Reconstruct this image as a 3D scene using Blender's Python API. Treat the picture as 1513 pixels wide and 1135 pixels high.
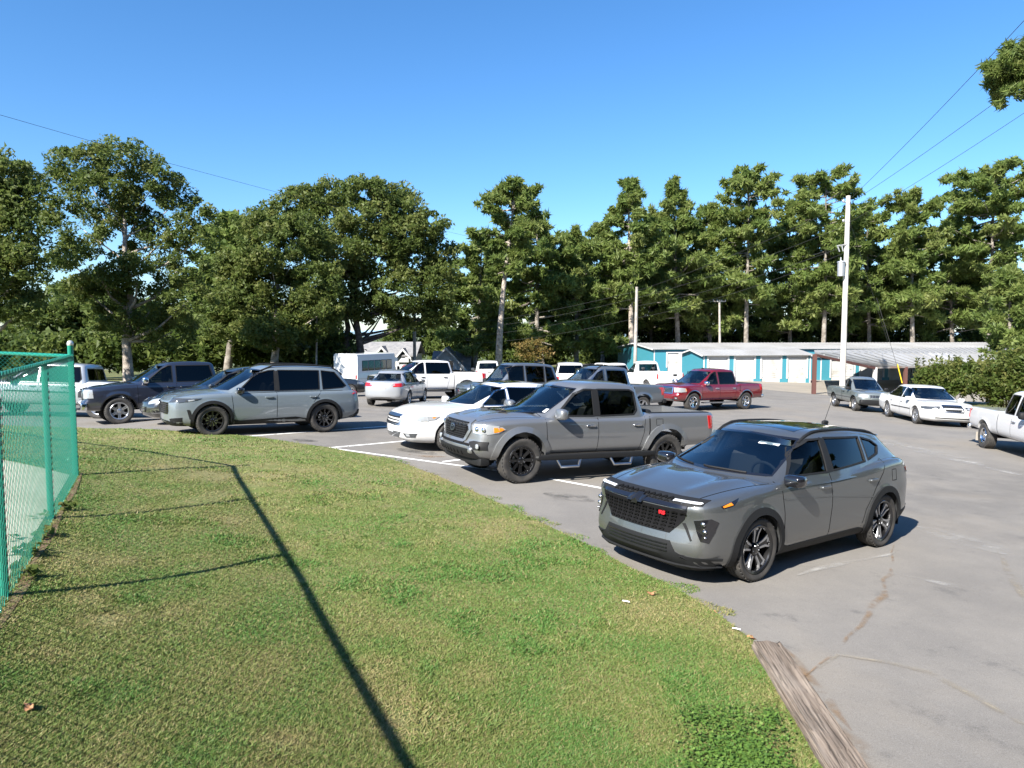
import bpy, bmesh, math, random
import numpy as np
from mathutils import Vector, Matrix
from mathutils.bvhtree import BVHTree
from mathutils.geometry import delaunay_2d_cdt

for _o in list(bpy.data.objects):
    bpy.data.objects.remove(_o)
SC = bpy.context.scene
COL = SC.collection
R = math.radians
rng = np.random.default_rng(7)
random.seed(7)

# ------------------------------------------------------------------ camera
CAMZ = 2.9
F_PX, CX, CY, PITCH = 1045.0, 756.5, 567.5, math.atan((567.5 - 495.0) / 1045.0)
cam_d = bpy.data.cameras.new('camera')
cam_d.sensor_width = 36.0
cam_d.lens = F_PX / 1513.0 * 36.0
cam_d.clip_start = 0.05
cam_d.clip_end = 6000
cam = bpy.data.objects.new('camera', cam_d)
COL.objects.link(cam)
cam.location = (0, 0, CAMZ)
cam.rotation_euler = (math.pi / 2 - PITCH, 0, 0)
SC.camera = cam

# ------------------------------------------------------------------ sky, sun, exposure
SUN_EL, SUN_AZ = 38.5, 218.0          # elevation, compass angle from +Y clockwise (deg)
world = bpy.data.worlds.new('World')
SC.world = world
world.use_nodes = True
_nt = world.node_tree
_bg = _nt.nodes['Background']
_sky = _nt.nodes.new('ShaderNodeTexSky')
_sky.sky_type = 'NISHITA'
_sky.sun_disc = False
_sky.sun_elevation = R(SUN_EL)
_sky.sun_rotation = R(SUN_AZ)
_sky.altitude = 0
_sky.air_density = 1.0
_sky.dust_density = 0.35
_sky.ozone_density = 6.0
_hs = _nt.nodes.new('ShaderNodeHueSaturation')
_hs.inputs['Saturation'].default_value = 1.16
_nt.links.new(_sky.outputs[0], _hs.inputs['Color'])
_nt.links.new(_hs.outputs[0], _bg.inputs['Color'])
_bg.inputs['Strength'].default_value = 0.08
sun_d = bpy.data.lights.new('sun', 'SUN')
sun_d.energy = 5.0
sun_d.angle = R(0.53)
sun_d.color = (1.0, 0.95, 0.87)
sun = bpy.data.objects.new('sun', sun_d)
COL.objects.link(sun)
_sd = Vector((math.sin(R(SUN_AZ)) * math.cos(R(SUN_EL)), math.cos(R(SUN_AZ)) * math.cos(R(SUN_EL)), math.sin(R(SUN_EL))))
sun.rotation_euler = (-_sd).to_track_quat('-Z', 'Y').to_euler()
sun.location = _sd * 60
vs = SC.view_settings
vs.view_transform = 'Standard'
vs.look = 'None'
vs.exposure = 1.5
vs.gamma = 1
vs.use_curve_mapping = False
SC.render.engine = 'CYCLES'
SC.cycles.max_bounces = 8
SC.cycles.transparent_max_bounces = 24
SC.cycles.use_denoising = True


# ------------------------------------------------------------------ helpers
def tag(o, label=None, cat=None, group=None, kind=None):
    if label: o['label'] = label
    if cat: o['category'] = cat
    if group: o['group'] = group
    if kind: o['kind'] = kind
    return o


def empty(name, loc=(0, 0, 0), parent=None):
    o = bpy.data.objects.new(name, None)
    o.empty_display_size = 0.2
    COL.objects.link(o)
    o.location = loc
    if parent: o.parent = parent
    return o


def link(name, me, parent=None):
    o = bpy.data.objects.new(name, me)
    COL.objects.link(o)
    if parent: o.parent = parent
    return o


def np_mesh(name, V, F, mats, smooth=False, sharp=None, midx=None):
    """V (n,3); F: (m,3|4) int array or list of lists."""
    me = bpy.data.meshes.new(name)
    V = np.asarray(V, np.float32)
    if isinstance(F, np.ndarray) and F.ndim == 2:
        m, k = F.shape
        me.vertices.add(len(V)); me.vertices.foreach_set('co', V.ravel())
        me.loops.add(m * k); me.loops.foreach_set('vertex_index', F.astype(np.int32).ravel())
        me.polygons.add(m)
        me.polygons.foreach_set('loop_start', np.arange(0, m * k, k, dtype=np.int32))
        me.update(calc_edges=True)
    else:
        me.from_pydata([tuple(map(float, v)) for v in V], [], [tuple(map(int, f)) for f in F])
    for m_ in (mats if isinstance(mats, (list, tuple)) else [mats]):
        me.materials.append(m_)
    if midx is not None:
        me.polygons.foreach_set('material_index', np.asarray(midx, np.int32))
    if smooth:
        me.polygons.foreach_set('use_smooth', np.ones(len(me.polygons), bool))
        if sharp: me.set_sharp_from_angle(angle=R(sharp))
    me.update()
    return me


class MB:
    """collects simple solids into one mesh"""
    def __init__(s): s.v = []; s.f = []; s.n = 0
    def add(s, V, F, M=None):
        V = np.asarray(V, float)
        if M is not None:
            M = np.array(M); V = V @ M[:3, :3].T + M[:3, 3]
        s.v.append(V); s.f += [[i + s.n for i in f] for f in F]; s.n += len(V)
        return s
    def box(s, x0, x1, y0, y1, z0, z1, M=None):
        V = [(x, y, z) for x in (x0, x1) for y in (y0, y1) for z in (z0, z1)]
        return s.add(V, [(0, 1, 3, 2), (4, 6, 7, 5), (0, 4, 5, 1), (2, 3, 7, 6), (0, 2, 6, 4), (1, 5, 7, 3)], M)
    def prism(s, poly, axis, a, b, M=None):
        n = len(poly)
        def p(u, v, w):
            return (w, u, v) if axis == 'x' else ((u, w, v) if axis == 'y' else (u, v, w))
        V = [p(u, v, a) for u, v in poly] + [p(u, v, b) for u, v in poly]
        F = [list(range(n))[::-1], list(range(n, 2 * n))] + [[i, (i + 1) % n, n + (i + 1) % n, n + i] for i in range(n)]
        return s.add(V, F, M)
    def tube(s, pts, r, k=8, cap=True):
        pts = [Vector(p) for p in pts]
        rs = r if isinstance(r, (list, tuple, np.ndarray)) else [r] * len(pts)
        V = []; up = None
        for i, p in enumerate(pts):
            t = (pts[min(i + 1, len(pts) - 1)] - pts[max(i - 1, 0)]).normalized()
            if up is None:
                up = t.orthogonal().normalized()
            up = (up - t * up.dot(t)).normalized()
            b = t.cross(up)
            for j in range(k):
                a = 2 * math.pi * j / k
                V.append(p + (up * math.cos(a) + b * math.sin(a)) * rs[i])
        F = [[i * k + j, i * k + (j + 1) % k, (i + 1) * k + (j + 1) % k, (i + 1) * k + j] for i in range(len(pts) - 1) for j in range(k)]
        if cap: F += [list(range(k))[::-1], [(len(pts) - 1) * k + j for j in range(k)]]
        return s.add(V, F)
    def blob(s, c, r, e=0.6, nu=16, nv=10, M=None):
        """superellipsoid (rounded box)"""
        V = []; F = []
        sg = lambda a: math.copysign(abs(a) ** e, a)
        for i in range(nv + 1):
            ph = -math.pi / 2 + math.pi * i / nv
            for j in range(nu):
                th = 2 * math.pi * j / nu
                V.append((c[0] + r[0] * sg(math.cos(ph)) * sg(math.cos(th)), c[1] + r[1] * sg(math.cos(ph)) * sg(math.sin(th)), c[2] + r[2] * sg(math.sin(ph))))
        for i in range(nv):
            for j in range(nu):
                F.append([i * nu + j, i * nu + (j + 1) % nu, (i + 1) * nu + (j + 1) % nu, (i + 1) * nu + j])
        return s.add(V, F, M)
    def lathe(s, prof, n=32, axis='y', M=None):
        """prof list of (radius, height)"""
        V = []; F = []; m = len(prof)
        for j in range(n):
            a = 2 * math.pi * j / n
            for r, h in prof:
                if axis == 'y': V.append((r * math.cos(a), h, r * math.sin(a)))
                else: V.append((r * math.cos(a), r * math.sin(a), h))
        for j in range(n):
            for i in range(m - 1):
                F.append([j * m + i, j * m + i + 1, ((j + 1) % n) * m + i + 1, ((j + 1) % n) * m + i])
        return s.add(V, F, M)
    def mesh(s, name, mats, smooth=True, sharp=35, weld=True):
        V = np.concatenate(s.v) if s.v else np.zeros((0, 3))
        me = np_mesh(name, V, s.f, mats)
        bm = bmesh.new(); bm.from_mesh(me)
        if weld: bmesh.ops.remove_doubles(bm, verts=bm.verts, dist=1e-5)
        bmesh.ops.recalc_face_normals(bm, faces=bm.faces)
        bm.to_mesh(me); bm.free()
        if smooth:
            me.polygons.foreach_set('use_smooth', np.ones(len(me.polygons), bool))
            if sharp: me.set_sharp_from_angle(angle=R(sharp))
        return me
    def build(s, name, mats, parent=None, **k):
        return link(name, s.mesh(name, mats, **k), parent)


def pchip(keys):
    k = sorted(keys); X = np.array([a for a, b in k], float); Y = np.array([b for a, b in k], float)
    if len(X) == 1: return lambda q: np.full(np.shape(q), Y[0], float)
    h = np.diff(X); d = np.diff(Y) / h; m = np.zeros(len(X))
    m[0], m[-1] = d[0], d[-1]
    for i in range(1, len(X) - 1):
        m[i] = 0 if d[i - 1] * d[i] <= 0 else (h[i - 1] + h[i]) * 3 / ((2 * h[i] + h[i - 1]) / d[i - 1] + (h[i] + 2 * h[i - 1]) / d[i]) * 1.0
    def f(q):
        q = np.clip(np.asarray(q, float), X[0], X[-1]); i = np.clip(np.searchsorted(X, q) - 1, 0, len(h) - 1)
        t = (q - X[i]) / h[i]
        return (2*t**3 - 3*t**2 + 1) * Y[i] + (t**3 - 2*t**2 + t) * h[i] * m[i] + (-2*t**3 + 3*t**2) * Y[i+1] + (t**3 - t**2) * h[i] * m[i+1]
    return f


# ------------------------------------------------------------------ materials
def mat(name, col=(0.5, 0.5, 0.5), rough=0.5, metal=0.0, coat=0.0, spec=0.5, emit=None, bump=None, trans=0.0, noise=None, croughs=0.03):
    m = bpy.data.materials.new(name); m.use_nodes = True
    nt = m.node_tree; b = nt.nodes['Principled BSDF']
    b.inputs['Base Color'].default_value = (*col, 1)
    b.inputs['Roughness'].default_value = rough
    b.inputs['Metallic'].default_value = metal
    b.inputs['Coat Weight'].default_value = coat
    b.inputs['Coat Roughness'].default_value = croughs
    b.inputs['Specular IOR Level'].default_value = spec
    if trans: b.inputs['Transmission Weight'].default_value = trans
    if noise:      # (scale, colour2, detail, lo, hi)
        tc = nt.nodes.new('ShaderNodeTexCoord'); n = nt.nodes.new('ShaderNodeTexNoise')
        n.inputs['Scale'].default_value = noise[0]; n.inputs['Detail'].default_value = noise[2]
        r = nt.nodes.new('ShaderNodeMapRange'); r.inputs[1].default_value = noise[3]; r.inputs[2].default_value = noise[4]
        mx = nt.nodes.new('ShaderNodeMix'); mx.data_type = 'RGBA'
        mx.inputs[6].default_value = (*col, 1); mx.inputs[7].default_value = (*noise[1], 1)
        nt.links.new(tc.outputs['Object'], n.inputs['Vector']); nt.links.new(n.outputs[0], r.inputs[0])
        nt.links.new(r.outputs[0], mx.inputs[0]); nt.links.new(mx.outputs[2], b.inputs['Base Color'])
    if bump:       # (scale, strength, distance)
        tc = nt.nodes.new('ShaderNodeTexCoord'); n = nt.nodes.new('ShaderNodeTexNoise')
        n.inputs['Scale'].default_value = bump[0]; n.inputs['Detail'].default_value = 4
        bp = nt.nodes.new('ShaderNodeBump'); bp.inputs['Strength'].default_value = bump[1]; bp.inputs['Distance'].default_value = bump[2]
        nt.links.new(tc.outputs['Object'], n.inputs['Vector']); nt.links.new(n.outputs[0], bp.inputs['Height'])
        nt.links.new(bp.outputs[0], b.inputs['Normal'])
    return m


def paint(name, col, metal=0.55, rough=0.32):
    """car paint: flake base under clear coat, a little road dust low down"""
    m = mat(name, col, rough, metal, 1.0)
    m.node_tree.nodes['Principled BSDF'].inputs['Coat IOR'].default_value = 1.7
    nt = m.node_tree; b = nt.nodes['Principled BSDF']
    tc = nt.nodes.new('ShaderNodeTexCoord'); sp = nt.nodes.new('ShaderNodeSeparateXYZ')
    n = nt.nodes.new('ShaderNodeTexNoise'); n.inputs['Scale'].default_value = 3.0; n.inputs['Detail'].default_value = 5
    mr = nt.nodes.new('ShaderNodeMapRange'); mr.inputs[1].default_value = 0.75; mr.inputs[2].default_value = 0.2
    mr.inputs[3].default_value = 0.0; mr.inputs[4].default_value = 0.35
    mul = nt.nodes.new('ShaderNodeMath'); mul.operation = 'MULTIPLY'
    mx = nt.nodes.new('ShaderNodeMix'); mx.data_type = 'RGBA'
    mx.inputs[6].default_value = (*col, 1); mx.inputs[7].default_value = (0.22, 0.19, 0.16, 1)
    nt.links.new(tc.outputs['Object'], sp.inputs[0]); nt.links.new(tc.outputs['Object'], n.inputs['Vector'])
    nt.links.new(sp.outputs[2], mr.inputs[0]); nt.links.new(mr.outputs[0], mul.inputs[0]); nt.links.new(n.outputs[0], mul.inputs[1])
    nt.links.new(mul.outputs[0], mx.inputs[0]); nt.links.new(mx.outputs[2], b.inputs['Base Color'])
    return m


def glass(name, tint, base=0.05):
    m = bpy.data.materials.new(name); m.use_nodes = True
    nt = m.node_tree; nt.nodes.clear()
    out = nt.nodes.new('ShaderNodeOutputMaterial'); mx = nt.nodes.new('ShaderNodeMixShader')
    tr = nt.nodes.new('ShaderNodeBsdfTransparent'); tr.inputs[0].default_value = (*tint, 1)
    gl = nt.nodes.new('ShaderNodeBsdfGlossy'); gl.inputs['Roughness'].default_value = 0.01
    lw = nt.nodes.new('ShaderNodeLayerWeight'); lw.inputs['Blend'].default_value = 0.5
    pw = nt.nodes.new('ShaderNodeMath'); pw.operation = 'POWER'; pw.inputs[1].default_value = 4.0
    ma = nt.nodes.new('ShaderNodeMath'); ma.operation = 'MULTIPLY_ADD'; ma.inputs[1].default_value = 1 - base; ma.inputs[2].default_value = base
    nt.links.new(lw.outputs['Facing'], pw.inputs[0]); nt.links.new(pw.outputs[0], ma.inputs[0])
    nt.links.new(ma.outputs[0], mx.inputs[0]); nt.links.new(tr.outputs[0], mx.inputs[1]); nt.links.new(gl.outputs[0], mx.inputs[2])
    nt.links.new(mx.outputs[0], out.inputs[0])
    return m


M = {}
M['dark'] = mat('dark_void', (0.008, 0.008, 0.009), 0.8, spec=0.1)
M['trim'] = mat('black_plastic', (0.012, 0.0125, 0.0135), 0.6, spec=0.22, bump=(90, 0.15, 0.002))
M['gloss'] = mat('gloss_black', (0.008, 0.008, 0.010), 0.12, coat=1.0)
M['seam'] = mat('seam_black', (0.005, 0.005, 0.005), 0.7, spec=0.1)
M['chrome'] = mat('chrome', (0.75, 0.76, 0.78), 0.12, 1.0)
M['satin'] = mat('satin_metal', (0.42, 0.43, 0.45), 0.3, 1.0)
M['alloy'] = mat('alloy_silver', (0.5, 0.51, 0.53), 0.3, 0.9)
M['tyre'] = mat('tyre_rubber', (0.028, 0.027, 0.026), 0.78, noise=(9, (0.055, 0.05, 0.045), 4, 0.4, 0.7))
M['rimblack'] = mat('rim_black', (0.012, 0.012, 0.013), 0.25, 0.3, 0.6)
M['interior'] = mat('interior_grey', (0.035, 0.037, 0.04), 0.8)
M['tan_seat'] = mat('interior_light', (0.22, 0.2, 0.17), 0.8)
M['glass'] = glass('window_glass', (0.20, 0.225, 0.225), 0.036)
M['glass_clear'] = glass('windscreen_glass', (0.40, 0.46, 0.48), 0.16)
M['glass_dark'] = glass('privacy_glass', (0.035, 0.038, 0.04), 0.036)
M['lens'] = mat('headlight_lens', (0.40, 0.42, 0.44), 0.08, 0.35, 1.0)
M['lens_dark'] = mat('smoked_lens', (0.06, 0.065, 0.07), 0.08, 0.2, 1.0)
M['red_lens'] = mat('red_lens', (0.38, 0.012, 0.015), 0.12, 0, 1.0)
M['amber'] = mat('amber_lens', (0.75, 0.22, 0.02), 0.12, 0, 1.0)
M['plate'] = mat('plate_white', (0.7, 0.72, 0.74), 0.4)
M['white'] = mat('white_lamp', (0.85, 0.86, 0.88), 0.25, 0, 0.5)
M['redbadge'] = mat('red_badge', (0.6, 0.02, 0.03), 0.3, 0, 0.5)
# ------------------------------------------------------------------ vehicle builder
def strip_faces(n, m, wrap=False):
    """grid n x m -> quads"""
    i, j = np.meshgrid(np.arange(n - 1), np.arange(m if wrap else m - 1), indexing='ij')
    j2 = (j + 1) % m
    return np.stack([i * m + j, i * m + j2, (i + 1) * m + j2, (i + 1) * m + j], -1).reshape(-1, 4)


def resample_poly(P, counts):
    out = []
    for (a, b), c in zip(zip(P[:-1], P[1:]), counts):
        for k in range(c): out.append(np.asarray(a) + (np.asarray(b) - np.asarray(a)) * k / c)
    out.append(np.asarray(P[-1])); return np.array(out)


def smooth_line(A, it=2):
    A = A.copy()
    for _ in range(it): A[1:-1] = (A[:-2] + 2 * A[1:-1] + A[2:]) / 4
    return A


def closed_mesh(name, V, F, mi=0):
    bm = bmesh.new(); vs_ = [bm.verts.new(v) for v in V]
    for f in F:
        f = [int(i) for i in f]
        try: bm.faces.new([vs_[i] for i in f])
        except ValueError: pass
    bmesh.ops.remove_doubles(bm, verts=bm.verts, dist=2e-4)
    bmesh.ops.recalc_face_normals(bm, faces=bm.faces)
    bad = sum(1 for e in bm.edges if not e.is_manifold)
    if bad: print('NONMANIFOLD', name, bad, len(bm.edges))
    me = bpy.data.meshes.new(name)
    for f in bm.faces: f.material_index = mi
    bm.to_mesh(me); bm.free()
    return me


class Car:
    def __init__(s, **k):
        s.__dict__.update(dict(q=0.06, cf=0.62, tuck=0.09, sh=0.05, sr=0.07, flare=0.02, bowF=0.10, bowR=0.08, bed=None,
                               cargo=None, rims='alloy', rimstyle='spoke', noarch=False, crown=[(0, 0.03)], seats=True, nose=[(0, 0), (2, 0)], tail=[(0, 0), (2, 0)],
                               wsh=None, rwin=None, wins=[], glassf='glass', glassr='glass_dark', seatmat='interior', nt=8, sm=2, ridge=None, rimR=None, lip=None, extra=None, sections=None, rearseat=True))
        s.__dict__.update(k)
        s.root = empty(s.name)
        tag(s.root, s.label, s.cat, s.group)
        s.body_mesh()
        s.panes(); s.wheels(); s.inside()
        if s.extra: s.extra(s)
        s.place()

    # ---- surfaces
    def lower(s):
        q = s.q
        L = s.xF - s.xR; n = int(L / q)
        t = np.linspace(0, 1, n); t = t - 0.10 * np.sin(2 * np.pi * t) / (2 * np.pi) * 2.2
        xs = s.xR + L * t
        xs = np.unique(np.concatenate([xs, s.xR + np.array([0, .02, .05, .09, .14]), s.xF - np.array([0, .02, .05, .09, .14])]))
        zb, zt, W, cr = (pchip(a)(xs) for a in (s.zb, s.zt, s.plan, s.crown))
        rows = []
        for i, x in enumerate(xs):
            h = zt[i] - zb[i]; w = W[i]; zc = zb[i] + s.cf * h
            tk = min(s.tuck, w * .2)
            P = [(0, zb[i]), (w - tk, zb[i]), (w - 0.015, zb[i] + min(.14, .25 * h)), (w, zc), (w - s.sh, zt[i] - min(.05, .1 * h)), (w - s.sh - s.sr, zt[i]), (0, zt[i])]
            T = s.nt; A = smooth_line(resample_poly(P, [T, 3, 6, 6, 4, T]), s.sm)
            yt = max(w - s.sh - s.sr, .05)
            top = np.clip(1 - (A[:, 0] / yt) ** 2, 0, 1) * (np.arange(len(A)) >= T + 19)
            A[:, 1] += cr[i] * top
            if s.ridge:
                amp, y0, y1, wd, xa, xb = s.ridge; k = np.clip((x - xa) / .25, 0, 1) * np.clip((xb - x) / .2, 0, 1); yc = y0 + (y1 - y0) * np.clip((x - xa) / (xb - xa), 0, 1)
                A[:, 1] += amp * k * np.exp(-((A[:, 0] - yc) / wd) ** 2) * (np.arange(len(A)) >= T + 19)
            rows.append(A)
        Rw = np.array(rows); n, m, _ = Rw.shape
        ring = np.concatenate([Rw, Rw[:, -2:0:-1] * np.array([-1, 1])], 1)     # closed ring
        V = np.concatenate([np.repeat(xs[:, None, None], ring.shape[1], 1), ring], 2)
        nr = ring.shape[1]
        F = strip_faces(n, nr, True).tolist(); V = V.reshape(-1, 3).tolist()
        nc = 2 * T + 1
        for end, bow in ((0, -s.bowR), (n - 1, s.bowF)):
            A = Rw[end]; base = len(V); ym = A[:, 0].max()
            lo = np.concatenate([-A[T:0:-1, 0], A[:T + 1, 0]]) / A[T, 0]; hi = np.concatenate([-A[-T - 1:-1, 0], A[:-T - 2:-1, 0]]) / A[-T - 1, 0]
            mm = m - 2 * T
            for k in range(mm):
                y, z = A[T + k]; t = k / (mm - 1); fr = lo + (hi - lo) * t
                zf = max(0., min(1, (z - A[T, 1]) / .05, (A[-T - 1, 1] - z) / .04))
                for c in range(nc):
                    zz = A[abs(T - c), 1] if k == 0 else (A[-1 - abs(T - c), 1] if k == mm - 1 else z)
                    V.append((xs[end] + bow * (1 - abs(fr[c] * y / ym) ** 2.2) * zf * (0 < c < nc - 1), y * fr[c], zz))
            F += (strip_faces(mm, nc) + base).tolist()
        V = np.array(V)
        # nose and tail profile, flares
        sm = lambda a: a * a * (3 - 2 * a)
        kf = sm(np.clip((V[:, 0] - (s.xF - .75)) / .75, 0, 1)); kr = sm(np.clip(((s.xR + .6) - V[:, 0]) / .6, 0, 1))
        dn = pchip(s.nose)(V[:, 2]); dt = pchip(s.tail)(V[:, 2])
        if s.flare:
            for xc in (0, -s.wb):
                r = np.hypot(V[:, 0] - xc, V[:, 2] - s.R)
                b = np.clip(1 - np.abs(r - s.arch - .005) / .085, 0, 1); b = b * b * (3 - 2 * b)
                V[:, 1] += np.sign(V[:, 1]) * s.flare * b * (np.abs(V[:, 1]) > .55 * s.W) * (V[:, 2] > .15)
        V[:, 0] += dn * kf + dt * kr
        return V, F

    def slice_outline(s, g, t, inset=0.0, dz=0):
        b, e = np.array(g['base'], float), np.array(g['top'], float)
        tt = max(t, -1); te = tt if tt < 0 else tt ** g.get('p', 1.12)
        wf, wr = (b + (e - b) * te)[2:4]; xf, xr = (b + (e - b) * tt)[0:2]
        ro = 0.0
        if t > .9: ro = (t - .9) / .1; ro = g.get('ro', .05) * ro * ro
        xf -= inset + ro; xr += inset + ro; wf -= inset + ro; wr -= inset + ro
        bf, br = g.get('bowf', .18), g.get('bowr', .08)
        wm = max(wf, wr) + g.get('bulge', .015)
        P = [(xf + bf * .5, 0), (xf, wf * .55), (xf - bf, wf), ((xf + xr) / 2, wm), (xr + br, wr), (xr, wr * .6), (xr - br * .3, 0)]
        return smooth_line(resample_poly(P, [5, 6, 10, 10, 6, 4]), g.get('sm', 3))

    def greenhouse(s, g, inset=0.0, tmax=1.0, zlow=None, steps=(-.12, 0, .15, .3, .45, .6, .75, .88, .94, .97, .99, 1.0)):
        zr = pchip(g['zr']); zb = pchip(g['zb'])
        rows = []
        for t in steps:
            if t > tmax: break
            o = s.slice_outline(g, t, inset)
            z0 = zb(o[:, 0]); z1 = zr(o[:, 0])
            z = z0 + (z1 - z0) * t
            rows.append(np.column_stack([o[:, 0], o[:, 1], z]))
        if zlow is not None:
            lo = rows[1].copy(); lo[:, 2] = zlow; rows[0] = lo
        n, m = len(rows), len(rows[0])
        Rw = np.array(rows)
        ring = np.concatenate([Rw, Rw[:, -2:0:-1] * np.array([1, -1, 1])], 1)
        V = ring.reshape(-1, 3).tolist(); F = strip_faces(n, ring.shape[1], True).tolist()
        nc = 9; cr = g.get('crown', .035)
        for end in (0, n - 1):
            A = Rw[end]; base = len(V); ym = A[:, 1].max()
            for (x, y, z) in A:
                for c in range(nc):
                    u = 2 * c / (nc - 1) - 1
                    V.append((x, y * u, z + (cr * (1 - u * u) * (y / ym) ** .7 if end else 0)))
            F += (strip_faces(m, nc) + base).tolist()
        return np.array(V), F

    def body_mesh(s):
        tmp = []
        def obj(me):
            o = bpy.data.objects.new('tmp', me); COL.objects.link(o); tmp.append(o); return o
        V, F = s.lower()
        base = obj(closed_mesh('body', V, F))
        base.data.materials.append(s.paint); base.data.materials.append(M['dark'])
        un = []; cut = []
        if s.gh:
            un.append(obj(closed_mesh('gh', *s.greenhouse(s.gh))))
        for f in (s.sections or []): un.append(obj(closed_mesh('sec', *f)))
        def mods(lst, op, o=base):
            for c in lst:
                m_ = o.modifiers.new('b', 'BOOLEAN'); m_.operation = op; m_.object = c; m_.solver = 'MANIFOLD'
        def evalm():
            dg = bpy.context.evaluated_depsgraph_get(); dg.update()
            return bpy.data.meshes.new_from_object(base.evaluated_get(dg), depsgraph=dg)
        mods(un, 'UNION'); full = evalm()
        s.bvh = BVHTree.FromPolygons([v.co.copy() for v in full.vertices], [p.vertices[:] for p in full.polygons])
        # cutters
        if s.gh:
            cut.append(obj(closed_mesh('cav', *s.greenhouse(s.gh, inset=.05, tmax=.93, zlow=.48), mi=1)))
            ws = []
            for poly, g in s.wins: ws.append(MB().prism(poly, 'y', -3, 3))
            if s.wsh: ws.append(MB().prism(s.wsh, 'x', s.xmid, s.xF + 3))
            if s.rwin: ws.append(MB().prism(s.rwin, 'x', s.xR - 3, s.xmidr))
            for w in ws: cut.append(obj(closed_mesh('w', np.concatenate(w.v), w.f, 1)))
        for xc in (0, -s.wb):
            for sg in (-1, 1):
                a = s.arch; V = []; N = 40
                for y in (s.W * .5 * sg, (s.W + .5) * sg):
                    for j in range(N):
                        t = 2 * math.pi * j / N; V.append((xc + a * math.cos(t), y, s.R + s.__dict__.get('archdz', 0) + a * math.sin(t)))
                F = [list(range(N)), list(range(N, 2 * N))[::-1]] + [[j, (j + 1) % N, N + (j + 1) % N, N + j] for j in range(N)]
                cut.append(obj(closed_mesh('arch', V, F, 1)))
        if s.bed:
            x0, x1, hw, zf = s.bed
            cut.append(obj(closed_mesh('bed', *(lambda b: (np.concatenate(b.v), b.f))(MB().box(x0, x1, -hw, hw, zf, 3)), 1)))
        for c in cut:
            if not c.data.materials: c.data.materials.append(s.paint); c.data.materials.append(M['dark'])
        mods(cut, 'DIFFERENCE')
        me = evalm()
        if len(me.polygons) < 50:
            print('BOOLEAN FAILED', s.name)
            me = full
        me.materials.clear(); me.materials.append(s.paint); me.materials.append(M['dark'])
        me.polygons.foreach_set('use_smooth', np.ones(len(me.polygons), bool))
        me.set_sharp_from_angle(angle=R(32))
        me.name = 'body'
        for o in tmp:
            bpy.data.objects.remove(o)
        s.body = link('body', me, s.root)

    # ---- projection of parts on the shell
    def hit(s, side, u, v, off):
        if side in 'LR':
            sg = 1 if side == 'L' else -1
            o, d = Vector((u, 3 * sg, v)), Vector((0, -sg, 0))
        elif side == 'F': o, d = Vector((s.xF + 3, u, v)), Vector((-1, 0, 0))
        elif side == 'B': o, d = Vector((s.xR - 3, u, v)), Vector((1, 0, 0))
        else: o, d = Vector((u, v, 4)), Vector((0, 0, -1))
        h = s.bvh.ray_cast(o, d)
        if h[0] is None:
            p, n, _, _ = s.bvh.find_nearest(o + d * 2.2)
        else: p, n = h[0], h[1]
        n = n if n.dot(d) < 0 else -n
        nn = (n * .6 - d * .4).normalized()
        return p + nn * off, nn

    def panel(s, name, poly, side, m, off=.004, thick=.012, res=.07, parent=None, label=None, sharp=30):
        """poly in (x,z) for sides, (y,z) front/back, (x,y) top; side 'S' does both flanks"""
        if side == 'S':
            return [s.panel(name, poly, d, m, off, thick, res, parent, label, sharp) for d in 'LR']
        P = np.array(poly, float)
        # densify edges
        pts = []
        for a, b in zip(P, np.roll(P, -1, 0)):
            k = max(1, int(np.linalg.norm(b - a) / res))
            for i in range(k): pts.append(a + (b - a) * i / k)
        nb = len(pts)
        lo, hi = P.min(0), P.max(0)
        gx = np.arange(lo[0] + res * .5, hi[0], res); gy = np.arange(lo[1] + res * .5, hi[1], res)
        allp = [Vector(p) for p in pts] + [Vector((x, y)) for x in gx for y in gy]
        co, _, fc, oi, _, _ = delaunay_2d_cdt(allp, [(i, (i + 1) % nb) for i in range(nb)], [], 1, 1e-5)
        V = []; B = []
        for c in co:
            p, n = s.hit(side, c[0], c[1], off)
            V.append(p); B.append(n * thick)
        if side in 'FB':
            md = float(np.median([p.x for p in V])); k_ = .30
            for p in V: p.x = max(p.x, md - k_) if side == 'F' else min(p.x, md + k_)
        elif side in 'LR':
            md = float(np.median([abs(p.y) for p in V]))
            for p in V: p.y = math.copysign(max(abs(p.y), md - .16), p.y)
        B = [p - d for p, d in zip(V, B)]
        n = len(co)
        ec = {}
        for f in fc:
            for a, b in zip(f, f[1:] + f[:1]): ec[(a, b)] = ec.get((a, b), 0) + 1
        F = [list(f) for f in fc]
        if thick > 0:
            bd = [e for e in ec if (e[1], e[0]) not in ec]
            F += [[b, a, a + n, b + n] for a, b in bd]
            V += B
        me = np_mesh(name, [tuple(v) for v in V], F, [m] if not isinstance(m, (list, tuple)) else m)
        bm = bmesh.new(); bm.from_mesh(me)
        loose = [v for v in bm.verts if not v.link_faces]
        bmesh.ops.delete(bm, geom=loose, context='VERTS')
        bmesh.ops.recalc_face_normals(bm, faces=bm.faces)
        if thick <= 0 and len(bm.faces):
            bm.faces.ensure_lookup_table()
        bm.to_mesh(me); bm.free()
        me.polygons.foreach_set('use_smooth', np.ones(len(me.polygons), bool)); me.set_sharp_from_angle(angle=R(sharp))
        o = link(name, me, parent or s.root)
        if label: o['label'] = label
        return o

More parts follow.
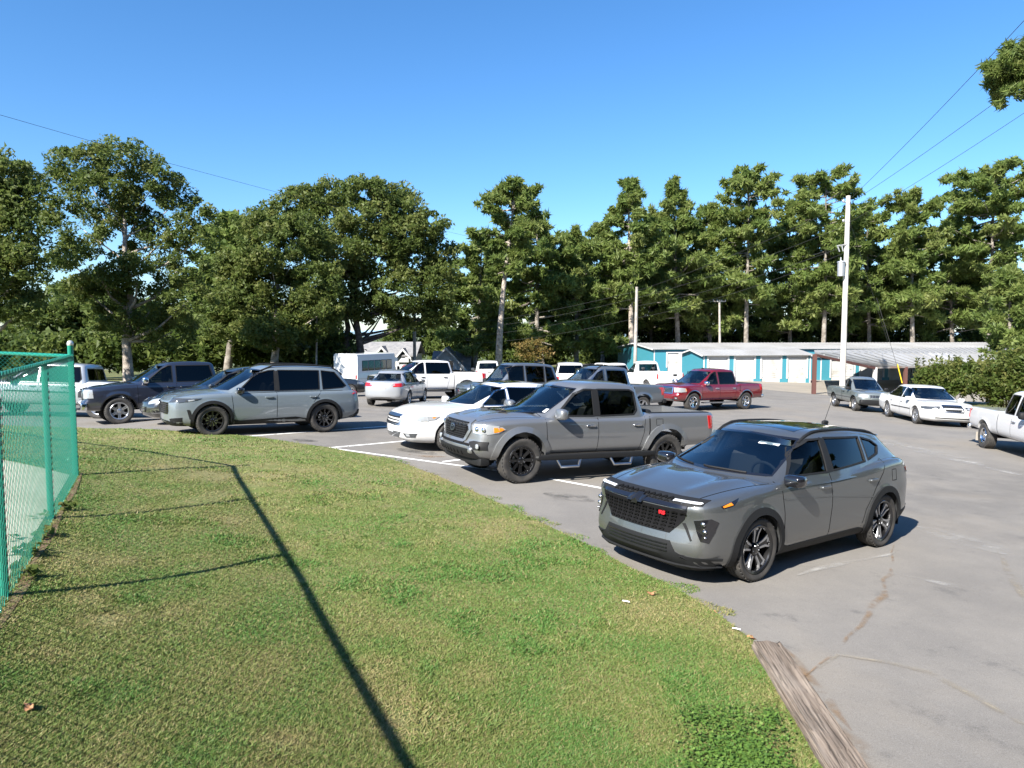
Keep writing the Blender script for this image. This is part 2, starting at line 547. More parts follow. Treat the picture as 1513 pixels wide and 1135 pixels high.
    def ribbon(s, name, lines, side, w, m, off=.003, depth=.008, parent=None, step=.04, closed=False, conv=True):
        """lines: list of polylines [(u,v)...]; built as raised bars lying on the shell"""
        if side == 'S':
            return [s.ribbon(name, lines, d, w, m, off, depth, parent, step, closed) for d in 'LR']
        mb = MB()
        for L in lines:
            P = [np.array(p, float) for p in L] + ([np.array(L[0], float)] if closed else [])
            pts = []
            for a, b in zip(P[:-1], P[1:]):
                k = max(1, int(np.linalg.norm(b - a) / step))
                for i in range(k): pts.append(a + (b - a) * i / k)
            if not closed: pts.append(P[-1])
            n = len(pts); V = []
            for i, p in enumerate(pts):
                t = (pts[(i + 1) % n] if (closed or i < n - 1) else p) - (pts[i - 1] if (closed or i > 0) else p)
                t = t / (np.linalg.norm(t) + 1e-9); nr = np.array([-t[1], t[0]])
                for sd in (-.5, .5):
                    q = p + nr * w * sd
                    h, nn = s.hit(side, q[0], q[1], off)
                    V += [h, h - nn * depth]
            F = []
            for i in range(n if closed else n - 1):
                a = i * 4; b = ((i + 1) % n) * 4
                F += [[a, b, b + 2, a + 2], [a, a + 1, b + 1, b], [a + 2, b + 2, b + 3, a + 3]]
            mb.add(V, F)
        return mb.build(name, [m], parent or s.root, weld=False)

    # ---- common parts
    def panes(s):
        if not s.gh: return
        def grow(poly, d=.02):
            c = np.mean(poly, 0); return [tuple(np.array(p) + (np.array(p) - c) / np.linalg.norm(np.array(p) - c) * d) for p in poly]
        for poly, g in s.wins: s.panel('window', grow(poly), 'S', M[g], off=-.012, thick=0, res=.12)
        if s.wsh: s.panel('windshield', grow(s.wsh, .010), 'F', M['glass_clear'], off=-.012, thick=0, res=.12)
        if s.rwin: s.panel('rear_window', grow(s.rwin), 'B', M[s.glassr], off=-.012, thick=0, res=.12)

    def wheels(s):
        rr = s.rimR or s.R * .66
        tm, rm, hm = wheel_meshes(s.R, s.tw, rr, s.rims, s.rimstyle)
        for xc in (0, -s.wb):
            for sg in (1, -1):
                w = empty('wheel', (xc, s.track * sg, s.R), s.root)
                if sg < 0: w.rotation_euler = (0, 0, math.pi)
                ph = (xc * 37 + sg * 11) % 6.28
                for nm, me in (('tyre', tm), ('rim', rm)):
                    o = link(nm, me, w); o.rotation_euler = (0, ph, 0)

    def inside(s):
        if not (s.gh and s.seats): return
        g = s.gh; xf = g['base'][0]; zbelt = float(pchip(g['zb'])(xf - .8))
        xs = s.__dict__.get('seatx', xf - 1.25)
        mb = MB()
        # dashboard and steering wheel
        mb.blob((xf - .42, 0, zbelt - .10), (.34, s.W * .74, .10), .4)
        mb.build('dashboard', [M['interior']], s.root)
        st = MB(); c = Vector((xf - .72, .36, zbelt - .02)); pts = []
        for i in range(25):
            a = 2 * math.pi * i / 24; pts.append(c + Vector((.06 * math.sin(a), .185 * math.cos(a), .175 * math.sin(a))))
        st.tube(pts, .016, 6, cap=False); st.tube([c + Vector((0, -.18, 0)), c + Vector((.02, 0, -.01)), c + Vector((0, .18, 0))], .02, 6); st.tube([c, c + Vector((.25, 0, -.1))], .03, 6)
        st.build('steering_wheel', [M['interior']], s.root)
        rows = [(xs, (.36, -.36))] + ([(xs - .88, (.36, -.36))] if s.rearseat else [])
        for x, ys in rows:
            for y in ys:
                b = MB(); b.blob((x + .22, y, zbelt - .42), (.27, .25, .10), .5)
                b.blob((0, 0, .30), (.085, .24, .33), .5, M=Matrix.Translation((x - .05, y, zbelt - .42)) @ Matrix.Rotation(R(-12), 4, 'Y'))
                b.blob((0, 0, .72), (.06, .13, .095), .6, M=Matrix.Translation((x - .05, y, zbelt - .42)) @ Matrix.Rotation(R(-12), 4, 'Y'))
                b.build('seat', [M[s.seatmat]], s.root)
        if s.wsh:
            zt_ = float(pchip(g['zr'])(g['top'][0] - .1)); b = MB()
            b.blob((g['top'][0] - .02, 0, zt_ - .13), (.03, .12, .04), .6, 12, 6); b.build('rear_view_mirror', [M['trim']], s.root)

    def mirror(s, x, z, y, m, size=(.10, .12, .085), cap=None):
        for sg in (1, -1):
            b = MB(); b.blob((x, sg * (y + .12), z), size, .62)
            o = b.build('side_mirror', [m], s.root)
            f = MB(); f.blob((x - size[0] * .8, sg * (y + .12), z), (size[0] * .3, size[1] * .86, size[2] * .8), .5, 12, 6); f.build('mirror_glass', [M['lens_dark']], o)
            a = MB(); a.tube([(x, sg * (y - .08), z - size[2] * .6), (x, sg * (y + .08), z - size[2] * .7)], .028, 6); a.build('mirror_arm', [M['trim']], o)

    def handle(s, xs, z, m, w=.10):
        for sg, sd in ((1, 'L'), (-1, 'R')):
            for x in xs:
                p, n = s.hit(sd, x, z, .022)
                b = MB(); b.blob((0, 0, 0), (w, .016, .017), .5, 12, 6, M=Matrix.Translation(p))
                for e in (-w * .8, w * .8):
                    q, _ = s.hit(sd, x + e, z, 0); b.blob(tuple(q), (.022, .02, .017), .5, 8, 6)
                o = b.build('door_handle', [m], s.root)

    def hood_seams(s, x0, x1, y0, y1):
        s.ribbon('hood_gap', [[(x0, sg * y0), ((x0 + x1) / 2, sg * (y0 + y1) / 2 + sg * .012), (x1, sg * y1)] for sg in (1, -1)], 'T', .010, M['seam'], off=.0015, depth=.004)

    def seams(s, lines, w=.009, side='S'):
        s.ribbon('panel_gap', lines, side, w, M['seam'], off=.0015, depth=.004)

    def arch_trim(s, m, w=.055, a0=-20, a1=200, off=.012):
        for xc in (0, -s.wb):
            r = s.arch + w * .5 - .012
            L = [(xc + r * math.cos(R(a)), s.R + s.__dict__.get('archdz', 0) + r * math.sin(R(a))) for a in np.linspace(a0, a1, 30)]
            s.ribbon('wheel_arch_trim', [L], 'S', w, m, off=off, depth=.03)

    def flap(s, m='trim'):
        for x in (-s.arch - .03, -s.wb - s.arch - .03):
            for sg in (1, -1):
                b = MB(); b.box(x - .008, x + .008, sg * s.track - .13, sg * s.track + .12, .17, s.R + .06); b.build('mud_flap', [M[m]], s.root, smooth=False)

    def underside(s, z0=.24, z1=.5):
        b = MB(); b.box(s.xR + .35, s.xF - .35, -s.W * .45, s.W * .45, z0, z1)
        for xc in (0, -s.wb): b.tube([(xc, -s.W * .8, s.R), (xc, s.W * .8, s.R)], .05, 8)
        b.build('chassis', [M['dark']], s.root, smooth=False)

    def text(s, name, body, side, u, v, size, m, parent=None, ext=.006, off=.012, bold=.0, sx=1.0):
        """letters standing on the shell"""
        cu = bpy.data.curves.new(name, 'FONT'); cu.body = body; cu.size = size; cu.align_x = 'CENTER'; cu.align_y = 'CENTER'; cu.extrude = ext; cu.offset = bold
        o = bpy.data.objects.new('t', cu); COL.objects.link(o)
        dg = bpy.context.evaluated_depsgraph_get(); dg.update()
        me = bpy.data.meshes.new_from_object(o.evaluated_get(dg), depsgraph=dg); bpy.data.objects.remove(o)
        me.materials.clear(); me.materials.append(m); me.name = name
        p, n = s.hit(side, u, v, off)
        q = link(name, me, parent or s.root)
        if side == 'F': X, Y = Vector((0, 1, 0)), Vector((0, 0, 1))
        elif side == 'B': X, Y = Vector((0, -1, 0)), Vector((0, 0, 1))
        elif side == 'L': X, Y = Vector((-1, 0, 0)), Vector((0, 0, 1))
        else: X, Y = Vector((1, 0, 0)), Vector((0, 0, 1))
        Z = X.cross(Y); Z = (Z + n * .8).normalized(); X = (X - Z * X.dot(Z)).normalized(); Y = Z.cross(X); X = X * sx
        q.matrix_local = Matrix(((X.x, Y.x, Z.x, p.x), (X.y, Y.y, Z.y, p.y), (X.z, Y.z, Z.z, p.z), (0, 0, 0, 1)))
        return q

    def plate(s, side, z, m=None, w=.155, y=0):
        o = s.panel('license_plate', [(y - w, z - .075), (y + w, z - .075), (y + w, z + .075), (y - w, z + .075)], side, m or M['plate'], off=.02, thick=.02, res=.2)
        return o

    def place(s):
        x, y, h = s.pose
        z = ground(x, y)
        n = ground_normal(x, y)
        c = Vector((math.cos(R(h)), math.sin(R(h)), 0))
        X = (c - n * c.dot(n)).normalized(); Y = n.cross(X)
        s.root.matrix_world = Matrix(((X.x, Y.x, n.x, x), (X.y, Y.y, n.y, y), (X.z, Y.z, n.z, z), (0, 0, 0, 1)))


_wc = {}
def wheel_meshes(Rt, tw, rr, rims, style):
    key = (round(Rt, 3), round(tw, 3), round(rr, 3), rims, style)
    if key in _wc: return _wc[key]
    h = tw / 2; sw = Rt - rr
    prof = [(rr - .015, -h * .82), (rr + .01, -h * .86), (rr + sw * .45, -h), (rr + sw * .8, -h * .96), (Rt - .012, -h * .84), (Rt, -h * .68)]
    for k in range(3):
        y = -h * .42 + k * h * .42
        prof += [(Rt, y - .010), (Rt - .009, y - .006), (Rt - .009, y + .006), (Rt, y + .010)]
    prof += [(Rt, h * .68), (Rt - .012, h * .84), (rr + sw * .8, h * .96), (rr + sw * .72, h * 1.0), (rr + sw * .45, h), (rr + .01, h * .86), (rr - .015, h * .82)]
    b = MB(); b.lathe(prof, 56)
    n = 40                          # shoulder tread blocks
    for j in range(n):
        for sg in (-1, 1):
            a = 2 * math.pi * (j + .25 * sg) / n
            b.box(-.012, .012, sg * h * .66, sg * h * .90, Rt - .03, Rt - .001, M=Matrix.Rotation(a, 4, 'Y'))
    tm = b.mesh('tyre', [M['tyre']], sharp=40)
    f = MB(); yo = h * .62
    lipm, spm, backm = M[{'alloy': 'alloy', 'black': 'rimblack', 'two': 'rimblack', 'chrome': 'chrome', 'beadlock': 'rimblack', 'steel': 'alloy'}[rims]], None, M['dark']
    parts = []          # (verts, faces, mat index) ; 0 lip/barrel 1 face 2 dark
    V = []; F = []; MI = []
    def take(mb, mi):
        nonlocal V, F, MI
        o = sum(len(v) for v in V)
        for v in mb.v: V.append(np.asarray(v))
        F += [[i + o for i in q] for q in mb.f]; MI += [mi] * len(mb.f)
    take(MB().lathe([(rr - .02, -h * .7), (rr - .035, 0), (rr - .025, h * .55), (rr - .022, h * .72), (rr - .004, h * .80), (rr + .004, h * .86), (rr - .002, h * .9), (rr - .022, h * .84), (rr - .030, h * .72)], 48), 0)
    take(MB().lathe([(0, -h * .2), (rr - .03, -h * .2)], 32), 2)                       # dark back
    take(MB().lathe([(.13, -h * .1), (.135, 0), (.0, 0)], 24), 3)                       # brake disc
    def spoke(poly, y0, y1, ang, mi, dish=.03):
        b = MB(); nn = len(poly)
        def P(r, t, y): return (r, y + dish * ((r / rr) - .55), t)
        Vv = [P(r, t, y0) for r, t in poly] + [P(r, t * .92, y1) for r, t in poly]
        Ff = [list(range(nn))[::-1], [nn + i for i in range(nn)]] + [[i, (i + 1) % nn, nn + (i + 1) % nn, nn + i] for i in range(nn)]
        b.add(Vv, Ff, Matrix.Rotation(ang, 4, 'Y')); take(b, mi)
    face = 1
    if style == 'rs':           # five split hooked spokes, machined edges over black pockets
        for k in range(5):
            a = 2 * math.pi * k / 5
            spoke([(.05, -.040), (.05, .040), (rr - .02, .085), (rr - .02, -.060)], yo - .05, yo - .012, a, 0)
            spoke([(.075, .016), (.075, .036), (rr * .62, .052), (rr - .035, .092), (rr - .022, .078), (rr * .66, .030)], yo - .02, yo, a, 1)
            spoke([(.075, -.036), (.075, -.018), (rr * .62, -.022), (rr - .03, -.040), (rr - .03, -.066), (rr * .60, -.046)], yo - .02, yo, a, 1)
            spoke([(rr - .05, -.062), (rr - .05, .02), (rr - .026, .01), (rr - .026, -.066)], yo - .02, yo, a, 1)
    elif style == 'beadlock':
        for k in range(8):
            a = 2 * math.pi * k / 8
            spoke([(.05, -.020), (.05, .020), (rr - .045, .034), (rr - .045, -.034)], yo - .05, yo - .015, a, 0)
        take(MB().lathe([(rr - .055, yo - .03), (rr - .055, yo), (rr - .012, yo + .006), (rr - .004, yo - .02)], 48), 0)
        for k in range(20):
            b = MB(); b.blob((rr - .035, yo + .006, 0), (.007, .008, .007), 1, 6, 4, M=Matrix.Rotation(2 * math.pi * k / 20, 4, 'Y')); take(b, 1)
    elif style == 'multi':
        for k in range(10):
            a = 2 * math.pi * k / 10
            spoke([(.05, -.013), (.05, .013), (rr - .02, .02 if k % 2 else .026), (rr - .02, -.026 if k % 2 else -.02)], yo - .04, yo - .004, a, 1)
    elif style == 'five':
        for k in range(5):
            a = 2 * math.pi * k / 5
            spoke([(.05, -.045), (.05, .045), (rr * .6, .040), (rr - .02, .058), (rr - .02, -.058), (rr * .6, -.040)], yo - .05, yo, a, 1)
    elif style == 'six':
        for k in range(6):
            a = 2 * math.pi * k / 6
            for o_ in (-.026, .026):
                spoke([(.05, o_ * .6 - .012), (.05, o_ * .6 + .012), (rr - .02, o_ + .017), (rr - .02, o_ - .017)], yo - .05, yo, a, 1)
    elif style == 'disc':       # old steel-look wheel with round vents
        take(MB().lathe([(rr - .03, yo - .05), (rr * .72, yo - .02), (rr * .55, yo), (.09, yo - .02), (.08, yo + .01), (0, yo + .012)], 32), 1)
        for k in range(8):
            b = MB(); b.blob((rr * .76, yo - .022, 0), (.028, .012, .024), .8, 10, 6, M=Matrix.Rotation(2 * math.pi * k / 8, 4, 'Y')); take(b, 2)
    take(MB().lathe([(.062, yo - .05), (.062, yo - .002), (.045, yo + .006), (0, yo + .008)], 20), 0 if rims in ('beadlock', 'two') else 1)
    if style != 'disc':
        for k in range(5):
            b = MB(); b.blob((.048, yo + .004, 0), (.008, .012, .008), 1, 6, 4, M=Matrix.Rotation(2 * math.pi * (k + .5) / 5, 4, 'Y')); take(b, 3)
    facem = {'alloy': M['alloy'], 'black': M['rimblack'], 'two': M['alloy'], 'chrome': M['chrome'], 'beadlock': M['satin'], 'steel': M['alloy']}[rims]
    me = np_mesh('rim', np.concatenate(V), F, [lipm, facem, M['dark'], M['satin']], midx=MI)
    bm = bmesh.new(); bm.from_mesh(me); bmesh.ops.recalc_face_normals(bm, faces=bm.faces); bm.to_mesh(me); bm.free()
    me.polygons.foreach_set('use_smooth', np.ones(len(me.polygons), bool)); me.set_sharp_from_angle(angle=R(30))
    _wc[key] = (tm, me, None)
    return _wc[key]
# ------------------------------------------------------------------ terrain
def ground(x, y):
    x = np.asarray(x, float); y = np.asarray(y, float)
    X = np.where(x > 22, 22 + 8 * np.tanh((x - 22) / 8), np.where(x < -20, -20 - 6 * np.tanh((-20 - x) / 6), x))
    Y = np.minimum(y, 120)
    q = np.clip((Y - 20) / 9, 0, 1); drop = (.30 * q * q * (3 - 2 * q) + .03 * np.clip(Y - 30, 0, 57)) * np.clip((12 - x) / 20, 0, 1)
    drop = drop + .50 / (1 + np.exp(np.clip((x + 10.6) / .9, -50, 50))) / (1 + np.exp(np.clip((17 - y) / .8, -50, 50)))
    r = CAMZ - (2.40 + .040 * X + .016 * np.minimum(Y, 90) + drop)
    return r if r.ndim else float(r)


def ground_normal(x, y):
    e = .5
    return Vector((-(ground(x + e, y) - ground(x - e, y)) / (2 * e), -(ground(x, y + e) - ground(x, y - e)) / (2 * e), 1)).normalized()


def ray(px, py):
    u = (px - CX) / F_PX; v = -(py - CY) / F_PX; c, s = math.cos(PITCH), math.sin(PITCH)
    d = np.array([u, c + v * s, -s + v * c]); return d / d[1]


def at(px, py, D):
    """world point seen at pixel (px,py) of the photograph at forward distance D"""
    r = ray(px, py) * D; return (r[0], r[1], r[2] + CAMZ)


def on_ground(px, py):
    r = ray(px, py); t = 10.0
    for _ in range(40):
        z = CAMZ + r[2] * t; g = ground(r[0] * t, r[1] * t)
        t = .5 * t + .5 * max(.5, (g - CAMZ) / r[2])
    return (r[0] * t, r[1] * t)


EDGE = [on_ground(*p) for p in [(115.7, 632.5), (190, 635), (259, 638.5), (370, 646), (430, 655), (490, 664), (578, 680), (648, 706), (700, 729), (780, 766), (861, 805), (931, 843), (993, 870), (1065, 915), (1118, 958)]]
TIE0, TIE1 = Vector((*on_ground(1133, 968), 0)), Vector((*on_ground(1240, 1140), 0))
_td = (TIE1 - TIE0).normalized()
EDGE_ALL = [(-45, 21.5), (-25, 21.0)] + EDGE + [tuple((TIE0 + _td * k)[:2]) for k in (.0, 1, 2, 3, 4.5, 7)]
_E = np.array(EDGE_ALL)


def edge_dist(x, y):
    x = np.asarray(x, float)[..., None]; y = np.asarray(y, float)[..., None]
    a, b = _E[:-1], _E[1:]; d = b - a; L2 = (d ** 2).sum(1)
    t = np.clip(((x - a[:, 0]) * d[:, 0] + (y - a[:, 1]) * d[:, 1]) / L2, 0, 1)
    return np.sqrt((x - a[:, 0] - t * d[:, 0]) ** 2 + (y - a[:, 1] - t * d[:, 1]) ** 2).min(-1)


def lawn_z(x, y):
    d = edge_dist(x, y)
    x = np.asarray(x, float); y = np.asarray(y, float)
    und = .006 * np.sin(x * 1.3 + .6 * y) * np.cos(y * 1.1 - .4 * x) + .005 * np.sin(2.9 * x) * np.sin(2.3 * y + 1)
    fd = np.clip((x + 6.15) * .8955 + (y - 9.86) * .445, 0, 20)
    r = ground(x, y) + .03 + .07 * (1 - np.exp(-(d / 2) ** 1.3)) + .13 * np.clip((y - 6.5) / 4.5, 0, 1) * np.clip(d / 4, 0, 1) + und * np.clip(d, 0, 1)
    r = r + (.16 + .09 * np.clip((9.6 - y) / 4, 0, 1)) * np.exp(-fd / 1.3) * np.clip((13.5 - y) / 3, 0, 1)
    return r


LAWN_POLY = EDGE_ALL + [(4.0, -4), (-45, -4)]


def inside(poly, x, y):
    x = np.asarray(x); y = np.asarray(y); c = np.zeros(x.shape, bool); P = np.array(poly)
    for (x1, y1), (x2, y2) in zip(P, np.roll(P, -1, 0)):
        with np.errstate(divide='ignore', invalid='ignore'):
            k = ((y1 > y) != (y2 > y)) & (x < (x2 - x1) * (y - y1) / (y2 - y1 + 1e-12) + x1)
        c ^= k
    return c


def poly_sheet(name, poly, zf, m, res, kind='structure', parent=None, lab=None):
    P = np.array(poly, float); pts = []
    for a, b in zip(P, np.roll(P, -1, 0)):
        k = max(1, int(np.linalg.norm(b - a) / res)); pts += [a + (b - a) * i / k for i in range(k)]
    nb = len(pts); lo, hi = P.min(0), P.max(0)
    gx, gy = np.meshgrid(np.arange(lo[0], hi[0], res), np.arange(lo[1], hi[1], res)); g = np.stack([gx.ravel(), gy.ravel()], 1)
    g = g[inside(poly, g[:, 0], g[:, 1])]
    co, _, fc, *_r = delaunay_2d_cdt([Vector(p) for p in pts] + [Vector(p) for p in g], [(i, (i + 1) % nb) for i in range(nb)], [], 1, 1e-4)
    C = np.array([tuple(c) for c in co]); V = np.column_stack([C, zf(C[:, 0], C[:, 1])])
    me = np_mesh(name, V, [list(f) if (C[f[1]][0]-C[f[0]][0])*(C[f[2]][1]-C[f[0]][1])-(C[f[1]][1]-C[f[0]][1])*(C[f[2]][0]-C[f[0]][0]) > 0 else list(f)[::-1] for f in fc], [m], smooth=True)
    o = link(name, me, parent)
    if kind: o['kind'] = kind
    return o


def node_mat(name, f, rough=.9):
    m = bpy.data.materials.new(name); m.use_nodes = True; nt = m.node_tree; b = nt.nodes['Principled BSDF']
    b.inputs['Roughness'].default_value = rough; b.inputs['Specular IOR Level'].default_value = .25
    class N: pass
    h = N()
    geo = nt.nodes.new('ShaderNodeNewGeometry')
    h.nt, h.b = nt, b
    def noise(scale, detail=4, rough=.55, vec=None, stretch=None, dist=0):
        n = nt.nodes.new('ShaderNodeTexNoise'); n.inputs['Scale'].default_value = scale; n.inputs['Detail'].default_value = detail; n.inputs['Roughness'].default_value = rough; n.inputs['Distortion'].default_value = dist
        v = vec or geo.outputs['Position']
        if stretch:
            mp = nt.nodes.new('ShaderNodeMapping'); mp.inputs['Scale'].default_value = stretch[0]; mp.inputs['Rotation'].default_value = stretch[1]
            nt.links.new(v, mp.inputs[0]); v = mp.outputs[0]
        nt.links.new(v, n.inputs['Vector']); return n.outputs[0]
    def rng_(x, lo, hi, a=0., b_=1.):
        r = nt.nodes.new('ShaderNodeMapRange'); r.interpolation_type = 'SMOOTHSTEP'
        for i, q in enumerate((lo, hi, a, b_)): r.inputs[1 + i].default_value = q
        nt.links.new(x, r.inputs[0]); return r.outputs[0]
    def mix(fac, a, b_):
        x = nt.nodes.new('ShaderNodeMix'); x.data_type = 'RGBA'
        for i, q in ((0, fac), (6, a), (7, b_)):
            if hasattr(q, 'is_linked'): nt.links.new(q, x.inputs[i])
            else: x.inputs[i].default_value = (*q, 1) if isinstance(q, tuple) else q
        return x.outputs[2]
    def math_(op, a, b_):
        x = nt.nodes.new('ShaderNodeMath'); x.operation = op
        for i, q in enumerate((a, b_)):
            if hasattr(q, 'is_linked'): nt.links.new(q, x.inputs[i])
            else: x.inputs[i].default_value = q
        return x.outputs[0]
    def bump(hgt, strength=.5, dist=.01):
        x = nt.nodes.new('ShaderNodeBump'); x.inputs['Strength'].default_value = strength; x.inputs['Distance'].default_value = dist
        nt.links.new(hgt, x.inputs['Height']); nt.links.new(x.outputs[0], b.inputs['Normal'])
    def attr(nm):
        a = nt.nodes.new('ShaderNodeAttribute'); a.attribute_name = nm; return a
    def color(c): nt.links.new(c, b.inputs['Base Color'])
    h.noise, h.rng, h.mix, h.math, h.bump, h.attr, h.color, h.geo = noise, rng_, mix, math_, bump, attr, color, geo
    f(h)
    return m


def _asph(h):
    big = h.rng(h.noise(.12, 4), .35, .65); mid = h.rng(h.noise(.9, 6, .65), .35, .7)
    c = h.mix(big, (.132, .123, .111), (.170, .159, .145))
    c = h.mix(h.math('MULTIPLY', mid, .75), c, (.205, .190, .168))
    c = h.mix(h.rng(h.noise(1.7, 6, .7),   .58, .72, 0, .6), c, (.08, .077, .074))
    # tan dust washed in patches
    c = h.mix(h.rng(h.noise(.22, 5, .6), .50, .70, 0, .6), c, (.215, .185, .145))
    fine = h.noise(140, 2)
    c = h.mix(h.rng(fine, .45, .75, 0, .5), c, (.25, .24, .23)); c = h.mix(h.rng(fine, .5, .25, 0, .5), c, (.085, .083, .08))
    h.color(c); h.bump(h.math('ADD', fine, h.math('MULTIPLY', h.noise(14, 5), 1.2)), .35, .006)
M['asphalt'] = node_mat('asphalt', _asph, .88)


def _lawnbase(h):
    p = h.rng(h.noise(.55, 5, .6), .44, .68); q = h.rng(h.noise(2.6, 5, .6), .42, .66)
    c = h.mix(p, (.125, .160, .040), (.240, .205, .092)); c = h.mix(h.math('MULTIPLY', q, .6), c, (.25, .205, .105))
    c = h.mix(h.rng(h.noise(60, 4, .7), .35, .7, 0, .6), c, (.095, .125, .032))
    h.color(c); h.bump(h.noise(70, 4), .8, .02)
M['lawn'] = node_mat('lawn_thatch', _lawnbase, .95)


def _sand(h):
    c = h.mix(h.rng(h.noise(1.4, 5), .35, .7), (.40, .36, .29), (.31, .275, .21)); c = h.mix(h.rng(h.noise(90, 3), .5, .7, 0, .5), c, (.5, .46, .4))
    h.color(c); h.bump(h.noise(60, 4), .5, .01)
M['sand'] = node_mat('yard_sand', _sand, .95)


def _dirt(h):
    c = h.mix(h.rng(h.noise(3, 5), .35, .65), (.13, .08, .045), (.18, .135, .08)); c = h.mix(h.rng(h.noise(40, 4), .45, .7, 0, .6), c, (.20, .12, .07))
    h.color(c); h.bump(h.noise(50, 4), .7, .015)
M['dirt'] = node_mat('red_dirt', _dirt, .95)

# the lot: one sheet out to the horizon, finer where the camera stands
def _lot():
    def axis(a, b, near, step, far):
        out = [a]; x = a
        while x < b:
            d = max(0, abs(x) - near); x += step * (1 + d * far); out.append(min(x, b))
        return np.unique(np.round(out, 4))
    xs = axis(-1500, 1500, 60, 1.5, .12); ys = axis(-40, 3000, 90, 1.5, .12)
    X, Y = np.meshgrid(xs, ys, indexing='ij')
    Z = ground(X, Y)
    V = np.stack([X, Y, Z], -1).reshape(-1, 3)
    F = strip_faces(len(xs), len(ys))[:, ::-1]
    return V, F
_V, _F = _lot()
M['field'] = mat('far_ground', (.07, .09, .03), .95)
_c = _V[_F].mean(1)
_far = (np.abs(_c[:, 0]) > 75) | (_c[:, 1] > 110)
_o = link('asphalt_lot', np_mesh('asphalt_lot', _V, _F, [M['asphalt'], M['field']], smooth=True, midx=_far.astype(int)))
_o['kind'] = 'structure'
# ------------------------------------------------------------------ the two near vehicles
P_TRAX = paint('grey_paint', (.108, .116, .120), .68, .46)
P_TACO = paint('silver_grey_paint', (.215, .222, .23), .66, .46)


M['drl'] = mat('daytime_lamp', (.62, .64, .66), .2, 0, 1.0)


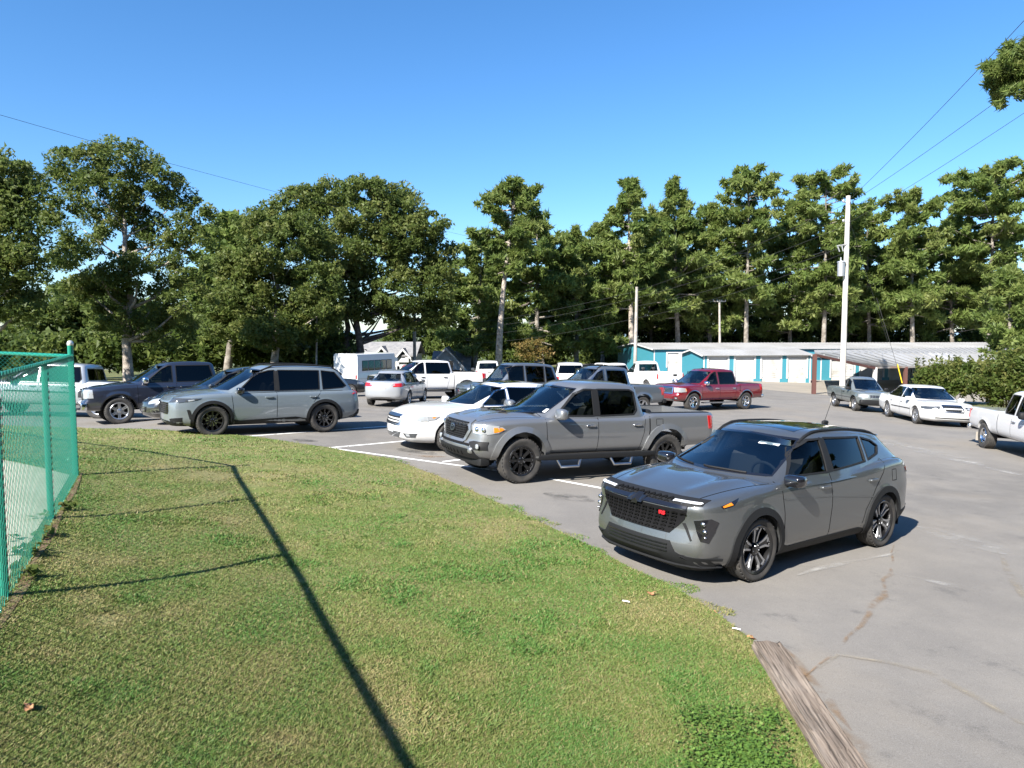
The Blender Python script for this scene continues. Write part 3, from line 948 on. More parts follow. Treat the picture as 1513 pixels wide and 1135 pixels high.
def trax_extra(s):
    T = M['trim']; G = M['gloss']
    # lower cladding, bumpers
    s.arch_trim(T, .075, -25, 205, off=.014)
    s.panel('rocker_cladding', [(-.46, .20), (-2.24, .20), (-2.24, .30), (-2.1, .33), (-.6, .30), (-.46, .34)], 'S', T, off=.008)
    s.panel('front_lower_bumper', [(-.86, .20), (.86, .20), (.86, .33), (.58, .33), (.50, .36), (.44, .46), (-.44, .46), (-.50, .36), (-.58, .33), (-.86, .33)], 'F', T, off=.012)
    s.panel('front_skid_lip', [(-.80, .20), (.80, .20), (.80, .235), (-.80, .235)], 'F', M['trim'], off=.035, thick=.04)
    s.ribbon('lower_grille_bar', [[(-.42, .42), (.42, .42)], [(-.42, .385), (.42, .385)], [(-.42, .35), (.42, .35)]], 'F', .012, G, off=.022, depth=.015)
    # grille
    gr = s.panel('grille', [(-.60, .80), (.60, .80), (.57, .70), (.42, .535), (-.42, .535), (-.57, .70)], 'F', M['dark'], off=.006, res=.06)
    rows = []
    for k, z in enumerate((.56, .60, .64, .68, .72, .76)):
        hw = .40 + (z - .535) * .85
        for y in np.arange(-hw + (.045 if k % 2 else 0), hw - .05, .09):
            rows.append([(y, z), (y + .03, z + .012), (y + .06, z)])
    s.ribbon('grille_mesh', rows, 'F', .013, M['seam'], off=.022, depth=.014, parent=gr, step=.1)
    s.panel('upper_grille', [(-.72, .905), (.72, .905), (.72, .855), (.55, .832), (-.55, .832), (-.72, .855)], 'F', T, off=.008)
    s.ribbon('grille_surround', [[(-.60, .826), (.60, .826)]], 'F', .026, G, off=.022, depth=.02)
    ru = [[(y, .848), (y + .03, .858), (y + .06, .848)] for y in np.arange(-.40, .38, .08)] + [[(y + .04, .872), (y + .07, .882), (y + .10, .872)] for y in np.arange(-.42, .34, .08)]
    s.ribbon('upper_grille_mesh', ru, 'F', .012, M['seam'], off=.018, depth=.012, step=.1)
    for sg in (1, -1):
        s.panel('daytime_lamp', [(sg * .42, .877), (sg * .70, .882), (sg * .715, .876), (sg * .70, .868), (sg * .42, .864)], 'F', M['drl'], off=.016, thick=.02, res=.05)
        sd = 'L' if sg > 0 else 'R'
        s.panel('turn_signal', [(.60, .858), (.42, .905), (.34, .925), (.44, .866), (.58, .838)], sd, M['gloss'], off=.008, res=.05)
        s.panel('amber_lens', [(.58, .858), (.47, .889), (.45, .868), (.57, .845)], sd, M['amber'], off=.014, res=.05)
        hl = s.panel('headlight', [(sg * .66, .705), (sg * .79, .735), (sg * .825, .70), (sg * .815, .60), (sg * .79, .49), (sg * .735, .505), (sg * .69, .60)], 'F', M['gloss'], off=.010, res=.05)
        for yy, zz, r in ((.74, .68, .030), (.757, .605, .028), (.768, .545, .016)):
            p, n = s.hit('F', sg * yy, zz, .012); b = MB(); b.blob(tuple(p), (.02, r, r * .8), 1, 12, 8); b.build('headlight_lens', [M['satin']], hl)
        s.panel('grille_strake', [(sg * .545, .66), (sg * .575, .665), (sg * .66, .50), (sg * .645, .49)], 'F', T, off=.007, res=.05)
        s.panel('tail_light', [(-3.30, 1.00), (-3.62, .985), (-3.62, .90), (-3.42, .92)], sd, M['red_lens'], off=.010, res=.05)
    # emblem: plain cross-shaped bow badge and red badge
    s.panel('emblem', [(-.105, .845), (-.045, .845), (-.035, .87), (.05, .87), (.045, .845), (.105, .845), (.09, .802), (.035, .802), (.03, .778), (-.055, .778), (-.05, .802), (-.12, .802)], 'F', M['rimblack'], off=.034, thick=.012, res=.08)
    s.text('red_badge', 'RS', 'F', .345, .745, .050, M['redbadge'], off=.032, bold=.002, sx=1.5)
    # hood and door lines
    s.seams([[(-.40, 1.02), (-.43, .75), (-.47, .36)], [(-1.42, 1.05), (-1.43, .8), (-1.40, .32)], [(-2.72, 1.14), (-2.62, .98), (-2.42, .80), (-2.22, .55), (-2.15, .34)], [(-2.98, .86), (-2.86, .86), (-2.86, 1.0), (-2.98, 1.0), (-2.98, .86)]])
    for sd in 'LR': s.ribbon('door_crease', [[(-2.35, .70), (-1.4, .79), (-.45, .84)]], sd, .010, s.paint, off=.006, depth=.01)
    s.hood_seams(.70, -.30, .60, .76)
    s.handle((-1.28, -2.36), .905, s.paint)
    # glasshouse trim
    s.ribbon('window_trim', [s.wins[0][0], s.wins[1][0], s.wins[2][0]], 'S', .022, T, off=.004, depth=.03, closed=True)
    s.panel('door_pillar', [(-1.385, 1.055), (-1.50, 1.065), (-1.53, 1.44), (-1.455, 1.452)], 'S', T, off=.004)
    s.ribbon('windshield_seal', [s.wsh], 'F', .022, G, off=.003, depth=.03, closed=True)
    s.mirror(-.55, 1.045, .80, G, (.09, .115, .07))
    for sg in (1, -1):
        b = MB(); pts = []
        for t in np.linspace(0, 1, 14):
            x = -1.12 - 1.86 * t; p, n = s.hit('T', x, sg * .49, 0); pts.append((p.x, sg * (.575 - .02 * t), p.z + .030 * min(1, 8 * t, 8 * (1 - t)) - .032))
        b.tube(pts, .019, 8); b.build('roof_rail', [T], s.root)
    s.panel('sunroof', [(-1.28, -.42), (-1.28, .42), (-2.2, .42), (-2.2, -.42)], 'T', G, off=.004)
    b = MB(); p, n = s.hit('T', -2.72, 0, 0); b.blob((p.x, p.y, p.z + .02), (.07, .03, .03), .8); b.tube([(p.x + .02, p.y, p.z + .03), (p.x - .16, p.y, p.z + .36)], .004, 6); b.build('antenna', [T], s.root)
    # tailgate spoiler
    p, n = s.hit('T', -3.13, 0, 0); b = MB(); b.blob((0, 0, 0), (.12, .50, .018), .4, M=Matrix.Translation((-3.14, 0, p.z - .012)) @ Matrix.Rotation(R(-7), 4, 'Y')); b.build('spoiler', [s.paint], s.root)
    s.panel('rear_bumper', [(-.80, .22), (.80, .22), (.80, .48), (-.80, .48)], 'B', T, off=.01)
    s.panel('rear_quarter_cladding', [(-3.10, .24), (-3.56, .28), (-3.58, .46), (-3.15, .42)], 'S', T, off=.008)
    # sticker on the windscreen and wiper
    s.panel('windshield_sticker', [(.20, 1.385), (.43, 1.375), (.43, 1.35), (.20, 1.36)], 'F', M['plate'], off=-.009, thick=.0, res=.2)
    for y0 in (.45, -.25):
        b = MB(); pts = []
        for t in np.linspace(0, 1, 8):
            p, n = s.hit('F', y0 - .52 * t, 1.075 + .01 * t, .012); pts.append(tuple(p))
        b.tube(pts, .010, 6); b.build('wiper', [T], s.root)
    s.underside(.22, .45)


Car(name='parked_car', cat='car', group='parked vehicles in the lot', label='grey compact SUV with black roof rails nearest the camera, front towards the lawn edge',
    pose=(2.08, 8.07, 216.5), paint=P_TRAX, q=.04, nt=16, sm=1, ridge=(.020, .56, .40, .085, -.35, .80), W=.905, xF=.86, xR=-3.60, wb=2.70, R=.345, tw=.225, track=.775, rimR=.262, rims='two', rimstyle='rs', arch=.395, flare=.016,
    zb=[(-3.6, .30), (-3.2, .24), (.5, .20), (.86, .20)], zt=[(-3.6, 1.04), (-3.45, 1.10), (-3.0, 1.13), (-2.0, 1.06), (-1, 1.02), (-.35, 1.005), (.1, .975), (.45, .935), (.68, .90), (.80, .875), (.86, .86)],
    plan=[(-3.6, .66), (-3.54, .75), (-3.4, .835), (-3.1, .885), (-2.6, .905), (-1.8, .89), (-.9, .885), (0, .905), (.35, .895), (.6, .85), (.75, .79), (.82, .72), (.86, .62)],
    crown=[(-3.6, .0), (-.4, .03), (.1, .055), (.6, .04), (.86, .015)], bowF=.10, bowR=.05,
    nose=[(.15, -.10), (.28, -.015), (.40, .0), (.53, -.02), (.62, -.035), (.74, -.02), (.80, -.0), (.86, -.0), (.90, -.03), (1.0, -.08)],
    tail=[(.2, .12), (.45, .0), (.6, .02), (.9, .03), (1.15, .12)], cf=.60, sh=.035, sr=.05,
    gh=dict(zb=[(-3.6, 1.06), (-2.0, 1.03), (-1, 1.0), (-.2, .985)], base=(-.12, -3.52, .815, .775), top=(-1.12, -3.12, .595, .55), zr=[(-3.4, 1.36), (-2.9, 1.45), (-2.2, 1.505), (-1.6, 1.515), (-1.1, 1.475), (-.9, 1.44)], crown=.035, bowf=.22, bowr=.12, bulge=.03, p=1.15),
    xmid=-1.35, xmidr=-2.9, wsh=[(-.685, 1.07), (.685, 1.07), (.545, 1.428), (.0, 1.455), (-.545, 1.428)],
    rwin=[(-.55, 1.16), (.55, 1.16), (.46, 1.37), (-.46, 1.37)], glassf='glass', glassr='glass_dark',
    wins=[([(-.60, 1.065), (-1.40, 1.065), (-1.465, 1.435), (-1.25, 1.428), (-.98, 1.33)], 'glass'), ([(-1.515, 1.075), (-2.32, 1.13), (-2.36, 1.42), (-1.54, 1.443)], 'glass_dark'), ([(-2.40, 1.14), (-2.72, 1.20), (-2.83, 1.29), (-2.70, 1.36), (-2.43, 1.412)], 'glass_dark')],
    extra=trax_extra)


def taco_extra(s):
    T = M['trim']; G = M['gloss']
    s.arch_trim(s.paint, .10, -35, 215, off=.022)
    # grille: hexagon with surround
    s.ribbon('grille_surround', [[(-.50, 1.06), (.50, 1.06), (.56, .92), (.42, .72), (-.42, .72), (-.56, .92)]], 'F', .055, s.paint, off=.03, depth=.05, closed=True)
    gr = s.panel('grille', [(-.49, 1.05), (.49, 1.05), (.54, .92), (.41, .73), (-.41, .73), (-.54, .92)], 'F', M['dark'], off=.006)
    s.ribbon('grille_bar', [[(-.44, z), (.44, z)] for z in (.765, .80, .84, .88, .92, .96, 1.0, 1.03)], 'F', .017, T, off=.022, depth=.016, parent=gr)
    s.ribbon('grille_upright', [[(y, .74), (y * 1.05, 1.04)] for y in np.arange(-.36, .37, .12)], 'F', .012, T, off=.018, depth=.012, parent=gr)
    for q in (.0, 90.):
        pts = [(.085 * math.cos(a) * (1 if not q else .5), .915 + .06 * math.sin(a) * (1 if not q else .95)) for a in np.linspace(0, 2 * math.pi, 28, endpoint=False)]
        s.ribbon('emblem', [pts], 'F', .014, M['satin'], off=.05 + q * .00005, depth=.02, closed=True)
    s.ribbon('emblem', [[(.055 * math.cos(a), .95 + .022 * math.sin(a)) for a in np.linspace(0, 2 * math.pi, 20, endpoint=False)]], 'F', .012, M['satin'], off=.056, depth=.02, closed=True)
    s.panel('lower_grille', [(-.62, .69), (.62, .69), (.60, .645), (.48, .655), (-.48, .655), (-.60, .645)], 'F', M['dark'], off=.012)
    s.panel('front_valance', [(-.70, .60), (.70, .60), (.76, .45), (-.76, .45)], 'F', T, off=.03, thick=.05)
    s.ribbon('valance_slot', [[(y, .50), (y + .02, .56)] for y in np.arange(-.5, .5, .13)], 'F', .025, M['dark'], off=.036, depth=.01)
    b = MB(); b.blob((.66, 0, .385), (.13, .80, .085), .35, 28, 10); b.build('air_dam', [T], s.root)
    for sg in (1, -1):
        sd = 'L' if sg > 0 else 'R'
        h = s.panel('headlight', [(sg * .60, 1.03), (sg * .80, 1.035), (sg * .90, 1.02), (sg * .91, .90), (sg * .80, .865), (sg * .63, .875)], 'F', M['lens'], off=.012, res=.05)
        s.panel('headlight', [(.66, 1.02), (.40, 1.0), (.34, .955), (.46, .90), (.68, .865)], sd, M['lens'], off=.010, res=.05)
        s.panel('amber_lens', [(.56, .99), (.41, .985), (.37, .955), (.47, .915), (.56, .905)], sd, M['amber'], off=.018, res=.05)
        for yy in (.70, .81):
            p, n = s.hit('F', sg * yy, .945, .012); b = MB(); b.blob(tuple(p), (.03, .05, .045), 1, 12, 8); b.build('headlight_bulb', [M['chrome']], h)
        fg = s.panel('fog_lamp_surround', [(sg * .56, .715), (sg * .66, .745), (sg * .88, .745), (sg * .88, .60), (sg * .70, .60)], 'F', T, off=.012, res=.05)
        p, n = s.hit('F', sg * .79, .66, .022); b = MB(); b.blob(tuple(p), (.02, .055, .045), .8, 12, 8); b.build('fog_lamp', [M['lens']], fg)
        s.panel('tail_light', [(-4.29, 1.15), (-4.41, 1.15), (-4.41, .89), (-4.32, .89)], sd, M['red_lens'], off=.012, res=.05)
        s.panel('tail_light', [(sg * .70, 1.15), (sg * .79, 1.15), (sg * .79, .89), (sg * .70, .89)], 'B', M['red_lens'], off=.012, res=.05)
        b = MB(); b.blob((.82, sg * .62, .58), (.10, .09, .065), .6); b.build('tow_hook_cover', [s.paint], s.root)
        # step bar with two hoops
        y = sg * .93; b = MB(); b.blob((-1.62, y, .445), (1.36, .055, .052), .35, 16, 12); sb = b.build('step_bar', [T], s.root)
        for x in (-.95, -2.12):
            b = MB(); b.tube([(x - .26, y + sg * .01, .42), (x - .18, y + sg * .07, .28), (x + .20, y + sg * .07, .28), (x + .26, y + sg * .01, .42)], .028, 8); b.build('step_hoop', [M['satin'] if sg < 9 else T], sb)
    b = MB(); b.blob((-4.53, 0, .60), (.10, .90, .10), .3); b.build('rear_bumper', [M['chrome']], s.root)
    s.seams([[(-.46, 1.24), (-.48, 1.0), (-.50, .46)], [(-1.60, 1.14), (-1.60, .8), (-1.58, .48)], [(-2.70, 1.14), (-2.66, .85), (-2.58, .60), (-2.55, .48)], [(-.5, .52), (-2.5, .50)], [(-3.12, .98), (-2.96, .98), (-2.96, 1.10), (-3.12, 1.10), (-3.12, .98)]])
    s.seams([[(-2.80, 1.185), (-2.80, .9), (-2.76, .56)]], .024)
    s.hood_seams(.74, -.40, .60, .79)
    s.handle((-1.43, -2.50), .995, M['chrome'])
    s.ribbon('window_trim', [p for p, g in s.wins], 'S', .03, T, off=.004, depth=.03, closed=True)
    s.panel('door_pillar', [(-1.55, 1.16), (-1.66, 1.16), (-1.66, 1.66), (-1.55, 1.66)], 'S', T, off=.003)
    s.ribbon('windshield_seal', [s.wsh], 'F', .022, G, off=.003, depth=.03, closed=True)
    s.mirror(-.72, 1.22, .88, s.paint, (.085, .14, .10))
    # bed liner rails and cargo
    for sg in (1, -1):
        b = MB(); b.box(-4.40, -2.86, sg * .74 - .055, sg * .74 + .055, 1.195, 1.215); b.build('bed_rail', [T], s.root, smooth=False)
    b = MB(); b.blob((-3.02, .40, 1.14), (.10, .18, .11), .4); b.build('bed_box', [T], s.root)
    for y0 in (.5, -.2):
        b = MB(); b.tube([tuple(s.hit('F', y0 - .55 * t, 1.20 + .01 * t, .012)[0]) for t in np.linspace(0, 1, 8)], .010, 6); b.build('wiper', [T], s.root)
    s.panel('windshield_sticker', [(.60, 1.215), (.66, 1.215), (.64, 1.29), (.585, 1.29)], 'F', M['plate'], off=-.009, thick=0, res=.2)
    s.underside(.40, .62)


Car(name='pickup_truck', cat='pickup', group='parked vehicles in the lot', label='silver grey crew cab pickup with black wheels and side steps beside the nearest SUV',
    pose=(-.27, 13.06, 208), paint=P_TACO, q=.045, nt=14, sm=1, ridge=(.028, .50, .42, .10, -.5, .80), W=.945, xF=.84, xR=-4.50, wb=3.236, R=.402, tw=.27, track=.80, rimR=.265, rims='beadlock', rimstyle='beadlock', arch=.49, flare=.03, archdz=.03,
    zb=[(-4.5, .56), (-3.9, .54), (-3.3, .46), (.3, .44), (.84, .42)], zt=[(-4.5, 1.205), (-2.9, 1.20), (-2.6, 1.14), (-.6, 1.14), (-.2, 1.13), (.3, 1.11), (.62, 1.09), (.78, 1.075), (.84, 1.06)],
    plan=[(-4.5, .80), (-4.46, .88), (-4.3, .915), (-2.8, .93), (-1.5, .925), (0, .935), (.35, .925), (.6, .90), (.73, .85), (.80, .78), (.84, .68)],
    crown=[(-4.5, 0), (-.5, .05), (0, .09), (.5, .075), (.84, .03)], bowF=.10, bowR=.02,
    nose=[(.30, -.14), (.46, -.02), (.60, .03), (.68, .02), (.72, -.02), (.9, -.035), (1.02, -.055), (1.1, -.11)],
    tail=[(.5, .02), (1.2, .0)], cf=.55, sh=.03, sr=.06,
    gh=dict(zb=[(-3, 1.12), (0, 1.12)], base=(-.28, -2.80, .835, .845), top=(-1.22, -2.62, .65, .66), zr=[(-2.9, 1.66), (-2.5, 1.735), (-1.9, 1.765), (-1.4, 1.745), (-1.1, 1.70)], crown=.035, bowf=.20, bowr=.03, bulge=.015, p=1.1, ro=.055),
    bed=(-4.42, -2.87, .68, .80), xmid=-1.5, xmidr=-2.5, wsh=[(-.68, 1.215), (.68, 1.215), (.595, 1.655), (0, 1.675), (-.595, 1.655)],
    rwin=[(-.60, 1.24), (.60, 1.24), (.55, 1.60), (-.55, 1.60)], glassf='glass', glassr='glass',
    wins=[([(-.70, 1.175), (-1.54, 1.17), (-1.555, 1.65), (-1.38, 1.65), (-1.18, 1.565)], 'glass'), ([(-1.66, 1.17), (-2.46, 1.19), (-2.54, 1.27), (-2.52, 1.60), (-2.42, 1.65), (-1.66, 1.655)], 'glass')],
    extra=taco_extra)
# ------------------------------------------------------------------ the other vehicles
def common_extra(o):
    """o: dict of the features this vehicle shows"""
    def f(s):
        T, G = M['trim'], M['gloss']; g = o.get
        far = g('far', False); rs = .12 if far else .06
        if g('arch'): s.arch_trim(*g('arch'))
        if g('grille'):
            yw, z0, z1, k, m, bm = g('grille'); c = g('gcut', .06)
            gr = s.panel('grille', [(-yw, z1), (yw, z1), (yw, z0 + c), (yw - c, z0), (-yw + c, z0), (-yw, z0 + c)], 'F', m, off=.010, res=rs)
            if k: s.ribbon('grille_bar', [[(-yw + .04, z), (yw - .04, z)] for z in np.linspace(z0 + .03, z1 - .03, k)], 'F', g('gbw', .022), bm, off=.026, depth=.02, parent=gr, step=.1)
            if g('gups'): s.ribbon('grille_upright', [[(y, z0 + .02), (y, z1 - .02)] for y in np.linspace(-yw + .06, yw - .06, g('gups'))], 'F', .02, bm, off=.026, depth=.02, parent=gr, step=.1)
            if g('gsurround'): s.ribbon('grille_surround', [[(-yw, z1), (yw, z1), (yw, z0), (-yw, z0)]], 'F', .04, g('gsurround'), off=.03, depth=.03, closed=True, step=.1)
        for pl, m in g('fpanels', []): s.panel('bumper_insert', pl, 'F', m, off=.010, res=rs)
        for sg in (1, -1):
            sd = 'L' if sg > 0 else 'R'
            for nm, pl, m in g('flamps', []): s.panel(nm, [(sg * y, z) for y, z in pl], 'F', m, off=.012, res=rs)
            for nm, pl, m in g('slamps', []): s.panel(nm, pl, sd, m, off=.011, res=rs)
            for nm, pl, m in g('rlamps', []): s.panel(nm, [(sg * y, z) for y, z in pl], 'B', m, off=.012, res=rs)
        if g('clad'): s.panel('rocker_cladding', g('clad'), 'S', T, off=.008, res=.1)
        if g('fclad'): s.panel('front_lower_bumper', g('fclad'), 'F', g('fcm', T), off=.012, res=.08)
        if g('rclad'): s.panel('rear_lower_bumper', g('rclad'), 'B', T, off=.012, res=.08)
        for nm, x, hy, z, rx, rz, m in g('bumpers', []):
            b = MB(); b.blob((x, 0, z), (rx, hy, rz), .32, 24, 10); b.build(nm, [m], s.root)
        if g('fplate'): s.plate('F', g('fplate'))
        if g('rplate'): s.plate('B', g('rplate'), g('rpm'))
        if g('seams'): s.seams(g('seams'), .012 if far else .010)
        if not far: s.hood_seams(s.xF - .15, s.gh['base'][0] - .1, s.W - .32, s.W - .15)
        if g('wide'): s.seams(g('wide'), .026)
        if g('strip'): s.ribbon('body_moulding', [g('strip')[0]], 'S', g('strip')[1], g('strip')[2], off=.008, depth=.012, step=.1)
        if g('handles'): s.handle(g('handles')[0], g('handles')[1], g('handles')[2])
        if s.wins and g('wtrim', True): s.ribbon('window_trim', [p for p, q in s.wins], 'S', g('wtw', .026), g('wtm', T), off=.004, depth=.03, closed=True, step=.12 if far else .05)
        if s.wsh and not far: s.ribbon('windshield_seal', [s.wsh], 'F', .022, G, off=.003, depth=.03, closed=True, step=.08)
        if g('pillar'): s.panel('door_pillar', g('pillar'), 'S', T, off=.003, res=.2)
        if g('mirror'): s.mirror(*g('mirror'))
        if g('rails'):
            x0, x1, y, m = g('rails')
            for sg in (1, -1):
                b = MB(); pts = []
                for t in np.linspace(0, 1, 8):
                    p, n = s.hit('T', x0 + (x1 - x0) * t, sg * y * .88, 0); pts.append((p.x, sg * y, p.z + .03 * min(1, 7 * t, 7 * (1 - t))))
                b.tube(pts, .02, 6); b.build('roof_rail', [m], s.root)
        if g('sunroof'): x0, x1, y = g('sunroof'); s.panel('sunroof', [(x0, -y), (x0, y), (x1, y), (x1, -y)], 'T', G, off=.004, res=.12)
        if g('flap'): s.flap(g('flap'))
        if g('text'):
            for nm, t, sd, u, v, sz, m in g('text'): s.text(nm, t, sd, u, v, sz, m, off=.028)
        if g('clear'):
            for y in (-.28, 0, .28) if g('clear') == 3 else (0,):
                p, n = s.hit('T', s.gh['top'][0] - .22, y, 0); b = MB(); b.blob((p.x, p.y, p.z + .01), (.07, .05, .03), .8, 10, 6); b.build('roof_lamp', [T], s.root)
        if g('extra'): g('extra')(s)
        s.underside(g('under', .22), g('under', .22) + .22)
    return f


def pickup(o, **k):
    """k: fo, wb, ro, W, R, hood, belt, rail, roof, ws (windscreen foot), rf (roof front), cr (cab rear), two (rear side window)"""
    fo, wb, ro, W, Rr = k['fo'], k['wb'], k['ro'], k['W'], k['R']
    hd, be, ra, rf_, ws, rfx, cr = k['hood'], k['belt'], k['rail'], k['roof'], k['ws'], k['rf'], k['cr']
    zl = k.get('zl', .42); xF, xR = fo - .08, -(wb + ro) + .03
    cap = lambda x: x
    g = dict(zb=[(-9, be - .02), (2, be - .02)], base=(ws, cr, W - .10, W - .095), top=(rfx, cr + .15, W - .29, W - .28),
             zr=[(cr - .05, rf_ - .09), (cr + .3, rf_ - .03), ((cr + rfx) / 2, rf_), (rfx - .25, rf_ - .02), (rfx + .05, rf_ - .07)], crown=.035, bowf=.2, bowr=.03, bulge=.015, ro=.05)
    wsh = [(-(W - .25), be + .06), (W - .25, be + .06), (W - .33, rf_ - .115), (0, rf_ - .095), (-(W - .33), rf_ - .115)]
    rwin = [(-(W - .33), be + .12), (W - .33, be + .12), (W - .38, rf_ - .16), (-(W - .38), rf_ - .16)]
    zt = rf_ - .115; zb_ = be + .03; b1 = k.get('bp', -1.55)
    hin = (ws - .42, rfx - .02)
    wins = [([(hin[0], zb_), (b1 + .05, zb_), (b1 + .05, zt), (rfx - .18, zt), (hin[1] + .02, zt - .09)], 'glass')]
    if k.get('two', True): wins.append(([(b1 - .06, zb_), (cr + .26, zb_ + .01), (cr + .20, zb_ + .12), (cr + .30, zt), (b1 - .06, zt)], k.get('g2', 'glass_dark')))
    s = dict(q=k.get('q', .09), W=W, xF=xF, xR=xR, wb=wb, R=Rr, tw=k.get('tw', .265), track=W - .14, arch=k.get('arch', Rr + .085), archdz=.02, flare=k.get('flare', .02),
             zb=[(xR, zl + .1), (-wb + .1, zl + .05), (.3, zl), (xF, zl)], zt=[(xR, ra), (cr - .06, ra), (cr + .12, be), (ws - .4, be), (ws + .1, be - .01), (fo - .5, hd + .01), (fo - .2, hd - .01), (xF, hd - .04)],
             plan=[(xR, W - .13), (xR + .04, W - .05), (xR + .2, W - .02), (-wb, W), (0, W), (fo - .5, W - .015), (fo - .25, W - .06), (fo - .13, W - .12), (xF, W - .22)],
             crown=[(xR, 0), (ws - .4, .03), (ws + .1, .07), (fo - .5, .06), (xF, .02)], bowF=.08, bowR=.02,
             nose=k.get('nose', [(.3, -.06), (.5, .0), (.68, .02), (.74, -.02), (hd - .06, -.04), (hd + .1, -.10)]), tail=[(.5, .0), (2, 0)], cf=.58, sh=.03, sr=.06,
             gh=g, bed=(xR + .08, cr - .07, W - .26, .78), xmid=rfx - .3, xmidr=cr + .35, wsh=wsh, rwin=rwin, wins=wins, glassr=k.get('gr', 'glass_dark'), extra=common_extra(o), rearseat=k.get('two', True))
    if k.get('cover'): s['bed'] = None
    return s


def sedan(o, **k):
    fo, wb, ro, W, Rr, H = k['fo'], k['wb'], k['ro'], k['W'], k['R'], k['H']
    be, hd, dk = k['belt'], k['hood'], k['deck']; ws, rfx, rrx, dkx = k['ws'], k['rf'], k['rr'], k['dkx']
    xF, xR = fo - .09, -(wb + ro) + .06
    bp = k.get('bp', -1.42)
    g = dict(zb=[(-9, be + .02), (ws - 1.2, be - .03), (2, be - .05)], base=(ws, dkx, W - .10, W - .14), top=(rfx, rrx, W - .33, W - .36),
             zr=[(rrx - .05, H - .09), (rrx + .3, H - .045), ((rfx + rrx) / 2, H - .02), (rfx - .2, H - .045), (rfx + .05, H - .085)], crown=.03, bowf=.24, bowr=.16, bulge=.025, p=1.15)
    zt = H - .105; zb_ = be + .03
    wins = [([(ws - .48, zb_), (bp + .04, zb_), (bp + .02, zt), (rfx - .2, zt - .01), (rfx + .10, zt - .09)], 'glass'), ([(bp - .05, zb_), (dkx + .62, zb_ + .02), (dkx + .50, zb_ + .06), (rrx + .02, zt - .06), (rrx + .3, zt), (bp - .03, zt)], k.get('g2', 'glass_dark'))]
    wsh = [(-(W - .26), be + .045), (W - .26, be + .045), (W - .37, H - .12), (0, H - .10), (-(W - .37), H - .12)]
    rwin = [(-(W - .32), be + .09), (W - .32, be + .09), (W - .42, H - .15), (-(W - .42), H - .15)]
    return dict(q=k.get('q', .08), W=W, xF=xF, xR=xR, wb=wb, R=Rr, tw=.215, track=W - .12, arch=Rr + .055, flare=.012,
                zb=[(xR, .30), (-wb - .3, .22), (.5, .19), (xF, .20)], zt=[(xR, dk - .05), (xR + .2, dk), (dkx, be + .03), (ws - 1.2, be), (ws, be - .02), (fo - .55, (hd + be) / 2), (fo - .2, hd), (xF, hd - .05)],
                plan=[(xR, W - .25), (xR + .06, W - .16), (xR + .25, W - .07), (-wb, W - .01), (-1.3, W - .01), (0, W), (.4, W - .03), (fo - .3, W - .12), (fo - .15, W - .22), (xF, W - .34)],
                crown=[(xR, 0.02), (ws, .05), (fo - .5, .05), (xF, .015)], bowF=.14, bowR=.09, nose=k.get('nose', [(.18, -.10), (.3, -.01), (.45, .02), (.6, -.01), (hd - .05, -.06), (hd + .1, -.14)]), tail=[(.2, .1), (.45, .0), (.6, .0), (dk, .05), (dk + .2, .1)],
                cf=.62, sh=.035, sr=.05, gh=g, xmid=rfx - .25, xmidr=rrx + .3, wsh=wsh, rwin=rwin, wins=wins, glassr=k.get('gr', 'glass_dark'), extra=common_extra(o))


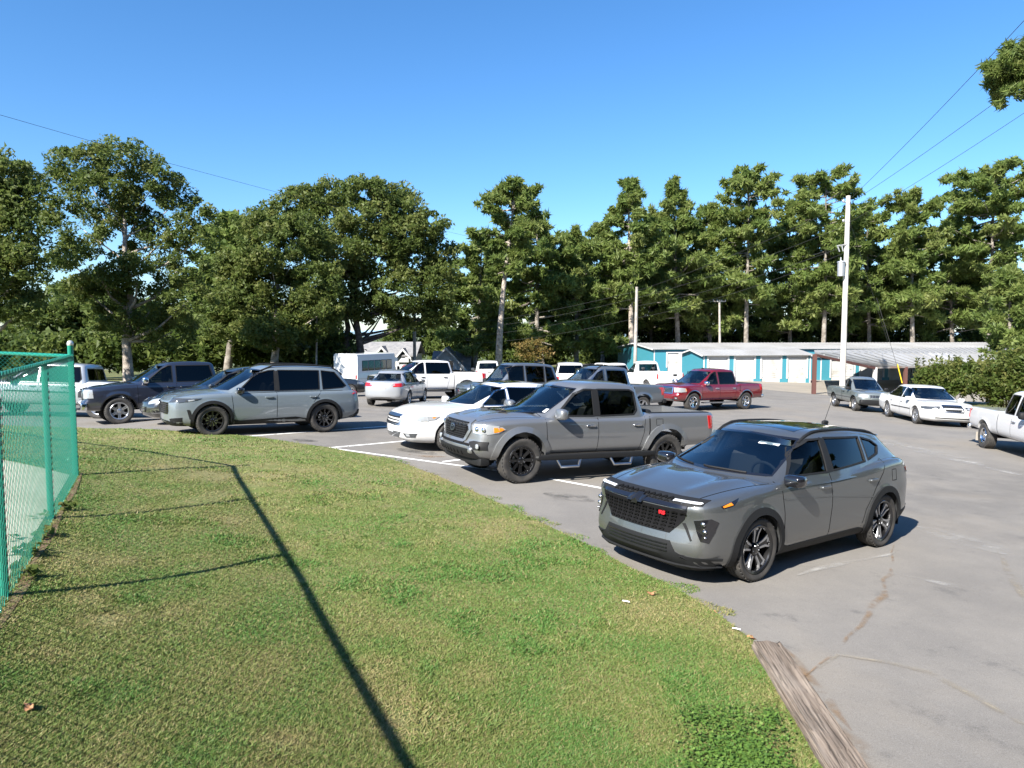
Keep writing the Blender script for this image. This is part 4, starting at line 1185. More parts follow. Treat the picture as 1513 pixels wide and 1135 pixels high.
def suv(o, **k):
    fo, wb, ro, W, Rr, H = k['fo'], k['wb'], k['ro'], k['W'], k['R'], k['H']
    be, hd = k['belt'], k['hood']; ws, rfx, rrx = k['ws'], k['rf'], k['rr']; zl = k.get('zl', .24)
    xF, xR = fo - .09, -(wb + ro) + .06; rb = xR + k.get('rbase', .06)
    b1, b2 = k.get('bp', (-1.5, -2.55)); zt = H - .125; zb_ = be + .03
    g = dict(zb=[(-9, be + .03), (ws - 1.2, be - .03), (2, be - .04)], base=(ws, rb, W - .10, W - .12), top=(rfx, rrx, W - .31, W - .32),
             zr=[(rrx - .1, H - .10), (rrx + .35, H - .05), ((rfx + rrx) / 2, H - .03), (rfx - .25, H - .05), (rfx + .05, H - .10)], crown=.035, bowf=.2, bowr=.08, bulge=.02, p=1.12)
    wins = [([(ws - .46, zb_), (b1 + .05, zb_ + .005), (b1 + .03, zt), (rfx - .2, zt - .01), (rfx + .08, zt - .09)], k.get('g1', 'glass')), ([(b1 - .06, zb_ + .005), (b2 + .04, zb_ + .03), (b2 + .02, zt), (b1 - .05, zt)], 'glass_dark'), ([(b2 - .05, zb_ + .03), (rb + .38, zb_ + .07), (rb + .28, zb_ + .12), (rrx + .18, zt - .04), (b2 - .04, zt)], 'glass_dark')]
    wsh = [(-(W - .25), be + .05), (W - .25, be + .05), (W - .35, H - .135), (0, H - .115), (-(W - .35), H - .135)]
    rwin = [(-(W - .27), be + .11), (W - .27, be + .11), (W - .37, H - .17), (-(W - .37), H - .17)]
    return dict(q=k.get('q', .08), W=W, xF=xF, xR=xR, wb=wb, R=Rr, tw=.235, track=W - .13, arch=k.get('arch', Rr + .055), flare=.014,
                zb=[(xR, zl + .1), (-wb, zl + .02), (.5, zl), (xF, zl)], zt=[(xR, be - .02), (xR + .15, be + .03), (ws - 1.2, be), (ws - .2, be - .015), (ws + .25, be - .04), (fo - .45, hd + .02), (fo - .2, hd - .02), (xF, hd - .07)],
                plan=[(xR, W - .20), (xR + .06, W - .11), (xR + .22, W - .05), (-wb, W), (-1.3, W - .01), (0, W), (.4, W - .02), (fo - .3, W - .08), (fo - .16, W - .15), (xF, W - .27)],
                crown=[(xR, 0), (ws, .05), (fo - .5, .05), (xF, .015)], bowF=.10, bowR=.05, nose=k.get('nose', [(.2, -.10), (.32, -.01), (.5, .0), (.75, .01), (hd, -.03), (hd + .15, -.1)]), tail=[(.25, .08), (.5, .0), (.8, .02), (be, .04), (be + .2, .06)],
                cf=.6, sh=.035, sr=.05, gh=g, xmid=rfx - .25, xmidr=rrx + .25, wsh=wsh, rwin=rwin, wins=wins, glassr='glass_dark', extra=common_extra(o))


M['flap'] = mat('mud_flap_rubber', (.27, .245, .21), .7)
GRP = 'parked vehicles in the lot'
T_, G_, CH, SA, LE, RD, AM, PL = (M[k] for k in ('trim', 'gloss', 'chrome', 'satin', 'lens', 'red_lens', 'amber', 'plate'))
P_WHITE = paint('white_paint', (.60, .60, .60), 0, .3)
P_WHITE2 = paint('work_white_paint', (.60, .60, .59), 0, .4)
P_PEARL = paint('pearl_silver_paint', (.40, .42, .44), .5, .35)
P_CRV = paint('flat_grey_paint', (.130, .158, .180), .05, .3)
P_NAVY = paint('navy_paint', (.020, .024, .040), .3, .3)
P_BLACK = paint('black_paint', (.018, .022, .026), .3, .28)
P_RED = paint('dark_red_paint', (.20, .009, .016), .45, .3)
P_GREY = paint('slate_grey_paint', (.135, .155, .18), .6, .35)
P_SILVER = paint('silver_paint', (.45, .47, .49), .6, .35)
P_OLD = paint('faded_green_grey_paint', (.15, .17, .168), .35, .45)

# grey family SUV by the lawn
Car(name='parked_car', cat='car', group=GRP, label='matte blue-grey family SUV with black wheels parked beside the lawn edge', pose=(-7.54, 17.22, 214.6), paint=P_CRV, rims='black', rimstyle='multi', rimR=.25,
    **suv(dict(arch=(T_, .07, -25, 205, .012), clad=[(-.45, .24), (-2.26, .24), (-2.26, .36), (-1.95, .42), (-.62, .36), (-.45, .40)], fclad=[(-.85, .26), (.85, .26), (.82, .34), (.5, .37), (-.5, .37), (-.82, .34)], rclad=[(-.85, .34), (.85, .34), (.82, .56), (-.82, .56)],
               grille=(.56, .52, .80, 6, G_, T_), flamps=[('headlight', [(.52, .90), (.86, .90), (.86, .82), (.58, .80)], M['lens_dark']), ('fog_lamp', [(.60, .42), (.84, .46), (.82, .36), (.62, .36)], T_)], slamps=[('headlight', [(.72, .80), (.36, .86), (.24, .905), (.42, .90), (.74, .865)], M['lens_dark']), ('headlight_lens', [(.52, .83), (.40, .852), (.40, .878), (.53, .865)], LE), ('bumper_intake', [(.56, .64), (.50, .64), (.42, .42), (.50, .42)], T_), ('tail_light', [(-3.44, .96), (-3.66, .96), (-3.66, 1.06), (-3.50, 1.05)], RD)],
               rlamps=[('tail_light', [(.54, 1.0), (.72, .98), (.70, 1.06), (.58, 1.06)], RD)], fplate=None, rplate=.80,
               seams=[[(-.42, 1.0), (-.45, .75), (-.48, .42)], [(-1.49, 1.03), (-1.49, .42)], [(-2.62, 1.06), (-2.42, .8), (-2.24, .5)], [(-.5, 1.0), (-1.6, 1.04), (-3.2, 1.06)]], handles=((-1.30, -2.40), .915, P_CRV), wtm=T_, wtw=.02, pillar=[(-1.45, 1.05), (-1.56, 1.05), (-1.56, 1.555), (-1.46, 1.555)],
               mirror=(-.60, 1.08, .80, G_, (.085, .115, .075)), rails=(-1.15, -3.25, .60, T_), under=.26),
          q=.06, fo=.95, wb=2.70, ro=1.05, W=.93, R=.368, H=1.69, belt=1.03, hood=.93, ws=-.12, rf=-1.12, rr=-3.20, bp=(-1.50, -2.62), zl=.24, rbase=.10, g1='glass_dark'))

# dark saloon between the navy pickup and the grey SUV
Car(name='parked_car', cat='car', group=GRP, label='dark saloon squeezed between the navy pickup and the blue-grey SUV', pose=(-9.25, 19.75, 215), paint=P_BLACK, rims='alloy', rimstyle='five',
    **sedan(dict(grille=(.42, .38, .52, 3, T_, CH), flamps=[('headlight', [(.46, .70), (.86, .74), (.88, .62), (.50, .58)], LE)], slamps=[('headlight', [(.72, .60), (.40, .66), (.30, .74), (.50, .73), (.74, .69)], LE), ('amber_lens', [(.46, .72), (.34, .735), (.40, .68), (.46, .67)], AM)], fpanels=[([(.58, .44), (.84, .46), (.84, .34), (.60, .32)], SA), ([(-.58, .44), (-.84, .46), (-.84, .34), (-.60, .32)], SA), ([(.62, .42), (.81, .43), (.81, .36), (.64, .345)], T_)],
                 seams=[[(-.46, .94), (-.48, .35)], [(-1.43, .96), (-1.43, .35)]], mirror=(-.62, .98, .80, P_BLACK, (.08, .11, .07)), handles=((-1.3,), .84, P_BLACK)),
            fo=.95, wb=2.85, ro=1.07, W=.925, R=.33, H=1.47, belt=.95, hood=.74, deck=1.02, ws=-.22, rf=-1.25, rr=-2.75, dkx=-3.45))

# navy pickup
Car(name='pickup_truck', cat='pickup', group=GRP, label='dark navy pickup with chrome front bumper next to the green fence post', pose=(-12.35, 21.9, 216), paint=P_NAVY, rims='alloy', rimstyle='six', rimR=.255,
    **pickup(dict(grille=(.62, .78, 1.06, 2, T_, CH), gsurround=CH, flamps=[('headlight', [(.66, 1.06), (.90, 1.06), (.90, .80), (.68, .80)], LE)], slamps=[('headlight', [(.82, 1.05), (.68, 1.05), (.66, .80), (.82, .80)], LE), ('headlight_divider', [(.84, .92), (.61, .92), (.61, .905), (.84, .905)], T_)], bumpers=[('front_bumper', .90, .98, .56, .10, .13, CH)],
                  seams=[[(-.50, 1.2), (-.52, .5)], [(-1.60, 1.2), (-1.60, .5)], [(-2.62, 1.2), (-2.55, .5)]], wide=[[(-2.92, 1.27), (-2.88, .55)]], handles=((-1.42, -1.80), 1.08, CH), mirror=(-.72, 1.30, .90, CH, (.09, .14, .11)), clear=1, under=.40, arch=(T_, .03, -10, 190, .006), wtm=T_, wtw=.02),
             fo=.98, wb=3.645, ro=1.2, W=1.015, R=.40, hood=1.12, belt=1.20, rail=1.30, roof=1.86, ws=-.30, rf=-1.22, cr=-2.92, q=.08))

# white or silver pickup behind the fence
Car(name='pickup_truck', cat='pickup', group=GRP, label='silver pickup seen through the green chain link mesh at the left edge', pose=(-17.6, 24.3, 187), paint=P_PEARL, rims='alloy', rimstyle='five', rimR=.25,
    **pickup(dict(grille=(.6, .8, 1.06, 2, T_, CH), flamps=[('headlight', [(.64, 1.06), (.92, 1.06), (.92, .8), (.66, .8)], LE)], bumpers=[('front_bumper', .88, .98, .58, .1, .13, CH)], seams=[[(-.5, 1.15), (-.52, .5)], [(-1.6, 1.15), (-1.6, .5)]], strip=([(-.55, .86), (-2.6, .86)], .05, T_), handles=((-1.42, -2.4), 1.03, CH), mirror=(-.72, 1.26, .9, T_, (.09, .14, .11)), under=.4),
             fo=.95, wb=3.5, ro=1.15, W=.99, R=.40, hood=1.1, belt=1.17, rail=1.26, roof=1.84, ws=-.30, rf=-1.22, cr=-3.1))

# white saloon in front of the silver grey pickup
Car(name='parked_car', cat='car', group=GRP, label='white saloon with chrome grille, nose out beside the silver grey pickup', pose=(-1.80, 16.35, 209), paint=P_WHITE, rims='alloy', rimstyle='five',
    **sedan(dict(grille=(.40, .575, .755, 3, P_WHITE, T_), gcut=.10, gbw=.022, gsurround=SA, flamps=[('headlight', [(.50, .76), (.88, .80), (.90, .70), (.54, .67)], LE), ('fog_lamp', [(.52, .40), (.82, .42), (.78, .33), (.58, .32)], M['lens_dark']), ('fog_lamp_lens', [(.60, .39), (.70, .395), (.70, .345), (.61, .34)], LE)],
                 slamps=[('headlight', [(.72, .68), (.40, .73), (.30, .80), (.50, .80), (.74, .77)], LE), ('amber_lens', [(.42, .755), (.34, .79), (.46, .785), (.46, .755)], AM)], fpanels=[([(-.46, .42), (.46, .42), (.36, .29), (-.36, .29)], M['lens_dark'])], fplate=.47,
                 seams=[[(-.48, .98), (-.50, .35)], [(-1.46, 1.0), (-1.46, .35)]], mirror=(-.64, 1.03, .82, P_WHITE, (.08, .115, .075)), handles=((-1.32, -2.3), .90, P_WHITE), sunroof=(-1.45, -2.05, .38), wtm=CH, wtw=.016),
            q=.06, fo=1.02, wb=2.868, ro=1.26, W=.965, R=.345, H=1.54, belt=1.0, hood=.84, deck=1.09, ws=-.28, rf=-1.32, rr=-2.85, dkx=-3.6, bp=-1.45, nose=[(.18, -.10), (.3, -.01), (.45, .02), (.6, .0), (.76, -.04), (.95, -.14)]))

# pale silver saloon seen from behind
Car(name='parked_car', cat='car', group=GRP, label='pale silver small saloon seen from behind with red tail lamps', pose=(-4.75, 31.6, 83), paint=P_PEARL, rims='alloy', rimstyle='five', seatmat='tan_seat',
    **sedan(dict(rlamps=[('tail_light', [(.42, .93), (.74, .95), (.76, .80), (.44, .80)], RD), ('reverse_lamp', [(.36, .92), (.50, .925), (.52, .84), (.38, .84)], LE)], slamps=[('tail_light', [(-3.42, .80), (-3.10, .88), (-3.14, .95), (-3.42, .93)], RD)], rplate=.80, rpm=mat('plate_reddish', (.6, .42, .4), .4), rclad=[(-.5, .26), (.5, .26), (.5, .31), (-.5, .31)],
                 seams=[[(-.46, .92), (-.48, .35)], [(-1.42, .94), (-1.42, .35)]], mirror=(-.6, .98, .76, T_, (.08, .11, .07)), handles=((-1.3, -2.2), .82, P_PEARL)),
            fo=.94, wb=2.60, ro=1.0, W=.88, R=.315, H=1.465, belt=.93, hood=.76, deck=1.03, ws=-.18, rf=-1.15, rr=-2.55, dkx=-3.15, gr='glass', g2='glass'))

# white crew cab pickup in the second row
Car(name='pickup_truck', cat='pickup', group=GRP, label='white crew cab pickup in the row behind, broadside beside the bus', pose=(-6.1, 34.9, 207.5), paint=P_WHITE, rims='alloy', rimstyle='six', rimR=.27,
    **pickup(dict(arch=(T_, .04, -20, 200, .010), grille=(.60, .74, 1.08, 3, G_, T_), gsurround=CH, flamps=[('headlight', [(.63, 1.08), (.92, 1.08), (.92, .84), (.66, .84)], LE)], slamps=[('tail_light', [(-4.62, 1.28), (-4.77, 1.28), (-4.77, .98), (-4.66, .98)], RD)], rlamps=[('tail_light', [(.86, 1.28), (.98, 1.28), (.98, .98), (.86, .98)], RD)], bumpers=[('front_bumper', .90, .98, .58, .1, .13, CH), ('rear_bumper', -4.88, .98, .62, .1, .1, CH)],
                  seams=[[(-.50, 1.2), (-.52, .5)], [(-1.62, 1.2), (-1.62, .5)], [(-2.85, 1.2), (-2.7, .55)]], wide=[[(-3.10, 1.30), (-3.06, .55)]], handles=((-1.42, -2.60), 1.06, G_), mirror=(-.72, 1.30, .90, CH, (.09, .14, .11)), clear=1, strip=([(-.55, .52), (-2.75, .52)], .06, SA), under=.40,
                  extra=lambda s: [MB().box(-2.9, -.5, sg * 1.0 - .1, sg * 1.0 + .1, .34, .40).build('running_board', [SA], s.root) for sg in (1, -1)]),
             fo=.98, wb=3.745, ro=1.16, W=1.03, R=.41, hood=1.14, belt=1.21, rail=1.33, roof=1.90, ws=-.30, rf=-1.24, cr=-3.10, q=.10))

# small black saloon
Car(name='parked_car', cat='car', group=GRP, label='small black car half hidden behind the tail of the blue-grey SUV', pose=(-8.6, 37.0, 20), paint=P_BLACK, rims='alloy', rimstyle='five',
    **sedan(dict(far=True, flamps=[('headlight', [(.5, .74), (.84, .76), (.84, .64), (.5, .62)], LE)]), q=.12, fo=.92, wb=2.6, ro=.98, W=.87, R=.31, H=1.44, belt=.92, hood=.76, deck=1.02, ws=-.2, rf=-1.2, rr=-2.5, dkx=-3.1))

# red pickup facing the camera
Car(name='pickup_truck', cat='pickup', group=GRP, label='dark red crew cab pickup with chrome wheels in front of the blue storage units', pose=(7.30, 30.96, 211), paint=P_RED, rims='chrome', rimstyle='six', rimR=.235,
    **pickup(dict(arch=(SA, .035, -15, 195, .012), grille=(.56, .74, 1.01, 5, T_, SA), gsurround=CH, flamps=[('headlight', [(.60, 1.0), (.88, .99), (.88, .80), (.64, .80)], LE), ('fog_lamp', [(.66, .60), (.80, .61), (.80, .50), (.68, .50)], M['lens_dark']), ('fog_lamp_lens', [(.70, .58), (.77, .58), (.77, .525), (.71, .525)], LE)], slamps=[('headlight', [(.80, .99), (.48, .98), (.44, .82), (.80, .80)], LE), ('amber_lens', [(.52, .96), (.45, .95), (.42, .85), (.52, .84)], AM), ('tail_light', [(-4.16, 1.14), (-4.30, 1.14), (-4.30, .86), (-4.2, .86)], RD)],
                  bumpers=[('rear_bumper', -4.42, .90, .60, .1, .09, CH)], fclad=[(-.7, .40), (.7, .40), (.66, .52), (-.66, .52)], fcm=SA, text=[('grille_letters', 'GMC', 'F', 0, .885, .13, M['redbadge'])], seams=[[(-.48, 1.1), (-.50, .5)], [(-1.58, 1.1), (-1.58, .5)], [(-2.66, 1.1), (-2.52, .55)]], wide=[[(-2.86, 1.18), (-2.82, .55)]], handles=((-1.40, -2.46), .97, CH), mirror=(-.70, 1.19, .84, CH, (.09, .13, .10)), clear=1, under=.40,
                  extra=lambda s: [MB().box(-2.6, -.5, sg * .95 - .09, sg * .95 + .09, .33, .38).build('running_board', [SA], s.root) for sg in (1, -1)] + [MB().box(-4.28, -2.96, -.68, .68, 1.15, 1.18).build('bed_cover', [T_], s.root)]),
             fo=.95, wb=3.258, ro=1.19, W=.945, R=.388, hood=1.07, belt=1.12, rail=1.17, roof=1.79, ws=-.28, rf=-1.22, cr=-2.86, q=.08))

# grey SUV and grey pickup in the second row
Car(name='parked_car', cat='car', group=GRP, label='slate grey boxy SUV behind the white saloon, only hood, glass and roof in view', pose=(-1.25, 25.9, 207), paint=P_GREY, rims='alloy', rimstyle='five',
    **suv(dict(grille=(.5, .7, .95, 3, G_, T_), flamps=[('headlight', [(.56, .98), (.8, .98), (.8, .8), (.58, .8)], LE)], seams=[[(-.5, 1.1), (-.52, .5)], [(-1.6, 1.1), (-1.6, .5)]], handles=((-1.4, -2.4), 1.0, T_), mirror=(-.7, 1.22, .84, T_, (.08, .12, .1)), under=.4,
               extra=lambda s: (lambda b: b.build('spare_wheel', [M['tyre'], M['rimblack']], s.root))(MB().lathe([(.20, -.02), (.22, .10), (.36, .12), (.39, .06), (.39, -.06), (.36, -.10)], 28, M=Matrix.Translation((-3.14, 0, 1.06)) @ Matrix.Rotation(R(90), 4, 'Z')))),
          q=.10, fo=.75, wb=2.55, ro=.62, W=.935, R=.41, H=1.95, belt=1.18, hood=1.12, ws=-.35, rf=-.95, rr=-2.85, bp=(-1.5, -2.35), zl=.42, rbase=.02))
Car(name='pickup_truck', cat='pickup', group=GRP, label='slate grey pickup behind the silver grey one, its bed end and tail lamp showing', pose=(1.75, 26.5, 207.5), paint=P_GREY, rims='alloy', rimstyle='five',
    **pickup(dict(grille=(.5, .72, 1.0, 3, T_, CH), flamps=[('headlight', [(.56, 1.0), (.86, 1.0), (.86, .8), (.6, .8)], LE)], slamps=[('tail_light', [(-4.12, 1.12), (-4.26, 1.12), (-4.26, .82), (-4.16, .82)], RD)], rlamps=[('tail_light', [(.78, 1.12), (.89, 1.12), (.89, .82), (.78, .82)], RD)], bumpers=[('rear_bumper', -4.37, .88, .58, .1, .09, T_)], seams=[[(-.5, 1.1), (-.52, .5)], [(-1.6, 1.1), (-1.6, .5)]], wide=[[(-2.82, 1.16), (-2.78, .55)]], handles=((-1.42, -2.4), .98, T_), mirror=(-.7, 1.18, .86, T_, (.09, .13, .1)), under=.4, rails=(-1.3, -2.6, .55, T_), wtm=SA, wtw=.05),
             fo=.92, wb=3.235, ro=1.13, W=.925, R=.38, hood=1.06, belt=1.12, rail=1.20, roof=1.88, ws=-.28, rf=-1.22, cr=-2.80, q=.10, flare=.06))

# vehicles at the back of the lot
Car(name='parked_car', cat='car', group=GRP, label='dark red SUV behind the bed of the white crew cab pickup', pose=(-4.9, 46.5, 62), paint=paint('bright_red_paint', (.36, .02, .03), .3, .3), rims='alloy', rimstyle='five',
    **suv(dict(far=True, rlamps=[('tail_light', [(.6, 1.2), (.8, 1.2), (.8, .9), (.6, .9)], RD)], rplate=.8), q=.13, fo=.9, wb=2.7, ro=.95, W=.92, R=.36, H=1.72, belt=1.06, hood=1.0, ws=-.25, rf=-1.1, rr=-3.1))
Car(name='pickup_truck', cat='pickup', group=GRP, label='white pickup seen from behind to the right of the small red SUV', pose=(-2.0, 54.5, 95), paint=P_WHITE2, rims='alloy', rimstyle='five',
    **pickup(dict(far=True, rlamps=[('tail_light', [(.84, 1.28), (.96, 1.28), (.96, .95), (.84, .95)], RD)], bumpers=[('rear_bumper', -4.85, .95, .6, .1, .1, CH)], mirror=(-.72, 1.3, .9, T_, (.09, .15, .12)), clear=3, extra=lambda s: s.panel('tailgate_handle', [(-.12, 1.16), (.12, 1.16), (.12, 1.10), (-.12, 1.10)], 'B', T_, off=.012, res=.3)),
             fo=.95, wb=3.7, ro=1.15, W=1.0, R=.40, hood=1.12, belt=1.2, rail=1.30, roof=1.92, ws=-.3, rf=-1.22, cr=-3.0, q=.13, gr='glass'))
Car(name='parked_car', cat='car', group=GRP, label='white SUV seen from behind above the silver grey pickup roof', pose=(3.4, 43.2, 88), paint=P_WHITE2, rims='alloy', rimstyle='five',
    **suv(dict(far=True, rlamps=[('tail_light', [(.66, 1.22), (.84, 1.22), (.84, .92), (.66, .92)], RD)], rplate=.85), q=.13, fo=.9, wb=3.0, ro=1.1, W=.98, R=.39, H=1.9, belt=1.16, hood=1.08, ws=-.25, rf=-1.1, rr=-3.6, bp=(-1.6, -2.75), zl=.3))
Car(name='parked_car', cat='car', group=GRP, label='white SUV with a dark roof, half hidden left of the white work pickup', pose=(5.6, 48.5, 112), paint=P_WHITE2, rims='alloy', rimstyle='five',
    **suv(dict(far=True, rlamps=[('tail_light', [(.66, 1.2), (.82, 1.2), (.82, .9), (.66, .9)], RD)], sunroof=(-1.15, -3.0, .56)), q=.13, fo=.9, wb=2.8, ro=1.0, W=.95, R=.37, H=1.82, belt=1.12, hood=1.05, ws=-.25, rf=-1.1, rr=-3.3, bp=(-1.55, -2.6), zl=.28))
Car(name='pickup_truck', cat='pickup', group=GRP, label='white regular cab work pickup with red tail lamp, back towards the camera', pose=(8.0, 46.0, 108), paint=P_WHITE2, rims='steel', rimstyle='disc',
    **pickup(dict(far=True, rlamps=[('tail_light', [(.82, 1.28), (.96, 1.28), (.96, .90), (.82, .90)], RD)], bumpers=[('rear_bumper', -4.42, .95, .58, .1, .1, T_)], mirror=(-.72, 1.3, .9, T_, (.09, .15, .13)), extra=lambda s: s.panel('tailgate_badge', [(-.42, 1.20), (-.18, 1.20), (-.18, 1.09), (-.42, 1.09)], 'B', T_, off=.012, res=.3), seams=[[(-1.55, 1.2), (-1.55, .6)]], wide=[[(-1.76, 1.3), (-1.76, .6)]]),
             fo=.95, wb=3.35, ro=1.13, W=1.0, R=.39, hood=1.12, belt=1.2, rail=1.30, roof=1.92, ws=-.3, rf=-1.2, cr=-1.86, bp=-1.62, two=False, q=.12, gr='glass'))

# old grey-green single cab pickup
Car(name='pickup_truck', cat='pickup', group=GRP, label='old grey-green single cab pickup with black bumper ahead of the white limousine-like saloon', pose=(16.93, 33.2, 264.5), paint=P_OLD, rims='steel', rimstyle='disc', rimR=.2,
    **pickup(dict(arch=(T_, .02, -10, 190, .004), grille=(.42, .66, .82, 0, T_, SA), gups=12, gsurround=P_OLD, flamps=[('headlight', [(.44, .83), (.74, .83), (.76, .68), (.46, .67)], LE), ('fog_lamp', [(.52, .50), (.68, .50), (.68, .42), (.52, .42)], LE)], slamps=[('headlight', [(.70, .83), (.46, .82), (.46, .68), (.70, .68)], LE)], bumpers=[('front_bumper', .74, .82, .48, .13, .12, T_)], seams=[[(-.42, .98), (-.44, .42)], [(-1.46, .98), (-1.44, .42)]], wide=[[(-1.58, 1.06), (-1.56, .45)]], handles=((-1.3,), .86, T_), mirror=(-.62, 1.04, .76, T_, (.06, .10, .08)), under=.3, strip=([(.2, .62), (-3.6, .62)], .02, T_), fplate=None, flap='flap'),
             fo=.83, wb=2.62, ro=1.15, W=.84, R=.33, tw=.22, hood=.92, belt=.97, rail=1.02, roof=1.57, ws=-.22, rf=-.98, cr=-1.62, bp=-1.36, two=False, zl=.34, q=.08, gr='glass', arch=.40, nose=[(.3, -.04), (.45, .02), (.6, .0), (.8, -.04), (.95, -.12)]))

# long white saloon
Car(name='parked_car', cat='car', group=GRP, label='long white saloon with upright chrome grille parked along the shrubs', pose=(16.75, 27.45, 261), paint=P_WHITE2, rims='alloy', rimstyle='multi', rimR=.23,
    **sedan(dict(grille=(.34, .58, .80, 0, T_, SA), gcut=.12, gups=9, gsurround=SA, flamps=[('headlight', [(.42, .77), (.86, .75), (.88, .64), (.48, .66)], M['lens_dark']), ('headlight_lens', [(.50, .75), (.66, .745), (.66, .67), (.52, .675)], LE)], slamps=[('headlight', [(.74, .64), (.46, .66), (.42, .73), (.74, .755)], M['lens_dark'])], fpanels=[([(-.6, .36), (.6, .36), (.6, .325), (-.6, .325)], T_)], seams=[[(-.50, .90), (-.54, .32)], [(-1.62, .92), (-1.62, .32)], [(-2.72, .94), (-2.55, .5)]], strip=([(-.5, .56), (-2.5, .56)], .035, T_), wtm=CH, wtw=.016, mirror=(-.72, .96, .86, P_WHITE2, (.09, .12, .075)), handles=((-1.45, -2.5), .80, P_WHITE2),
                 extra=lambda s: s.ribbon('bumper_trim', [[(-.80, .50), (.80, .50)]], 'F', .03, P_WHITE, off=.02, depth=.02)),
            fo=1.0, wb=2.99, ro=1.47, W=.985, R=.335, H=1.48, belt=.93, hood=.80, deck=.98, ws=-.34, rf=-1.35, rr=-2.85, dkx=-3.75, bp=-1.64, gr='glass', g2='glass'))

# white pickup at the right edge
Car(name='pickup_truck', cat='pickup', group=GRP, label='white pickup cut off by the right edge, only its bed and rear wheel in view', pose=(13.72, 16.9, 256), paint=P_WHITE, rims='chrome', rimstyle='disc', rimR=.22,
    **pickup(dict(seams=[[(-.5, 1.05), (-.52, .5)], [(-1.58, 1.05), (-1.58, .5)]], wide=[[(-2.42, 1.15), (-2.40, .5)]], slamps=[('tail_light', [(-4.40, 1.08), (-4.52, 1.08), (-4.52, .82), (-4.42, .82)], RD)], rlamps=[('tail_light', [(.78, 1.08), (.89, 1.08), (.89, .82), (.78, .82)], RD)], bumpers=[('rear_bumper', -4.62, .88, .52, .09, .09, CH), ('front_bumper', .9, .88, .52, .09, .12, CH)], handles=((-1.40,), .93, CH), mirror=(-.7, 1.15, .86, T_, (.09, .13, .1)), flap='flap', under=.36),
             fo=.95, wb=3.33, ro=1.28, W=.93, R=.365, hood=1.02, belt=1.08, rail=1.14, roof=1.74, ws=-.28, rf=-1.2, cr=-2.42, bp=-1.55, q=.08, cover=True))

# small dark vehicle under the far shed
Car(name='parked_car', cat='car', group=GRP, label='small dark car standing under the far edge of the long metal roof', pose=(45.0, 80.0, 255), paint=P_BLACK, rims='alloy', rimstyle='five',
    **suv(dict(far=True, flamps=[('headlight', [(.5, .9), (.8, .9), (.8, .75), (.5, .75)], LE)]), q=.15, fo=.9, wb=2.7, ro=.95, W=.92, R=.36, H=1.7, belt=1.04, hood=.98, ws=-.25, rf=-1.1, rr=-3.1))


# ------------------------------------------------------------------ shuttle bus
def bus():
    r = empty('shuttle_bus'); tag(r, 'white shuttle bus with dark windows parked left of the white crew cab pickup', 'bus')
    W = M['buswhite'] = paint('bus_white', (.66, .67, .68), 0, .35)
    hw, L, z0, z1 = 1.18, 6.3, .52, 2.98
    prof = [(-hw, z0), (hw, z0), (hw, z1 - .22), (hw - .05, z1 - .08), (hw - .2, z1), (-hw + .2, z1), (-hw + .05, z1 - .08), (-hw, z1 - .22)]
    b = MB(); b.prism(prof, 'x', -5.6, -.1)
    cap = [(-.1, z0 + .1), (.0, z0 + .1), (.0, 1.55), (-.1, z1 - .1)]
    body = b.build('body', [W], r, sharp=25)
    d = MB(); d.prism([(-.1, 2.70), (.62, 2.45), (.66, 2.22), (-.1, 2.1)], 'y', -1.0, 1.0); d.build('roof_cap', [W], r)
    c = MB(); c.prism([(-.12, .5), (1.35, .5), (1.42, .95), (1.05, 1.18), (.55, 1.22), (.15, 2.05), (-.12, 2.08)], 'y', -.95, .95); c.build('cab', [W], r)
    g = MB(); g.prism([(.54, 1.27), (.20, 2.0), (.215, 2.01), (.56, 1.275)], 'y', -.85, .85); g.build('windshield', [M['glass_dark']], r)
    for sg in (1, -1):
        for k in range(5):
            x1 = -.62 - k * .88
            w = MB(); w.box(x1 - .82, x1, sg * (hw + .004) - .012, sg * (hw + .004) + .012, 1.55, 2.40); f = w.build('window', [M['trim']], r)
            p = MB(); p.box(x1 - .78, x1 - .04, sg * (hw + .02) - .004, sg * (hw + .02) + .004, 1.59, 2.36); p.build('pane', [M['gloss']], f)
        w = MB(); w.box(-.5, .05, sg * .965 - .02, sg * .965 + .02, 1.3, 2.0); w.build('cab_window', [M['gloss']], r)
        t = MB(); t.box(-5.63, -5.60, sg * 1.05 - .07, sg * 1.05 + .07, .95, 1.25); t.build('tail_light', [M['red_lens']], r)
        m = MB(); m.blob((.35, sg * 1.25, 1.55), (.06, .12, .2), .5); m.build('side_mirror', [M['trim']], r)
    s_ = MB(); s_.box(-5.6, -.12, -hw - .006, hw + .006, .90, .93); s_.build('side_rail', [M['satin']], r)
    s_ = MB(); s_.box(-5.78, -5.6, -1.1, 1.1, .48, .66); s_.build('rear_bumper', [M['trim']], r)
    s_ = MB(); s_.box(-5.5, .9, -.7, .7, .3, .55); s_.build('chassis', [M['dark']], r)
    tm, rm, _ = wheel_meshes(.38, .24, .21, 'steel', 'disc')
    for x in (.75, -3.55):
        for sg in (1, -1):
            w = empty('wheel', (x, sg * .95, .38), r); w.rotation_euler = (0, 0, 0 if sg > 0 else math.pi)
            link('tyre', tm, w); link('rim', rm, w)
    h = R(66.2); c0 = Vector((-12.6, 57.6, 0)); loc = c0 + Vector((math.cos(h), math.sin(h), 0)) * 5.6 + Vector((-math.sin(h), math.cos(h), 0)) * 1.18
    r.location = (loc.x, loc.y, ground(c0.x, c0.y) - .12); r.rotation_euler = (0, 0, h)
bus()
